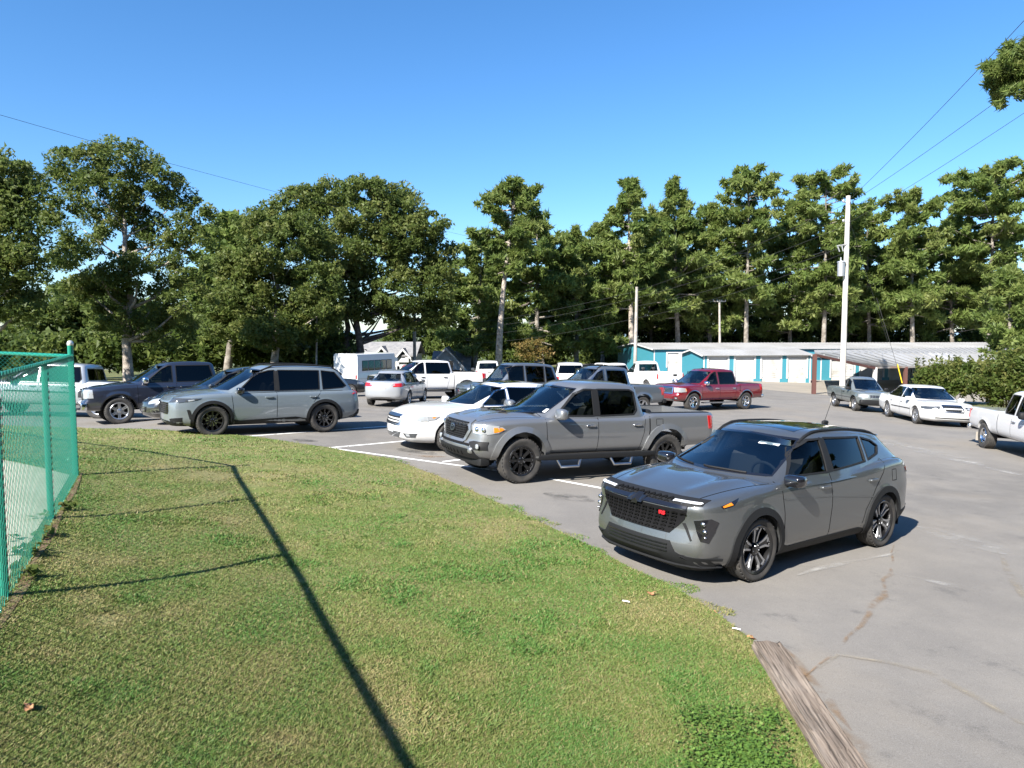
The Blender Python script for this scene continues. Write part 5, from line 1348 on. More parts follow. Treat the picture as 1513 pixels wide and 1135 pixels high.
# ------------------------------------------------------------------ storage units, houses, poles, wires, hills
M['teal'] = mat('teal_metal', (.045, .215, .275), .45, .0, .1, bump=(3, .1, .02))
M['wdoor'] = mat('white_door', (.49, .49, .475), .5, noise=(1.2, (.33, .315, .28), 5, .5, .75))
M['wtrim'] = mat('white_trim', (.54, .54, .53), .5)
M['roofm'] = mat('grey_roof', (.36, .36, .36), .55, .2, noise=(.35, (.30, .297, .29), 6, .4, .65))
M['rust'] = mat('rusty_steel', (.095, .036, .030), .8, noise=(4, (.09, .04, .03), 5, .4, .65))
M['rustroof'] = mat('rusty_roof', (.25, .235, .22), .7, .2, noise=(.9, (.22, .15, .11), 6, .42, .6))
M['pole'] = mat('pole_wood', (.36, .335, .30), .9, noise=(3, (.25, .22, .19), 6, .4, .65), bump=(30, .5, .01))
M['polewhite'] = mat('pole_bleached', (.58, .54, .49), .9, noise=(2, (.42, .38, .33), 6, .45, .7), bump=(30, .5, .01))
M['cable'] = mat('cable', (.03, .03, .03), .6)
M['gal'] = mat('galvanised', (.5, .51, .52), .45, .7)
M['shingle'] = mat('shingle', (.17, .17, .175), .9, noise=(2, (.24, .235, .23), 5, .4, .65))
M['siding'] = mat('siding', (.5, .51, .52), .6)
U = Vector((.99, .141, 0))


def oriented(origin, u, z):
    n = Vector((-u.y, u.x, 0)); return Matrix(((u.x, n.x, 0, origin[0]), (u.y, n.y, 0, origin[1]), (0, 0, 1, z), (0, 0, 0, 1)))


def storage(name, label, origin, u, length, depth, eave, rise, doors, z=None, roofm='roofm'):
    """long unit: front along +x local, y into the building; doors [(x0, width, height)]"""
    r = empty(name); tag(r, label, 'storage unit'); zz = ground(*origin[:2]) if z is None else z
    r.matrix_world = oriented(origin, u, zz)
    fl = -2.2
    # front wall in bays between doors so that the doors sit back in real openings
    xs = [0]
    for d in doors: xs += [d[0], d[0] + d[1]]
    xs.append(length)
    for i in range(0, len(xs), 2): MB().box(xs[i], xs[i + 1], 0, .12, fl, eave).build('wall', [M['teal']], r, smooth=False)
    for x, w, h in doors:
        MB().box(x, x + w, 0, .12, h, eave - .002).build('door_header', [M['teal']], r, smooth=False)
        d = MB()
        for k in range(10): d.prism([(0.10, h * k / 10), (.07, h * (k + .15) / 10), (.07, h * (k + .85) / 10), (.10, h * (k + 1) / 10), (.14, h * (k + 1) / 10), (.14, h * k / 10)], 'x', x + .01, x + w - .01)
        d.box(x + .01, x + w - .01, .09, .14, -1.0, 0)
        o = d.build('roller_door', [M['wdoor']], r, smooth=False)
        MB().box(x + w - .42, x + w - .30, .05, .075, h * .42, h * .46).build('latch', [M['gal']], o, smooth=False)
        f = MB(); f.box(x - .16, x, -.03, .1, -.1, h + .16); f.box(x + w, x + w + .16, -.03, .1, -.1, h + .16); f.box(x, x + w, -.03, .1, h, h + .16); f.build('door_frame', [M['wtrim']], r, smooth=False)
    g = [(0.12, fl), (depth, fl), (depth, eave), (depth / 2, eave + rise), (.12, eave)]
    MB().prism(g, 'x', 0.0, .12).build('gable_wall', [M['teal']], r, smooth=False)
    MB().prism(g, 'x', length - .12, length).build('gable_wall', [M['teal']], r, smooth=False)
    MB().box(0, length, depth, depth + .12, fl, eave).build('rear_wall', [M['teal']], r, smooth=False)
    MB().prism([(-.30, eave + .005), (depth / 2, eave + rise + .06), (depth + .3, eave + .005), (depth + .3, eave + .065), (depth / 2, eave + rise + .12), (-.30, eave + .065)], 'x', -.25, length + .25).build('roof', [M[roofm]], r, smooth=False)
    rb = MB()
    for x in np.arange(-.2, length + .2, .45): rb.prism([(-.31, eave + .064), (depth / 2, eave + rise + .119), (depth / 2, eave + rise + .145), (-.31, eave + .09)], 'x', x, x + .04)
    o = rb.build('roof_ribs', [M[roofm]], r, smooth=False); o['kind'] = 'stuff'
    t = MB(); t.prism([(-.33, eave - .06), (depth / 2, eave + rise - .0), (depth + .33, eave - .06), (depth + .33, eave + .07), (depth / 2, eave + rise + .13), (-.33, eave + .07)], 'x', -.30, -.25); t.build('gable_trim', [M['wtrim']], r, smooth=False)
    for x in (-.02, length - .1): MB().box(x, x + .12, -.03, 0, fl, eave).build('corner_trim', [M['wtrim']], r, smooth=False)
    return r


A0 = at(1039, 559, 66.0)
storage('storage_building', 'teal storage building with four white roller doors behind the red pickup', A0[:2], U, 10.75, 5.2, 2.10, .42, [(.50, 1.88, 1.92), (3.15, 1.88, 1.92), (5.80, 1.88, 1.92), (8.45, 1.88, 1.92)], z=A0[2] + .0)
B0 = at(966, 540, 80.0)
storage('storage_building', 'second teal storage building further back behind the white work pickup', B0[:2], U, 52, 14, 1.95, .55, [(1.6, 3.0, 1.55)], z=at(966, 516.5, 80)[2] - 1.95)
# unit row behind the metal roof
D0 = at(1212, 557, 74.0)
storage('storage_building', 'row of white storage doors in the shade under the long metal roof', D0[:2], U, 38, 5, 2.1, .1, [(1.2 + k * 3.35, 2.6, 1.75) for k in range(11)], z=D0[2])


# long open shed with a lean-to roof
def shed():
    r = empty('open_shed', tuple(at(1204, 579, 47.5)[:2]) + (ground(*at(1204, 579, 47.5)[:2]),)); tag(r, 'long open shed with a low grey metal roof on rusty posts', 'shed')
    o = r.location; L = lambda px, py, D: Vector(at(px, py, D)) - o
    P0, P1, E1 = L(1204, 521.5, 47.5), L(1293, 541, 51), L(1640, 534, 62); M0, M1 = P0, L(1640, 523, 74); R0, R1 = L(1203, 517.5, 70), L(1640, 510.5, 92)
    def sheet(name, a, b, c, d, m, ribs):
        V = []; nu, nv = 60, 6
        for i in range(nu):
            for j in range(nv): u, v = i / (nu - 1), j / (nv - 1); V.append((a.lerp(b, u)).lerp(d.lerp(c, u), v))
        F = strip_faces(nu, nv).tolist(); n = len(V); V2 = [v - Vector((0, 0, .06)) for v in V]
        F2 = [[i + n for i in f[::-1]] for f in F]; rim = [i * nv for i in range(nu)], [i * nv + nv - 1 for i in range(nu)], list(range(nv)), [(nu - 1) * nv + j for j in range(nv)]
        F3 = [[q[i], q[i + 1], q[i + 1] + n, q[i] + n] for q in rim for i in range(len(q) - 1)]
        ob = MB().add(V + V2, F + F2 + F3).build(name, [m], r, smooth=False, weld=False)
        k = MB()
        for i in range(ribs):
            u = (i + .5) / ribs; p, q = a.lerp(b, u), d.lerp(c, u); k.tube([p + Vector((0, 0, .02)), q + Vector((0, 0, .02))], .03, 4)
        x = k.build('roof_ribs', [m], ob, smooth=False); x['kind'] = 'stuff'
    sheet('roof', P1, E1, M1, M0, M['roofm'], 40); sheet('upper_roof', M0 + Vector((0, 0, .03)), M1 + Vector((0, 0, .03)), R1, R0, M['roofm'], 60)
    b = MB(); b.tube([P0 - Vector((0, 0, .14)), P1 - Vector((0, 0, .16))], .11, 4); b.build('gable_beam', [M['rust']], r, smooth=False)
    b = MB(); b.tube([P1 - Vector((0, 0, .12)), E1 - Vector((0, 0, .12))], .09, 4); b.build('eave_beam', [M['rustroof']], r, smooth=False)
    for px, D, m in [(1204, 47.5, 'rust'), (1290, 51, 'wtrim'), (1331, 52.5, 'rust'), (1420, 55, 'rust'), (1500, 58, 'rust')]:
        t = (px - 1293) / (1640 - 1293); top = P0 if px == 1204 else P1.lerp(E1, max(0, t)); x, y = top.x + o.x, top.y + o.y
        MB().box(top.x - .12, top.x + .12, top.y - .1, top.y + .1, ground(x, y) - o.z - .1, top.z - .1).build('post', [M[m]], r, smooth=False)
    for k in range(4):
        p = P0.lerp(P1, (k + .6) / 4.3); q = p + Vector((.6, 2.2, .0)); b = MB(); b.tube([p, q], .05, 4); b.build('purlin', [M['wtrim']], r, smooth=False)
shed()


def house(label, D, px0, px1, ridge_y, eave_y, base_z, gables, main=True):
    a, b = Vector(at(px0, eave_y, D)), Vector(at(px1, eave_y, D)); r = empty('house', (a.x, a.y, base_z)); tag(r, label, 'house', 'houses behind the lot')
    L = b.x - a.x; ez = a.z - base_z; rz = at(px0, ridge_y, D)[2] - base_z
    if main:
        MB().box(0, L, 0, 8, -1.5, ez).build('wall', [M['siding']], r, smooth=False)
        MB().prism([(-.4, ez - .05), (4, rz), (8.4, ez - .05), (8.4, ez - .25), (4, rz - .25), (-.4, ez - .25)], 'x', -.4, L + .4).build('roof', [M['shingle']], r, smooth=False)
        for x in np.arange(1.2, L - 1, 2.6): w = MB().box(x, x + 1, -.04, 0.02, ez - 1.7, ez - .5).build('window', [M['wtrim']], r, smooth=False); MB().box(x + .08, x + .92, -.06, -.02, ez - 1.62, ez - .58).build('pane', [M['gloss']], w, smooth=False)
    for gx, gy, w, h, y0 in gables:
        c = Vector(at(gx, gy, D)) - a; cz = c.z + ez; x0, x1 = c.x - w / 2, c.x + w / 2; e = cz - h
        g = MB().prism([(x0, -1.5 if w > 3 else e - .8), (x1, -1.5 if w > 3 else e - .8), (x1, e), (c.x, cz), (x0, e)], 'y', -y0, 4).build('gable', [M['siding']], r, smooth=False)
        s = h / (w / 2); MB().prism([(x0 - .35, e - .35 * s + .04), (c.x, cz + .04), (x1 + .35, e - .35 * s + .04), (x1 + .35, e - .35 * s + .24), (c.x, cz + .24), (x0 - .35, e - .35 * s + .24)], 'y', -y0 - .3, 4).build('gable_roof', [M['shingle']], r, smooth=False)
        MB().prism([(x0 - .37, e - .37 * s - .1), (c.x, cz - .1), (x1 + .37, e - .37 * s - .1), (x1 + .37, e - .37 * s + .2), (c.x, cz + .2), (x0 - .37, e - .37 * s + .2)], 'y', -y0 - .36, -y0 - .30).build('bargeboard', [M['wtrim']], r, smooth=False)
        MB().box(c.x - .16 * w, c.x + .16 * w, -y0 - .04, -y0 + .02, e + h * .05 - .25, e + h * .48).build('gable_window', [M['gloss']], r, smooth=False)
house('grey roofed house with two small white gables behind the white bus', 92, 530, 612, 505.5, 524, ground(-16, 92), [(564.5, 514, 1.0, .55, .2), (596, 517, 1.4, .8, .3)])
house('white gabled house front showing left of the white pickup seen from behind', 84, 640, 690, 520, 548, ground(-8, 84), [(659.5, 515.5, 5.0, 2.7, .4)])


# poles and wires
def pole(label, D, foot, top, r0, r1, m, cross=[], name='utility_pole'):
    a = Vector(at(*foot, D)); b_ = Vector(at(*top, D)); r = empty(name, (a.x, a.y, ground(a.x, a.y))); tag(r, label, 'pole', 'poles round the lot')
    t = b_ - r.location; x0 = Vector((0, 0, -.2))
    MB().tube([x0, t * .5, t], [r0, (r0 + r1) / 2, r1], 14).build('shaft', [m], r, sharp=60)
    return r, t


big, bt = pole('tall bleached utility pole with a transformer behind the old pickup', 41.5, (1244, 590), (1253.5, 289.5), .17, .125, M['polewhite'])
for py, dx in ((300, -.30), (329, -.26)):
    z = Vector(at(1250, py, 41.5)).z - big.location.z; x = bt.x * z / bt.z
    MB().tube([(x, 0, z), (x + dx, -.05, z + .05)], .035, 6).build('bracket', [M['gal']], big); b = MB(); b.blob((x + dx, -.05, z + .1), (.07, .07, .09), .8, 10, 6); b.build('insulator', [M['gal']], big)
z = Vector(at(1247, 398, 41.5)).z - big.location.z; x = bt.x * z / bt.z
b = MB(); b.lathe([(0, -.42), (.20, -.40), (.21, .36), (.24, .38), (.22, .44), (0, .50)], 20, 'z', Matrix.Translation((x - .34, -.12, z))); b.tube([(x - .38, -.12, z + .45), (x - .38, -.12, z + .68)], .035, 6); b.build('transformer', [M['gal']], big)
z = Vector(at(1240, 364, 41.5)).z - big.location.z; x = bt.x * z / bt.z
b = MB(); b.tube([(x - .62, -.1, z), (x, -.1, z + .1)], .04, 6); b.tube([(x - .6, -.1, z + .05), (x - .45, -.1, z - .32)], .035, 6); b.tube([(x - .35, -.1, z + .08), (x - .25, -.1, z - .3)], .035, 6); b.build('fuse_cutout', [M['gal']], big)
slim, st_ = pole('slim pale pole beside the thick trunked pine', 62, (938, 556), (941, 424), .17, .12, M['pole'])
tpole, tt = pole('wooden pole with a short crossarm behind the storage building', 95.2, (1064, 540), (1063, 443), .17, .13, M['pole'])
MB().box(tt.x - .85, tt.x + .85, -.08, .06, tt.z - .28, tt.z - .14).build('crossarm', [M['pole']], tpole, smooth=False)
for k in (-.8, -.3, .3, .8):
    b = MB(); b.blob((tt.x + k, -.02, tt.z - .08), (.06, .06, .1), .8, 8, 6); b.build('insulator', [M['gal']], tpole)
wpole, wt = pole('weathered grey pole rising out of the oak crown right of the bus', 78, (612.5, 560), (612.5, 455), .20, .15, M['pole'])
lpole, lt = pole('thin grey pole standing left of the bus', 66, (467, 560), (468, 470), .09, .07, M['pole'])


def wire(label, P, sag, n=24, r=.011):
    P = [Vector(p) for p in P]; pts = []
    for a, b_ in zip(P[:-1], P[1:]):
        for i in range(n): t = i / n; pts.append(a.lerp(b_, t) - Vector((0, 0, sag * 4 * t * (1 - t))))
    pts.append(P[-1])
    o = MB().tube(pts, r, 5).build('power_line', [M['cable']], None, sharp=60); tag(o, label, 'power line', 'overhead wires')
B_ = lambda py: Vector(at(1253, py, 41.5))
wire('topmost wire from the tall white pole up to the right', [B_(297), at(1560, -20, 22)], .15)
wire('middle wire from the tall white pole up to the right', [B_(302), at(1600, 55, 24)], .15)
wire('lowest wire from the tall white pole up to the right', [B_(330), at(1700, 40, 26)], .2)
wire('highest wire slanting down left from the tall white pole through the pines', [B_(300), at(941, 430, 62), at(690, 478, 80)], .3)
wire('second wire slanting down left from the tall white pole through the pines', [B_(332), at(941, 440, 62), at(690, 487, 80)], .3)
wire('third wire slanting down left from the tall white pole through the pines', [B_(362), at(941, 452, 62), at(690, 497, 80)], .4)
wire('lowest wire slanting down left from the tall white pole through the pines', [B_(372), at(941, 470, 62), at(690, 508, 80)], .4)
wire('guy wire dropping to the right from the tall white pole', [B_(318), at(1312, 506, 58)], .0)
wire('lone wire crossing the sky above the oaks on the left', [at(-260, 95, 30), at(230, 236, 46), at(420, 287, 56), at(760, 365, 90)], .0)
MB_y = MB(); MB_y.tube([at(1326, 538, 40), at(1333, 566, 40)], .03, 6)
o = MB_y.build('guy_wire_guard', [mat('yellow_plastic', (.75, .50, .03), .5)], None); tag(o, 'yellow guard on a guy wire beside the rusty shed post', 'guy guard')
wire('thin guy wire inside the yellow guard', [at(1295, 440, 41), at(1333, 566, 40)], 0)

# hills on the horizon; distance haze is painted into their bluish colours
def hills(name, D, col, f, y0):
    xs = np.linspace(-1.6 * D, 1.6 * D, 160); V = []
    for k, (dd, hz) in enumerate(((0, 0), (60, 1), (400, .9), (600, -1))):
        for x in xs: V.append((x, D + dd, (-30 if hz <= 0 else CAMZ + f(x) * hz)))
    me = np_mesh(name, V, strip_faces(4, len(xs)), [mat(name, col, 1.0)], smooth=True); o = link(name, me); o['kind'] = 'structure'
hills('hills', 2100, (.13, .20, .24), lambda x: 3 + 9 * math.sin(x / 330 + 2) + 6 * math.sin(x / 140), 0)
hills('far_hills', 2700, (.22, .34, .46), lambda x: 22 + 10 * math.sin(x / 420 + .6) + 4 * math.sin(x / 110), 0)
# ------------------------------------------------------------------ lawn, yard, verges, markings
poly_sheet('lawn', LAWN_POLY, lawn_z, M['lawn'], .45)
FC = Vector((-6.15, 9.86, 0)); FD = Vector((.445, -.8955, 0)); FL = Vector((-.885, .465, 0))
yard = [(FC + FL * .12 + FD * .12)[:2], (FC + FD * 14)[:2], (-25, -3.9), (-30, 14), (FC + FL * 22)[:2]]
poly_sheet('yard', [tuple(p) for p in yard], lambda x, y: lawn_z(x, y) + .006, M['sand'], .6)
poly_sheet('dirt_strip', [tuple((FC + FD * t + Vector((.8955, .445, 0)) * (.05 + w))[:2]) for t, w in [(-.1, 0), (13, 0)]] + [tuple((FC + FD * t + Vector((.8955, .445, 0)) * (.05 + w))[:2]) for t, w in [(13, .05), (11, .03), (9.5, .07), (8, .03), (7, .07), (5.8, .03), (4.9, .08), (4.1, .03), (3.3, .07), (2.2, .03), (1.2, .06), (.2, .03), (-.1, .02)]], lambda x, y: lawn_z(x, y) + .008, M['dirt'], .3)


def _verge(h):
    c = h.mix(h.rng(h.noise(.5, 5), .35, .65), (.07, .10, .028), (.14, .13, .05)); c = h.mix(h.rng(h.noise(6, 5), .45, .7, 0, .6), c, (.045, .06, .02))
    h.color(c); h.bump(h.noise(8, 5), 1, .08)
M['verge'] = node_mat('rough_grass', _verge, .95)
def _gravel(h):
    c = h.mix(h.rng(h.noise(.3, 5), .35, .65), (.27, .24, .195), (.22, .20, .17)); c = h.mix(h.rng(h.noise(25, 3), .45, .7, 0, .5), c, (.34, .31, .26))
    h.color(c); h.bump(h.noise(40, 3), .6, .02)
M['gravel'] = node_mat('gravel', _gravel, .95)
gz = lambda dz: (lambda x, y: ground(x, y) + dz)
poly_sheet('grass_verge', [(-74, 27), (-30, 29), (-19, 33), (-14, 42), (-13.5, 52), (-19, 66), (-9, 74), (0, 66), (12, 70), (15, 84), (10, 108), (-74, 108)], gz(.012), M['verge'], 3)
poly_sheet('gravel_yard', [(13.5, 62), (17, 53), (20.5, 47), (22, 42), (26, 41), (33, 44), (60, 55), (74, 80), (74, 100), (40, 84), (17.9, 66)], gz(.008), M['gravel'], 3)
poly_sheet('shrub_bed', [(18.6, 33), (19.5, 28.5), (20.3, 24), (30, 22), (44, 34), (40, 46), (27, 43), (20.5, 39)], gz(.016), M['verge'], 1.5)
poly_sheet('bare_soil', [(19.3, 31.8), (20.6, 29.0), (23.5, 30), (24.5, 33.5), (21, 34.5)], gz(.022), M['dirt'], .8)


def worn(name, col, scale, lo, hi, rough=.85):
    m = bpy.data.materials.new(name); m.use_nodes = True; nt = m.node_tree; b = nt.nodes['Principled BSDF']
    b.inputs['Base Color'].default_value = (*col, 1); b.inputs['Roughness'].default_value = rough
    g = nt.nodes.new('ShaderNodeNewGeometry'); n = nt.nodes.new('ShaderNodeTexNoise'); n.inputs['Scale'].default_value = scale; n.inputs['Detail'].default_value = 8; n.inputs['Roughness'].default_value = .7
    r = nt.nodes.new('ShaderNodeMapRange'); r.inputs[1].default_value = lo; r.inputs[2].default_value = hi
    at_ = nt.nodes.new('ShaderNodeAttribute'); at_.attribute_name = 'edge'
    mu = nt.nodes.new('ShaderNodeMath'); mu.operation = 'MULTIPLY'
    nt.links.new(g.outputs['Position'], n.inputs['Vector']); nt.links.new(n.outputs[0], r.inputs[0]); nt.links.new(r.outputs[0], mu.inputs[0]); nt.links.new(at_.outputs['Fac'], mu.inputs[1])
    nt.links.new(mu.outputs[0], b.inputs['Alpha'])
    return m


def ground_strip(name, pts, w, m, dz=.004, step=.3, wob=0.0, soft=True):
    """a worn band lying on the ground along pts; edge fades through an attribute"""
    P = [np.array(p, float) for p in pts]; q = []
    for a, b in zip(P[:-1], P[1:]):
        k = max(1, int(np.linalg.norm(b - a) / step)); q += [a + (b - a) * i / k for i in range(k)]
    q.append(P[-1]); q = np.array(q)
    if wob: q += np.cumsum(rng.normal(0, wob, q.shape), 0) * .3 + rng.normal(0, wob, q.shape)
    t = np.gradient(q, axis=0); t /= np.linalg.norm(t, axis=1)[:, None] + 1e-9; n = np.column_stack([-t[:, 1], t[:, 0]])
    ww = w * (1 + (rng.normal(0, .25, len(q)) if wob else 0)) * (np.sin(np.linspace(.25, math.pi - .25, len(q))) if wob else 1)
    offs = np.array([-.5, -.25, 0, .25, .5]); V = []; E = []
    for o in offs:
        p = q + n * (ww * o)[:, None] if np.ndim(ww) else q + n * ww * o
        V.append(np.column_stack([p, ground(p[:, 0], p[:, 1]) + dz])); E.append(np.full(len(q), (0. if abs(o) > .4 else (.7 if abs(o) > .1 else 1.)) if soft else 1.))
    me = np_mesh(name, np.concatenate(V), strip_faces(5, len(q)), [m])
    a = me.attributes.new('edge', 'FLOAT', 'POINT'); a.data.foreach_set('value', np.concatenate(E).astype(np.float32))
    bm = bmesh.new(); bm.from_mesh(me)
    for f in bm.faces:
        if f.normal.z < 0: f.normal_flip()
    bm.to_mesh(me); bm.free()
    o = link(name, me); o['kind'] = 'structure'; return o


M['line'] = worn('line_paint', (.72, .72, .70), 9, .34, .46)
M['streak'] = worn('sand_streak', (.27, .235, .18), 3.5, .40, .72)
M['rust_streak'] = worn('rust_streak', (.23, .15, .085), 4.5, .42, .75)
M['tar'] = worn('tar_stain', (.05, .05, .05), 2.5, .40, .70)
M['pale'] = worn('pale_scuff', (.34, .33, .31), 2.0, .42, .70)
G = on_ground
for a, b in [((364, 645), (600, 628)), ((486, 662), (640, 648)), ((486, 662), (760, 699)), ((812, 707.5), (905, 724.5)), ((655, 682.5), (800, 664)), ((640, 608), (700, 601)), ((548, 592), (600, 586))]:
    ground_strip('painted_line', [G(*a), G(*b)], .11, M['line'], soft=False)
for pts, w, m, wb in [([(1195, 1000), (1232, 962), (1275, 925), (1300, 880), (1325, 830), (1322, 805)], .08, 'rust_streak', .02), ([(1205, 988), (1235, 968), (1310, 980), (1365, 992), (1430, 1025), (1513, 1068), (1600, 1100)], .10, 'streak', .02),
                      ([(1475, 815), (1500, 870), (1540, 930)], .14, 'streak', .02), ([(1330, 850), (1400, 865), (1470, 872)], .22, 'pale', .03), ([(1180, 850), (1260, 832), (1330, 815)], .12, 'pale', .03),
                      ([(1210, 1055), (1250, 1100), (1290, 1150)], .35, 'rust_streak', .02), ([(700, 735), (800, 780), (870, 830)], .5, 'pale', .04), ([(590, 663), (640, 672)], .7, 'tar', .05), ([(600, 672), (660, 676)], .5, 'rust_streak', .05), ([(430, 650), (470, 652)], .5, 'tar', .04), ([(800, 730), (880, 740)], .5, 'tar', .04),
                      ([(1110, 690), (1300, 650), (1500, 700)], 1.3, 'pale', .06), ([(1360, 780), (1500, 820)], .8, 'pale', .05), ([(1150, 950), (1190, 1000), (1250, 1080)], .12, 'rust_streak', .02)]:
    ground_strip('pavement_stain', [G(*p) for p in pts], w, M[m], dz=.008, wob=wb)

# sand and grit washed along the edge of the lawn
_e = [np.array(p) for p in EDGE[2:]]
ground_strip('edge_grit', _e, .34, M['streak'], dz=.006, wob=.03)


# ------------------------------------------------------------------ landscape timber
def _wood(h):
    tc = h.nt.nodes.new('ShaderNodeTexCoord')
    g = h.noise(9, 8, .65, vec=tc.outputs['Object'], stretch=((.12, 3.2, 3.2), (0, 0, 0)), dist=.6); f = h.noise(30, 6, .7, vec=tc.outputs['Object'], stretch=((.06, 3, 3), (0, 0, 0)))
    c = h.mix(h.rng(g, .32, .68), (.135, .104, .080), (.245, .20, .16)); c = h.mix(h.rng(f, .56, .74, 0, .65), c, (.06, .045, .036))
    c = h.mix(h.rng(h.noise(2.2, 4, vec=tc.outputs['Object']), .5, .7, 0, .35), c, (.27, .23, .19))
    h.color(c); h.bump(h.math('SUBTRACT', g, h.math('MULTIPLY', h.rng(f, .52, .70), 1.4)), .9, .012)
M['timber'] = node_mat('weathered_timber', _wood, .9)
_L = 2.6; bm = bmesh.new(); nx, ny = 90, 14
prof = []
for j in range(40):
    a = 2 * math.pi * j / 40; c, s_ = math.cos(a), math.sin(a); prof.append((.115 * math.copysign(abs(c) ** .28, c), .095 * math.copysign(abs(s_) ** .28, s_)))
V = []
for i in range(nx):
    x = _L * i / (nx - 1)
    for j, (y, z) in enumerate(prof):
        d = .006 * math.sin(j * 2.7 + .9 * math.sin(x * 1.7 + j)) * (1 if z > .05 else .4) + .004 * math.sin(x * 9 + j * 1.3) + (-.012 if (j in (8, 9, 12) and 0.25 < (x * .6 + j * .37) % 1) else 0)
        r_ = math.hypot(y, z); V.append((x + .02 * math.sin(j * 1.9) * (i in (0, nx - 1)), y * (1 + d / r_), z * (1 + d / r_)))
F = strip_faces(nx, 40, True).tolist() + [list(range(40))[::-1], [(nx - 1) * 40 + j for j in range(40)]]
tie = link('landscape_timber', np_mesh('landscape_timber', V, F, [M['timber']], smooth=True, sharp=50))
bm.free()
_mid = TIE0 + _td * (_L / 2)
X = Vector((*_td[:2], (ground(*(TIE0 + _td * _L)[:2]) - ground(*TIE0[:2])) / _L)).normalized(); Z = Vector((0, 0, 1)); Y = Z.cross(X).normalized(); Z = X.cross(Y)
tie.matrix_world = Matrix(((X.x, Y.x, Z.x, TIE0.x), (X.y, Y.y, Z.y, TIE0.y), (X.z, Y.z, Z.z, ground(*TIE0[:2]) + .02), (0, 0, 0, 1)))
tag(tie, 'weathered grey railroad timber edging the lawn at the bottom of the frame', 'timber')


# ------------------------------------------------------------------ green chain link fence
M['fgreen'] = mat('fence_green', (.006, .19, .13), .35, 0, .2)
M['wire'] = mat('fence_wire_green', (.010, .24, .17), .35, 0, .2)
M['cap'] = mat('post_cap', (.62, .62, .58), .4, .6)
fence = empty('chain_link_fence', (FC.x, FC.y, lawn_z(FC.x, FC.y)))
tag(fence, 'green vinyl coated chain link fence with top rail along the left of the lawn', 'fence')
def F_(p): return (p[0] - fence.location.x, p[1] - fence.location.y, p[2] - fence.location.z)
FH = 1.67
def fz(p): return float(lawn_z(p[0], p[1]))
def run(d, length, first, spacing):
    n = int(length / spacing); z0, z1 = fz(FC) + FH, fz(FC + d * min(length, 9)) + FH; rz = lambda t: z0 + (z1 - z0) * t / min(length, 9)
    for i in range(first, n + 1):
        if first == 0 and i == 3: continue
        p = FC + d * spacing * i; z = fz(p); corner = i == 0
        b = MB(); b.tube([F_((p.x, p.y, z - .1)), F_((p.x, p.y, z + FH + .17)) if corner else F_((p.x, p.y, rz(spacing * i) - .01))], .038 if corner else .03, 14)
        o = b.build('post', [M['fgreen']], fence)
        if corner:
            b = MB(); c = F_((p.x, p.y, z + FH + .17)); b.blob((c[0], c[1], c[2]), (.043, .043, .05), 1, 14, 8); b.build('post_cap', [M['cap']], o)
            for k in range(5):
                c = F_((p.x, p.y, z + .25 + k * .33)); b = MB(); b.lathe([(.043, -.012), (.046, 0), (.043, .012)], 16, 'z', Matrix.Translation(c)); b.build('tension_band', [M['fgreen']], o)
    pts = [FC + d * t for t in np.linspace(0, length, 12)]
    b = MB(); b.tube([F_((p.x, p.y, rz(i * length / 11))) for i, p in enumerate(pts)], .026, 10); b.build('top_rail', [M['fgreen']], fence)
    # woven wire: zigzag wires, each linked with its neighbour
    w = .064; nw = int(length / w); hz = .032; rows = int((FH + .02) / hz); nrm = Vector((-d.y, d.x, 0)); off = nrm * .034
    ts = np.arange(nw)[:, None] * w; k = np.arange(rows + 1)[None, :]
    side = (k + np.arange(nw)[:, None]) % 2
    T = ts + side * w
    Px = FC.x + d.x * T + off.x + nrm.x * .004 * (side * 2 - 1); Py = FC.y + d.y * T + off.y + nrm.y * .004 * (side * 2 - 1)
    g_ = lawn_z(Px, Py) + .01; Pz = g_ + k / rows * (rz(T) + .02 - g_)
    Pz[:, -1] += .012
    P = np.stack([Px - fence.location.x, Py - fence.location.y, Pz - fence.location.z], -1)          # nw, rows+1, 3
    r = .0034
    dirs = np.array([[d.x * .7, d.y * .7, .0], [-d.x * .35 + nrm.x * .6, -d.y * .35 + nrm.y * .6, 0], [-d.x * .35 - nrm.x * .6, -d.y * .35 - nrm.y * .6, 0]]) * r * 1.4
    V = (P[:, :, None, :] + dirs).reshape(-1, 3)
    base = (np.arange(nw)[:, None] * (rows + 1) + np.arange(rows)[None, :]) * 3
    F = np.concatenate([np.stack([base + j, base + (j + 1) % 3, base + 3 + (j + 1) % 3, base + 3 + j], -1).reshape(-1, 4) for j in range(3)])
    o = link('chain_link_mesh', np_mesh('chain_link_mesh', V, F, [M['wire']]), fence); o['kind'] = 'stuff'
run(FD, 13.0, 0, 2.57)
run(FL, 8.0, 1, 2.57)
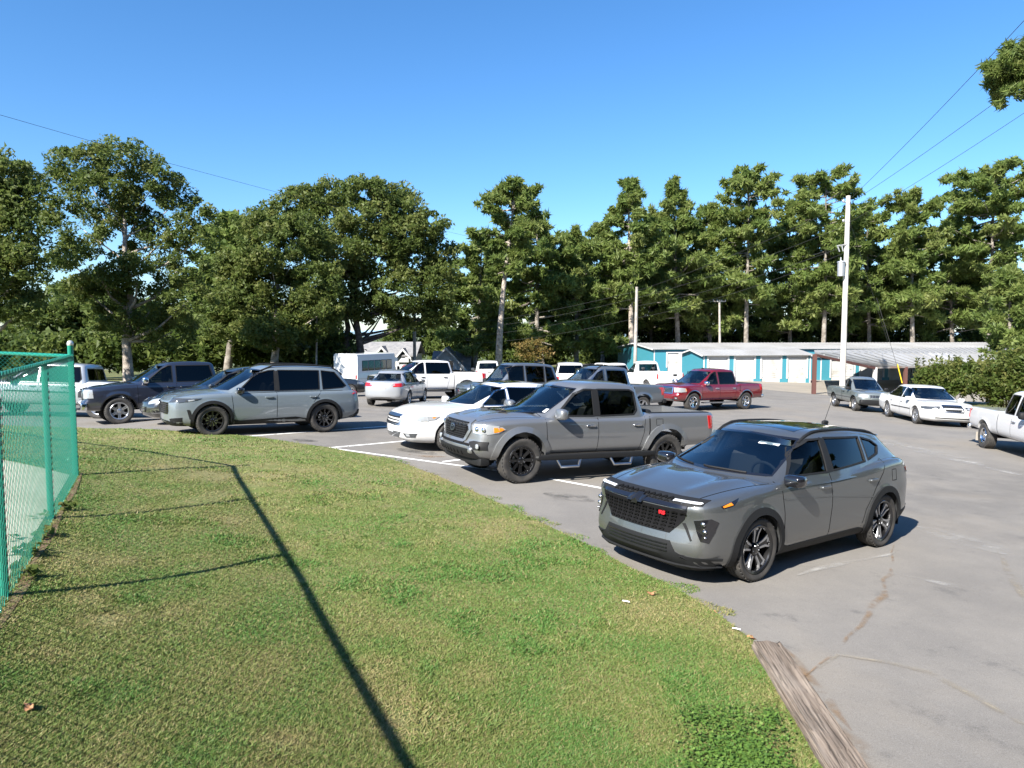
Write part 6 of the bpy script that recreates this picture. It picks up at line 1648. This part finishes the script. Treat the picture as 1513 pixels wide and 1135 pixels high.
# ------------------------------------------------------------------ foliage
def leaf_mat(name, c0, c1, c2, trans=.52):
    m = bpy.data.materials.new(name); m.use_nodes = True; nt = m.node_tree; nt.nodes.clear()
    out = nt.nodes.new('ShaderNodeOutputMaterial'); at_ = nt.nodes.new('ShaderNodeAttribute'); at_.attribute_name = 'tint'
    cr = nt.nodes.new('ShaderNodeValToRGB'); e = cr.color_ramp.elements; e[0].color = (*c0, 1); e[1].color = (*c2, 1); x = e.new(.5); x.color = (*c1, 1)
    d = nt.nodes.new('ShaderNodeBsdfPrincipled'); d.inputs['Roughness'].default_value = .55; d.inputs['Specular IOR Level'].default_value = .3
    t = nt.nodes.new('ShaderNodeBsdfTranslucent'); mx = nt.nodes.new('ShaderNodeMixShader'); mx.inputs[0].default_value = trans
    nt.links.new(at_.outputs['Fac'], cr.inputs[0]); nt.links.new(cr.outputs[0], d.inputs['Base Color']); nt.links.new(cr.outputs[0], t.inputs[0])
    nt.links.new(d.outputs[0], mx.inputs[1]); nt.links.new(t.outputs[0], mx.inputs[2]); nt.links.new(mx.outputs[0], out.inputs[0])
    return m
M['oak'] = leaf_mat('oak_leaf', (.065, .098, .022), (.122, .165, .040), (.190, .205, .062))
M['pine'] = leaf_mat('pine_needle', (.080, .130, .032), (.155, .212, .052), (.225, .255, .078))
M['shrubleaf'] = leaf_mat('shrub_leaf', (.05, .085, .016), (.10, .14, .03), (.17, .17, .05))
M['dogwood'] = leaf_mat('turning_leaf', (.10, .11, .03), (.19, .15, .045), (.28, .18, .06))
M['under'] = leaf_mat('understory_leaf', (.042, .070, .016), (.095, .135, .030), (.155, .185, .048))
M['bark'] = mat('bark', (.135, .115, .095), .95, noise=(2.5, (.26, .235, .20), 8, .42, .62), bump=(14, 1, .05))
M['bark_pale'] = mat('bark_pale', (.36, .31, .26), .95, noise=(3, (.17, .145, .12), 8, .45, .62), bump=(14, 1, .05))
M['bark_dark'] = mat('bark_dark', (.060, .050, .045), .95, noise=(3, (.12, .105, .09), 8, .45, .65), bump=(14, 1, .05))


def leaves(name, C, tint, size, m, parent, aspect=1.6, up=.3, quad=False, wsize=None):
    """C (n,3) leaf centres; one small random triangle (or quad) each, with its own tint"""
    n = len(C)
    N = rng.normal(size=(n, 3)); N[:, 2] += up * 2; N /= np.linalg.norm(N, axis=1)[:, None]
    A = np.cross(N, rng.normal(size=(n, 3))); A /= np.linalg.norm(A, axis=1)[:, None] + 1e-9; B = np.cross(N, A)
    s = (size * rng.uniform(.45, 1.5, n))[:, None]
    if wsize is not None: s = s * wsize[:, None]
    a, b = A * s * aspect * .5, B * s * .5
    if quad: V = np.stack([C - a, C - b * .9, C + a, C + b * .9], 1); k = 4
    else: V = np.stack([C - a * .9 - b * .8, C + a * 1.1, C - a * .5 + b], 1); k = 3
    me = np_mesh(name, V.reshape(-1, 3), np.arange(n * k).reshape(n, k), [m])
    at_ = me.attributes.new('tint', 'FLOAT', 'POINT'); at_.data.foreach_set('value', np.repeat(np.clip(tint, 0, 1), k).astype(np.float32))
    return link(name, me, parent)


def fill(lobes, sub_r, per, density=1.0, flat=.75, shell=.45):
    """lobes [(x,y,z,rx,ry,rz)] -> leaf centres + tint, gathered in small clumps near each lobe's surface"""
    out = []; tn = []
    for (x, y, z, rx, ry, rz) in lobes:
        area = (rx * ry + ry * rz + rx * rz) / 3 * 4 * math.pi
        k = max(3, int(area / (sub_r ** 2) * .55 * density))
        d = rng.normal(size=(k, 3)); d /= np.linalg.norm(d, axis=1)[:, None]
        rad = rng.uniform(shell, 1.0, k) ** .6
        c = d * rad[:, None] * np.array([rx, ry, rz]) + np.array([x, y, z])
        ct = rng.normal(.48, .20, k)
        r = sub_r * rng.uniform(.55, 1.25, k)
        nn = per
        p = rng.normal(size=(k, nn, 3)); p /= np.linalg.norm(p, axis=2)[..., None]; p *= rng.uniform(.2, 1, (k, nn, 1)) ** .5
        p *= np.array([1, 1, flat])
        out.append((c[:, None] + p * r[:, None, None]).reshape(-1, 3)); tn.append((ct[:, None] + rng.normal(0, .16, (k, nn))).ravel())
    return np.concatenate(out), np.concatenate(tn)


def limbs(b, base, top, r0, targets, seed):
    """trunk plus limbs bending out to the given points"""
    rr = random.Random(seed)
    base, top = Vector(base), Vector(top); L = (top - base).length
    pts = [base + (top - base) * t + Vector((rr.uniform(-1, 1), rr.uniform(-1, 1), 0)) * .02 * L * math.sin(math.pi * t) for t in np.linspace(0, 1, 9)]
    pts[0] = base - Vector((0, 0, .3))
    b.tube(pts, [r0 * (1.25 if i == 0 else 1 - .75 * i / 8) for i in range(9)], 10)
    for t in targets:
        t = Vector(t); f = max(.25, min(.92, (t.z - base.z) / max(L, .1) - .22)); s = base + (top - base) * f
        m1 = s.lerp(t, .45) + Vector((rr.uniform(-.4, .4), rr.uniform(-.4, .4), -.35)); rad = r0 * (1 - .75 * f) * .55
        b.tube([s, m1, t], [rad, rad * .6, rad * .18], 6)


def px_lobes(spec, D, base_xy=None, ydepth=.9):
    out = []
    for px, py, rx, ry in spec:
        dd = D + rng.uniform(-.6, .6) * rx * D / F_PX
        x, y, z = at(px, py, dd); out.append((x, y, z, rx * D / F_PX, rx * D / F_PX * ydepth, ry * D / F_PX))
    return out


def tree(name, label, cat, D, trunk, lobes, m, bark, leaf, sub_r, per, r0, group=None, flat=.75, dens=1., extra_limbs=True, up=.3, aspect=1.6, trunk2=None, base_D=None):
    """trunk [(px,py) foot, (px,py) top]"""
    (bx, by), (tx, ty) = trunk
    w = at(bx, by, D); z = ground(w[0], D); root = empty(name, (w[0], D, z)); tag(root, label, cat, group)
    L = px_lobes(lobes, D); off = np.array(root.location)
    C, t = fill(L, sub_r, per, dens, flat)
    b = MB(); tp = at(tx, ty, D)
    tg = [Vector(l[:3]) - root.location for l in L]
    limbs(b, (0, 0, 0), Vector(tp) - root.location, r0, tg if extra_limbs else [], hash(label) % 999)
    if trunk2:
        (ax, ay), (cx_, cy_) = trunk2; p0 = at(ax, ay, D + .3); p1 = at(cx_, cy_, D + .5)
        limbs(b, Vector((p0[0], p0[1], ground(p0[0], p0[1]))) - root.location, Vector(p1) - root.location, r0 * .9, tg[::2], 5)
    b.build('trunk', [bark], root, sharp=60)
    leaves('crown', C - off, t, leaf, m, root, aspect=aspect, up=up)
    return root


TG = 'trees round the lot'
oak = M['oak']
tree('oak_tree', 'broad oak cut off by the left edge behind the green fence', 'tree', 42, [(-40, 560), (-20, 300)], [(0, 262, 48, 42), (25, 300, 40, 40), (-30, 300, 60, 60), (10, 350, 46, 40), (28, 395, 34, 34), (5, 440, 48, 34), (-40, 400, 60, 60), (38, 455, 24, 22)], oak, M['bark'], .155, .70, 100, .5, TG)
tree('oak_tree', 'tall oak with pale mottled trunk standing behind the navy pickup', 'tree', 50, [(190, 560), (182, 300)], [(118, 240, 46, 28), (185, 238, 46, 28), (90, 275, 26, 30), (235, 262, 34, 26), (150, 290, 50, 36), (215, 300, 40, 32), (268, 292, 26, 22), (292, 318, 26, 24), (110, 330, 50, 30), (185, 345, 46, 34), (250, 345, 38, 30), (300, 350, 18, 18), (90, 375, 34, 22), (140, 395, 50, 28), (205, 405, 46, 32), (262, 400, 44, 26), (150, 440, 40, 24), (225, 455, 50, 28), (278, 445, 36, 30), (120, 425, 30, 16), (255, 490, 40, 22), (175, 480, 34, 16)], oak, M['bark_pale'], .15, .65, 95, .36, TG, dens=.62)
tree('oak_tree', 'spreading oak with grey trunk left of the white bus', 'tree', 64, [(404, 560), (410, 420)], [(350, 400, 36, 28), (395, 370, 44, 32), (440, 350, 44, 36), (360, 440, 46, 28), (420, 430, 50, 34), (470, 420, 40, 34), (345, 480, 44, 24), (400, 490, 50, 26), (455, 480, 42, 24), (480, 460, 26, 22), (380, 330, 30, 24)], oak, M['bark_pale'], .19, .75, 85, .42, TG)
tree('oak_tree', 'large round crowned oak with dark forked trunk behind the bus', 'tree', 70, [(534, 560), (520, 380)], [(410, 320, 32, 26), (450, 300, 36, 24), (490, 290, 34, 22), (540, 282, 38, 18), (580, 290, 32, 22), (600, 320, 30, 28), (480, 335, 46, 30), (540, 325, 44, 30), (590, 345, 40, 28), (630, 335, 28, 24), (650, 372, 24, 24), (500, 380, 46, 30), (560, 375, 46, 32), (615, 385, 42, 28), (470, 420, 40, 28), (530, 425, 42, 28), (590, 430, 44, 30), (640, 430, 32, 28), (650, 462, 22, 20), (510, 455, 34, 18), (565, 465, 28, 16), (620, 468, 34, 16), (648, 405, 26, 20)], oak, M['bark_dark'], .21, .85, 95, .46, TG, trunk2=((522, 560), (500, 400)))
tree('pine_tree', 'dark green pine standing between the two big oaks', 'tree', 68, [(335, 560), (352, 310)], [(350, 325, 26, 14), (330, 350, 30, 18), (372, 345, 30, 18), (325, 380, 34, 20), (365, 380, 36, 22), (330, 415, 40, 24), (340, 450, 44, 24), (310, 440, 30, 22)], M['pine'], M['bark'], .40, 1.0, 46, .4, TG, flat=.5)

# understory and far wood: masses nobody could count
def mass(name, label, lobes_D, m, leaf, sub_r, per, dens=1.):
    L = []
    for D, sp in lobes_D: L += px_lobes(sp, D)
    C, t = fill(L, sub_r, per, dens)
    o = leaves(name, C, t, leaf, m, None); o['kind'] = 'stuff'; o['label'] = label; o['category'] = 'woodland'
    return o
mass('understory', 'dark undergrowth and low branches under the oaks on the left', [(72, [(x, 520 + 8 * math.sin(x), 44, 30) for x in range(-80, 500, 38)]), (80, [(x, 478 + 14 * math.sin(x * .7), 46, 30) for x in range(40, 480, 46)]), (84, [(x, 440 + 10 * math.sin(x), 36, 26) for x in list(range(300, 360, 40)) + [90, 130]])], M['under'], .38, 1.2, 60)
mass('woodland', 'dense dark wood filling the gap behind the pines', [(112, [(x, 505 + 8 * math.sin(x), 46, 34) for x in range(668, 1600, 44)]), (116, [(x, 455 + 14 * math.sin(x * 1.7), 44, 34) for x in range(690, 1600, 52)]), (118, [(x, 415 + 14 * math.sin(x * 1.1), 30, 20) for x in (720, 835, 930, 1050, 1190, 1420)])], M['under'], .42, 1.4, 56, .8)
mass('treeline', 'low green trees beside the houses in the gap', [(110, [(440, 505, 30, 22), (480, 512, 26, 18), (495, 500, 20, 26), (650, 505, 30, 24), (625, 500, 22, 16), (600, 488, 24, 16), (575, 495, 10, 10)])], M['under'], .42, 1.3, 60)


# pines: whorled limbs carrying flattened tufts
def pine(label, D, foot, top, r0, prof, dens=1.0, bark=None, lean=0, seed=1, n=67, leaf=.20, m=None, group=TG, bare=.35):
    rr = random.Random(seed)
    w = at(foot[0], foot[1], D); root = empty('pine_tree', (w[0], D, ground(w[0], D))); tag(root, label, 'tree', group)
    tp = Vector(at(top[0], top[1], D)) - root.location; H = tp.z
    b = MB(); axis = [Vector((0, 0, -.3))] + [Vector((tp.x * t ** (1 + lean) + .12 * math.sin(5 * t + seed), .1 * math.sin(4 * t + seed), H * t)) for t in np.linspace(.06, 1, 10)]
    b.tube(axis, [r0 * 1.2] + [r0 * (1 - .85 * t) for t in np.linspace(.06, 1, 10)], 9)
    fp = pchip(prof); C = []; T = []
    sc = D / 88; span = H * (1 - bare); nl = max(7, int(span / (.95 * sc)))
    for lv in range(nl):
        nb = rr.choice((3, 4, 4, 5, 6)) if n > 40 else rr.choice((3, 3, 4, 5))
        for i in range(nb):
            t = bare + (1 - bare) * min(.985, (lv + rr.uniform(-.6, .6) + .5) / nl)
            L = max(.5, float(fp(t)) * rr.uniform(.45, 1.2)) * sc; a = lv * 1.9 + 2 * math.pi * i / nb + rr.uniform(-.5, .5)
            s = Vector((tp.x * t ** (1 + lean), 0, H * t)); rise = rr.uniform(-.22, .36) + .5 * max(0, t - .7)
            e = s + Vector((math.cos(a) * L, math.sin(a) * L, L * rise)); mid = s.lerp(e, .5) + Vector((0, 0, -.07 * L))
            rb = max(.018, .05 * r0 * L / sc + .02); b.tube([s, mid, e], [rb, rb * .7, rb * .3], 5)
            ct = rr.gauss(.5, .15)
            for q in range(max(3, int(2.5 + L / sc * 1.7))):
                f = rr.uniform(.42, 1.08); w_ = .14 * L * f
                c = s.lerp(e, f) + Vector((rr.gauss(0, w_), rr.gauss(0, w_), rr.gauss(.10, .24) * sc))
                rad = rr.uniform(.26, .60) * (.6 + .10 * L / sc) * sc; k = int(50 * dens)
                p = rng.normal(size=(k, 3)); p /= np.linalg.norm(p, axis=1)[:, None]; p *= (rng.uniform(.05, 1, (k, 1)) ** .6) * rad; p[:, 2] *= .58
                C.append(p + np.array(c)); T.append(ct + rng.normal(0, .15, k) + .06)
    for q in range(6):          # leader
        c = tp + Vector((rr.gauss(0, .12), rr.gauss(0, .12), -.22 * q * sc)); k = 26; p = rng.normal(size=(k, 3)) * .2 * sc * (.5 + .12 * q); C.append(p + np.array(c)); T.append(rng.normal(.5, .15, k))
    b.build('trunk', [bark or M['bark']], root, sharp=60)
    leaves('crown', np.concatenate(C), np.concatenate(T), leaf * (D / 74) ** .7, m or M['pine'], root, aspect=5.0, up=.2)
    return root


tall = [(.0, 3.5), (.45, 4.6), (.7, 3.6), (.88, 2.0), (1, .5)]
flat_ = [(.0, 2.0), (.6, 3.2), (.8, 4.4), (.93, 4.0), (1, 1.4)]
pine('leaning pine with a bare pale trunk and flat top left of the work pickup', 76, (736, 540), (760, 275), .42, [(0, 1.5), (.5, 2.0), (.72, 3.4), (.9, 3.6), (1, 1.6)], bare=.55, lean=.25, seed=3, n=44, bark=M['bark_pale'])
pine('bushy dark pine just right of the leaning pine', 88, (795, 545), (792, 322), .38, [(0, 4.2), (.5, 5.2), (.8, 3.8), (1, 1)], seed=4, n=60, bare=.2)
pine('loose topped pine between the forked oak and the leaning pine', 86, (702, 545), (712, 352), .3, [(0, 4.2), (.5, 4.6), (.8, 3.2), (1, 1)], seed=5, n=50, bare=.18)
pine('pine standing right of the leaning pine with low sweeping limbs', 92, (852, 545), (848, 345), .34, [(0, 5), (.5, 5.0), (.8, 3.4), (1, 1)], seed=6, n=55, bare=.15)
pine('tall thick trunked pine beside the slim pale pole', 92, (932, 548), (930, 268), .42, [(0, 4.2), (.45, 5.2), (.65, 4.4), (.85, 2.4), (1, .5)], seed=7, n=61, bare=.32, bark=M['bark_pale'])
pine('tall pointed pine right of the slim pale pole', 97, (1002, 545), (996, 266), .40, tall, seed=8, n=64, bare=.28)
pine('full green pine between two taller pointed pines', 102, (1050, 540), (1046, 306), .36, [(0, 4.8), (.5, 5.0), (.8, 3.6), (1, 1)], seed=9, n=55, bare=.2)
pine('airy flat topped pine left of the tall white pole', 96, (1103, 540), (1106, 258), .36, [(0, 3.0), (.5, 3.6), (.75, 3.8), (.92, 3.4), (1, 1)], seed=10, n=49, bare=.35, dens=.8)
pine('pine with pale bare lower trunk behind the blue storage doors', 104, (1168, 540), (1166, 300), .34, [(0, 4.6), (.5, 4.8), (.8, 3.4), (1, 1)], seed=11, n=50, bare=.22)
pine('tall soft crowned pine just left of the tall white pole', 97, (1216, 540), (1222, 262), .36, [(0, 3.4), (.5, 3.8), (.75, 4.6), (.92, 4.0), (1, 1.4)], seed=12, n=55, bare=.3, dens=.85)
pine('pine directly right of the tall white pole, lower than its neighbours', 103, (1284, 540), (1282, 318), .34, [(0, 4.2), (.5, 4.6), (.8, 3.2), (1, 1)], seed=13, n=53, bare=.28)
pine('straight pine with a rounded tuft on top above the metal roof', 97, (1348, 540), (1348, 288), .36, [(0, 3.0), (.5, 3.4), (.75, 3.0), (.92, 3.0), (1, 1)], seed=14, n=49, bare=.3)
pine('pine filling the space right of the round tufted pine', 104, (1408, 540), (1404, 326), .34, [(0, 4.4), (.5, 5.0), (.8, 3.4), (1, 1)], seed=15, n=55, bare=.25)
pine('wide flat topped pine near the right edge of the wood', 98, (1462, 540), (1468, 252), .40, [(0, 3.5), (.5, 4.0), (.75, 5.4), (.92, 4.8), (1, 1.5)], seed=16, n=60, bare=.35)
pine('near pine with heavy low boughs at the right edge', 44, (1556, 560), (1552, 330), .34, [(0, 3.2), (.4, 3.2), (.8, 2.6), (1, .8)], seed=17, n=60, bare=.24, leaf=.085)
pine('pine half hidden at the far right above the shrubs', 60, (1490, 545), (1494, 400), .28, [(0, 3.2), (.5, 3.2), (.8, 2.2), (1, .8)], seed=18, n=44, bare=.1)
pine('slender pine in the back of the wood above the storage roof', 110, (1250, 540), (1252, 340), .3, [(0, 4), (.5, 4.4), (.8, 3.2), (1, 1)], seed=19, n=49, bare=.2)
pine('back row pine seen between the pole and the pointed pine', 108, (962, 540), (958, 322), .3, [(0, 4.2), (.5, 4.8), (.8, 3.2), (1, 1)], seed=20, n=49, bare=.2)
pine('back row pine seen left of the thick trunked pine', 104, (890, 540), (886, 340), .3, [(0, 4.2), (.5, 4.8), (.8, 3.2), (1, 1)], seed=21, n=49, bare=.2)
# near pine whose one bough hangs into the top right corner
def bough_pine():
    D = 19.0; w = at(1690, 600, D); root = empty('pine_tree', (w[0], D, ground(w[0], D))); tag(root, 'near pine reaching one bough into the top right corner', 'tree', TG)
    b = MB(); H = 14; b.tube([Vector((0, 0, -.3)), Vector((.1, 0, 5)), Vector((0, .1, 10)), Vector((.1, 0, H))], [.34, .28, .2, .05], 10)
    C = []; T = []; rr = random.Random(4)
    def tuft(c, rad, k):
        p = rng.normal(size=(k, 3)); p /= np.linalg.norm(p, axis=1)[:, None]; p *= rng.uniform(.1, 1, (k, 1)) ** .5 * rad; p[:, 2] *= .7
        C.append(p + np.array(c)); T.append(rng.normal(.5, .2, k) + rr.gauss(0, .1))
    for px, py, n in [(1478, 100, 9), (1482, 128, 10), (1500, 90, 8), (1510, 70, 8), (1505, 140, 7), (1490, 112, 9), (1525, 110, 14), (1545, 90, 14), (1560, 130, 12)]:
        e = Vector(at(px, py, D + rr.uniform(-.4, .4))) - root.location; s = Vector((0, 0, e.z - .5)); b.tube([s, s.lerp(e, .5) + Vector((0, 0, .1)), e], [.07, .045, .012], 5)
        for q in range(n): tuft(e + Vector((rr.uniform(-.32, .3), rr.uniform(-.3, .3), rr.uniform(-.22, .22))), .17, 110)
    for i in range(60):
        t = rr.uniform(.35, 1); a = rr.uniform(-1.2, 1.2); L = 2.6 * (1.25 - t); s = Vector((0, 0, H * t)); e = s + Vector((math.cos(a) * L, math.sin(a) * L, .3 * L)); b.tube([s, e], [.04, .012], 4)
        for q in range(6): tuft(s.lerp(e, rr.uniform(.4, 1)), .35, 60)
    b.build('trunk', [M['bark']], root, sharp=60)
    leaves('crown', np.concatenate(C), np.concatenate(T), .045, M['pine'], root, aspect=5.5, up=.2)
bough_pine()

# the wood behind the photographer, which the paint and glass reflect
_C, _t = fill([(x + rng.uniform(-2, 2), -58 + rng.uniform(-4, 4), 5 + rng.uniform(0, 5), 5.5, 4, 7) for x in range(-70, 75, 6)] + [(x, y, z, 6, 6, 9) for x, y in [(-28, -40), (-18, -38), (-8, -37), (2, -36), (12, -35), (22, -32), (32, -27), (40, -20), (46, -11), (50, -1), (53, 9)] for z in (7, 16)], 1.6, 26, .9)
_o = leaves('rear_woodland', _C, _t, 1.1, M['under'], None); _o['kind'] = 'stuff'; _o['label'] = 'tree line standing behind the photographer'; _o['category'] = 'woodland'
# turning dogwood and shrubs
tree('dogwood_tree', 'small tree turning orange brown above the second row of vehicles', 'tree', 72, [(806, 545), (800, 512)], [(770, 512, 14, 6), (790, 508, 16, 6), (770, 520, 12, 5), (800, 516, 16, 6), (782, 525, 18, 6), (808, 524, 9, 5)], M['dogwood'], M['bark'], .17, .5, 26, .12, TG, dens=.8)
def shrub(label, D, foot, lobes, leaf, n):
    w = at(*foot, D); root = empty('shrub', (w[0], D, ground(w[0], D))); tag(root, label, 'shrub', 'shrubs at the right of the lot')
    L = px_lobes(lobes, D, ydepth=1.0); C, t = fill(L, .38, n, 1.2, .9); off = np.array(root.location)
    b = MB(); rr = random.Random(int(D))
    for l in L:
        for q in range(4): e = Vector((l[0] + rr.uniform(-.5, .5) * l[3], l[1] + rr.uniform(-.5, .5) * l[4], l[2] + l[5] * rr.uniform(.3, 1.15))) - root.location; b.tube([(e.x * .3, e.y * .3, -.1), e * .6, e], [.02, .014, .005], 4)
    # upright shoots that break the outline
    S = []
    for l in L:
        for q in range(26):
            c = np.array([l[0] + rr.uniform(-.9, .9) * l[3], l[1] + rr.uniform(-.9, .9) * l[4], l[2] + l[5] * rr.uniform(.6, .95)])
            for z in np.linspace(0, rr.uniform(.2, .6), 9): S.append(c + np.array([rr.gauss(0, .03), rr.gauss(0, .03), z]))
    S = np.array(S); C = np.concatenate([C, S]); t = np.concatenate([t, rng.normal(.75, .15, len(S))])
    b.build('stem', [M['bark']], root); leaves('foliage', C - off, t, leaf, M['shrubleaf'], root, up=.4)
shrub('rounded green shrub with upright shoots behind the long white saloon', 42, (1400, 585), [(1385, 558, 24, 18), (1415, 556, 26, 20), (1440, 560, 22, 18), (1370, 566, 14, 12), (1402, 570, 30, 14)], .13, 60)
shrub('big yellow-green shrub at the right edge above the white pickup bed', 33, (1490, 595), [(1465, 565, 28, 24), (1490, 548, 30, 26), (1520, 550, 34, 32), (1480, 580, 34, 16), (1515, 575, 30, 22), (1550, 550, 40, 36)], .11, 60)
# ------------------------------------------------------------------ grass blades, weeds, clover, litter
M['blade'] = leaf_mat('grass_blade', (.30, .245, .115), (.155, .200, .050), (.085, .185, .038), .3)


def vnoise(x, y, s, seed):
    """cheap smooth value noise"""
    r = np.random.default_rng(seed); g = r.random((64, 64)); u = x / s + 31.7; v = y / s + 17.3
    i, j = np.floor(u).astype(int), np.floor(v).astype(int); a, b = u - i, v - j; a = a * a * (3 - 2 * a); b = b * b * (3 - 2 * b)
    w = lambda p, q: g[p % 64, q % 64]
    return (w(i, j) * (1 - a) + w(i + 1, j) * a) * (1 - b) + (w(i, j + 1) * (1 - a) + w(i + 1, j + 1) * a) * b


def grass(n):
    px = rng.uniform(-140, 1400, n * 2); py = 625 + (1260 - 625) * rng.random(n * 2) ** .85
    u = (px - CX) / F_PX; v = -(py - CY) / F_PX; c, s = math.cos(PITCH), math.sin(PITCH); dx = u / (c + v * s); dz = (-s + v * c) / (c + v * s)
    t = np.full(len(px), 8.)
    for _ in range(14):
        g = lawn_z(dx * t, t); t = .4 * t + .6 * np.clip((g - CAMZ) / dz, 1, 60)
    x, y = dx * t, t; x += rng.normal(0, .02, len(x)); y += rng.normal(0, .03, len(y))
    ed = edge_dist(x, y); tm = (y < 6.35) & (x > 1.9); ok = (inside(LAWN_POLY, x, y) | ((ed < .34 * vnoise(x, y, .3, 9) ** 1.6 - .02) & ~tm)) & (y > 1.5) & ~inside([tuple(p) for p in yard], x, y)
    x, y = x[ok][:n], y[ok][:n]; D = np.hypot(x, y); n = len(x)
    dry = .55 * vnoise(x, y, 1.1, 1) + .45 * vnoise(x, y, .35, 2); dry = dry + .10 * np.clip((5.5 - y) / 2.5, -1, 1) - .05 * np.clip((x + 1.5) / 2, -1, 1) - .03; weed = vnoise(x, y, .55, 3) * .6 + vnoise(x, y, .22, 4) * .4
    keep = rng.random(n) < np.clip(1.25 - 1.1 * np.clip((dry - .55) / .2, 0, 1), .25, 1); x, y, D, dry, weed = x[keep], y[keep], D[keep], dry[keep], weed[keep]; n = len(x)
    big = np.clip((weed - .60) / .10, 0, 1)
    z = np.where(inside(LAWN_POLY, x, y), lawn_z(x, y), ground(x, y)) - .004
    h = (rng.uniform(.010, .024, n) + .014 * big * rng.random(n)) * (1 + .03 * np.clip(D - 6, 0, 12)); w = (.0024 + .0022 * big) * rng.uniform(.7, 1.3, n) + .00065 * D
    a = rng.uniform(0, 2 * math.pi, n); lean = rng.uniform(.3, 2.4, n); b = rng.uniform(0, 2 * math.pi, n)
    P = np.stack([x, y, z], 1); side = np.stack([np.cos(a), np.sin(a), np.zeros(n)], 1) * w[:, None]
    tip = np.stack([np.cos(b) * lean * h, np.sin(b) * lean * h, h], 1)
    V = np.stack([P - side, P + side, P + tip], 1).reshape(-1, 3)
    tint = np.clip(.56 - 1.5 * np.clip(dry - .42, -.2, .3) + rng.normal(0, .17, n) + .20 * big, 0, 1)
    tint[rng.random(n) < .16] *= .2
    me = np_mesh('grass', V, np.arange(n * 3).reshape(n, 3), [M['blade']])
    at_ = me.attributes.new('tint', 'FLOAT', 'POINT'); at_.data.foreach_set('value', np.repeat(tint, 3).astype(np.float32))
    o = link('grass', me); o['kind'] = 'stuff'; o['label'] = 'short mown grass with dry patches and coarse tufts'; o['category'] = 'grass'
grass(620000)

# clover by the timber
def clover():
    c = [lawn_z]; pts = []
    for px, py, rx, ry, n in [(1090, 1050, 80, 52, 2900), (1130, 1085, 48, 36, 1600), (1060, 1075, 60, 60, 700), (1140, 1010, 14, 16, 260), (1040, 1010, 40, 14, 300)]:
        q = rng.normal(size=(n, 2)) * .5; q = q[np.abs(q).max(1) < 1.1]
        for a, b in q: pts.append((px + a * rx, py + b * ry))
    C = []
    for px, py in pts:
        r = ray(px, py); t = 5.
        for _ in range(6): t = .3 * t + .7 * (float(ground(r[0] * t, t)) + .3 - CAMZ) / r[2]
        C.append((r[0] * t, t))
    C = np.array(C); C = C[inside(LAWN_POLY, C[:, 0], C[:, 1]) & (edge_dist(C[:, 0], C[:, 1]) > .13)]; z = lawn_z(C[:, 0], C[:, 1]) + rng.uniform(.015, .05, len(C))
    o = leaves('clover', np.column_stack([C, z]), rng.normal(.45, .22, len(C)), .017, leaf_mat('clover_leaf', (.05, .11, .018), (.095, .175, .03), (.15, .22, .045), .3), None, aspect=1.1, up=1.6, quad=True); o['kind'] = 'stuff'; o['label'] = 'bright clover patch beside the timber'; o['category'] = 'clover'
    # weeds along the fence foot
    W = []
    for t in rng.uniform(2.0, 9, 9):
        p = FC + FD * t + Vector((.8955, .445, 0)) * rng.uniform(-.25, .12)
        for q in range(int(rng.uniform(6, 22))): W.append((p.x + rng.normal(0, .05), p.y + rng.normal(0, .05), float(lawn_z(p.x, p.y)) + rng.uniform(.01, .10)))
    o = leaves('fence_weeds', np.array(W), rng.normal(.6, .2, len(W)), .06, M['shrubleaf'], None, aspect=1.3, up=.8, quad=True); o['kind'] = 'stuff'; o['label'] = 'leafy weeds growing through the foot of the fence'; o['category'] = 'weeds'
clover()
M['dead'] = mat('dead_leaf', (.30, .15, .07), .8)
for i, (px, py, lab) in enumerate([(962, 880, 'dry leaf lying in the grass near the front of the grey SUV'), (1054, 907, 'curled brown leaf on the pavement edge below the SUV wheel'), (1110, 944, 'brown leaf on the pavement just above the timber'), (1150, 966, 'dry leaf lying by the end of the timber'), (45, 1050, 'brown leaf in the grass at the lower left')]):
    x, y = on_ground(px, py)
    if inside(LAWN_POLY, np.array([x]), np.array([y]))[0]:
        r = ray(px, py); t = 5.
        for _ in range(20): t = .5 * t + .5 * (float(lawn_z(r[0] * t, t)) - CAMZ) / r[2]
        x, y = r[0] * t, t; z = float(lawn_z(x, y)) + .03
    else: z = ground(x, y) + .012
    V = []; F = []
    for k in range(12):
        a = 2 * math.pi * k / 12; q = .030 * (1 + .35 * math.cos(5 * a + i)); V.append((q * 1.3 * math.cos(a), q * math.sin(a), .012 * math.cos(2 * a + i)))
    V.append((0, 0, -.004)); F = [[k, (k + 1) % 12, 12] for k in range(12)]; V += [(a, b, c - .003) for a, b, c in V]; F += [[b + 13, a + 13, c + 13] for a, b, c in F[:12]]
    o = link('fallen_leaf', np_mesh('fallen_leaf', V, F, [M['dead']]), None); o.location = (x, y, z); o.rotation_euler = (0, 0, i * 1.3); tag(o, lab, 'leaf', 'fallen leaves')
for px, py, lab in [(925, 893, 'small white paper scrap lying in the grass below the grey SUV'), (1088, 934, 'white paper scrap at the edge of the pavement above the timber')]:
    r = ray(px, py); t = 6.
    for _ in range(20): t = .5 * t + .5 * (float(lawn_z(r[0] * t, t)) - CAMZ) / r[2]
    b = MB(); b.tube([(-.035, 0, .009), (.0, .004, .010), (.035, 0, .009)], .006, 8); o = b.build('paper_scrap', [M['plate']], None); o.location = (r[0] * t, t, float(lawn_z(r[0] * t, t)) + .02); o.rotation_euler = (0, 0, -.5); tag(o, lab, 'litter', 'scraps')
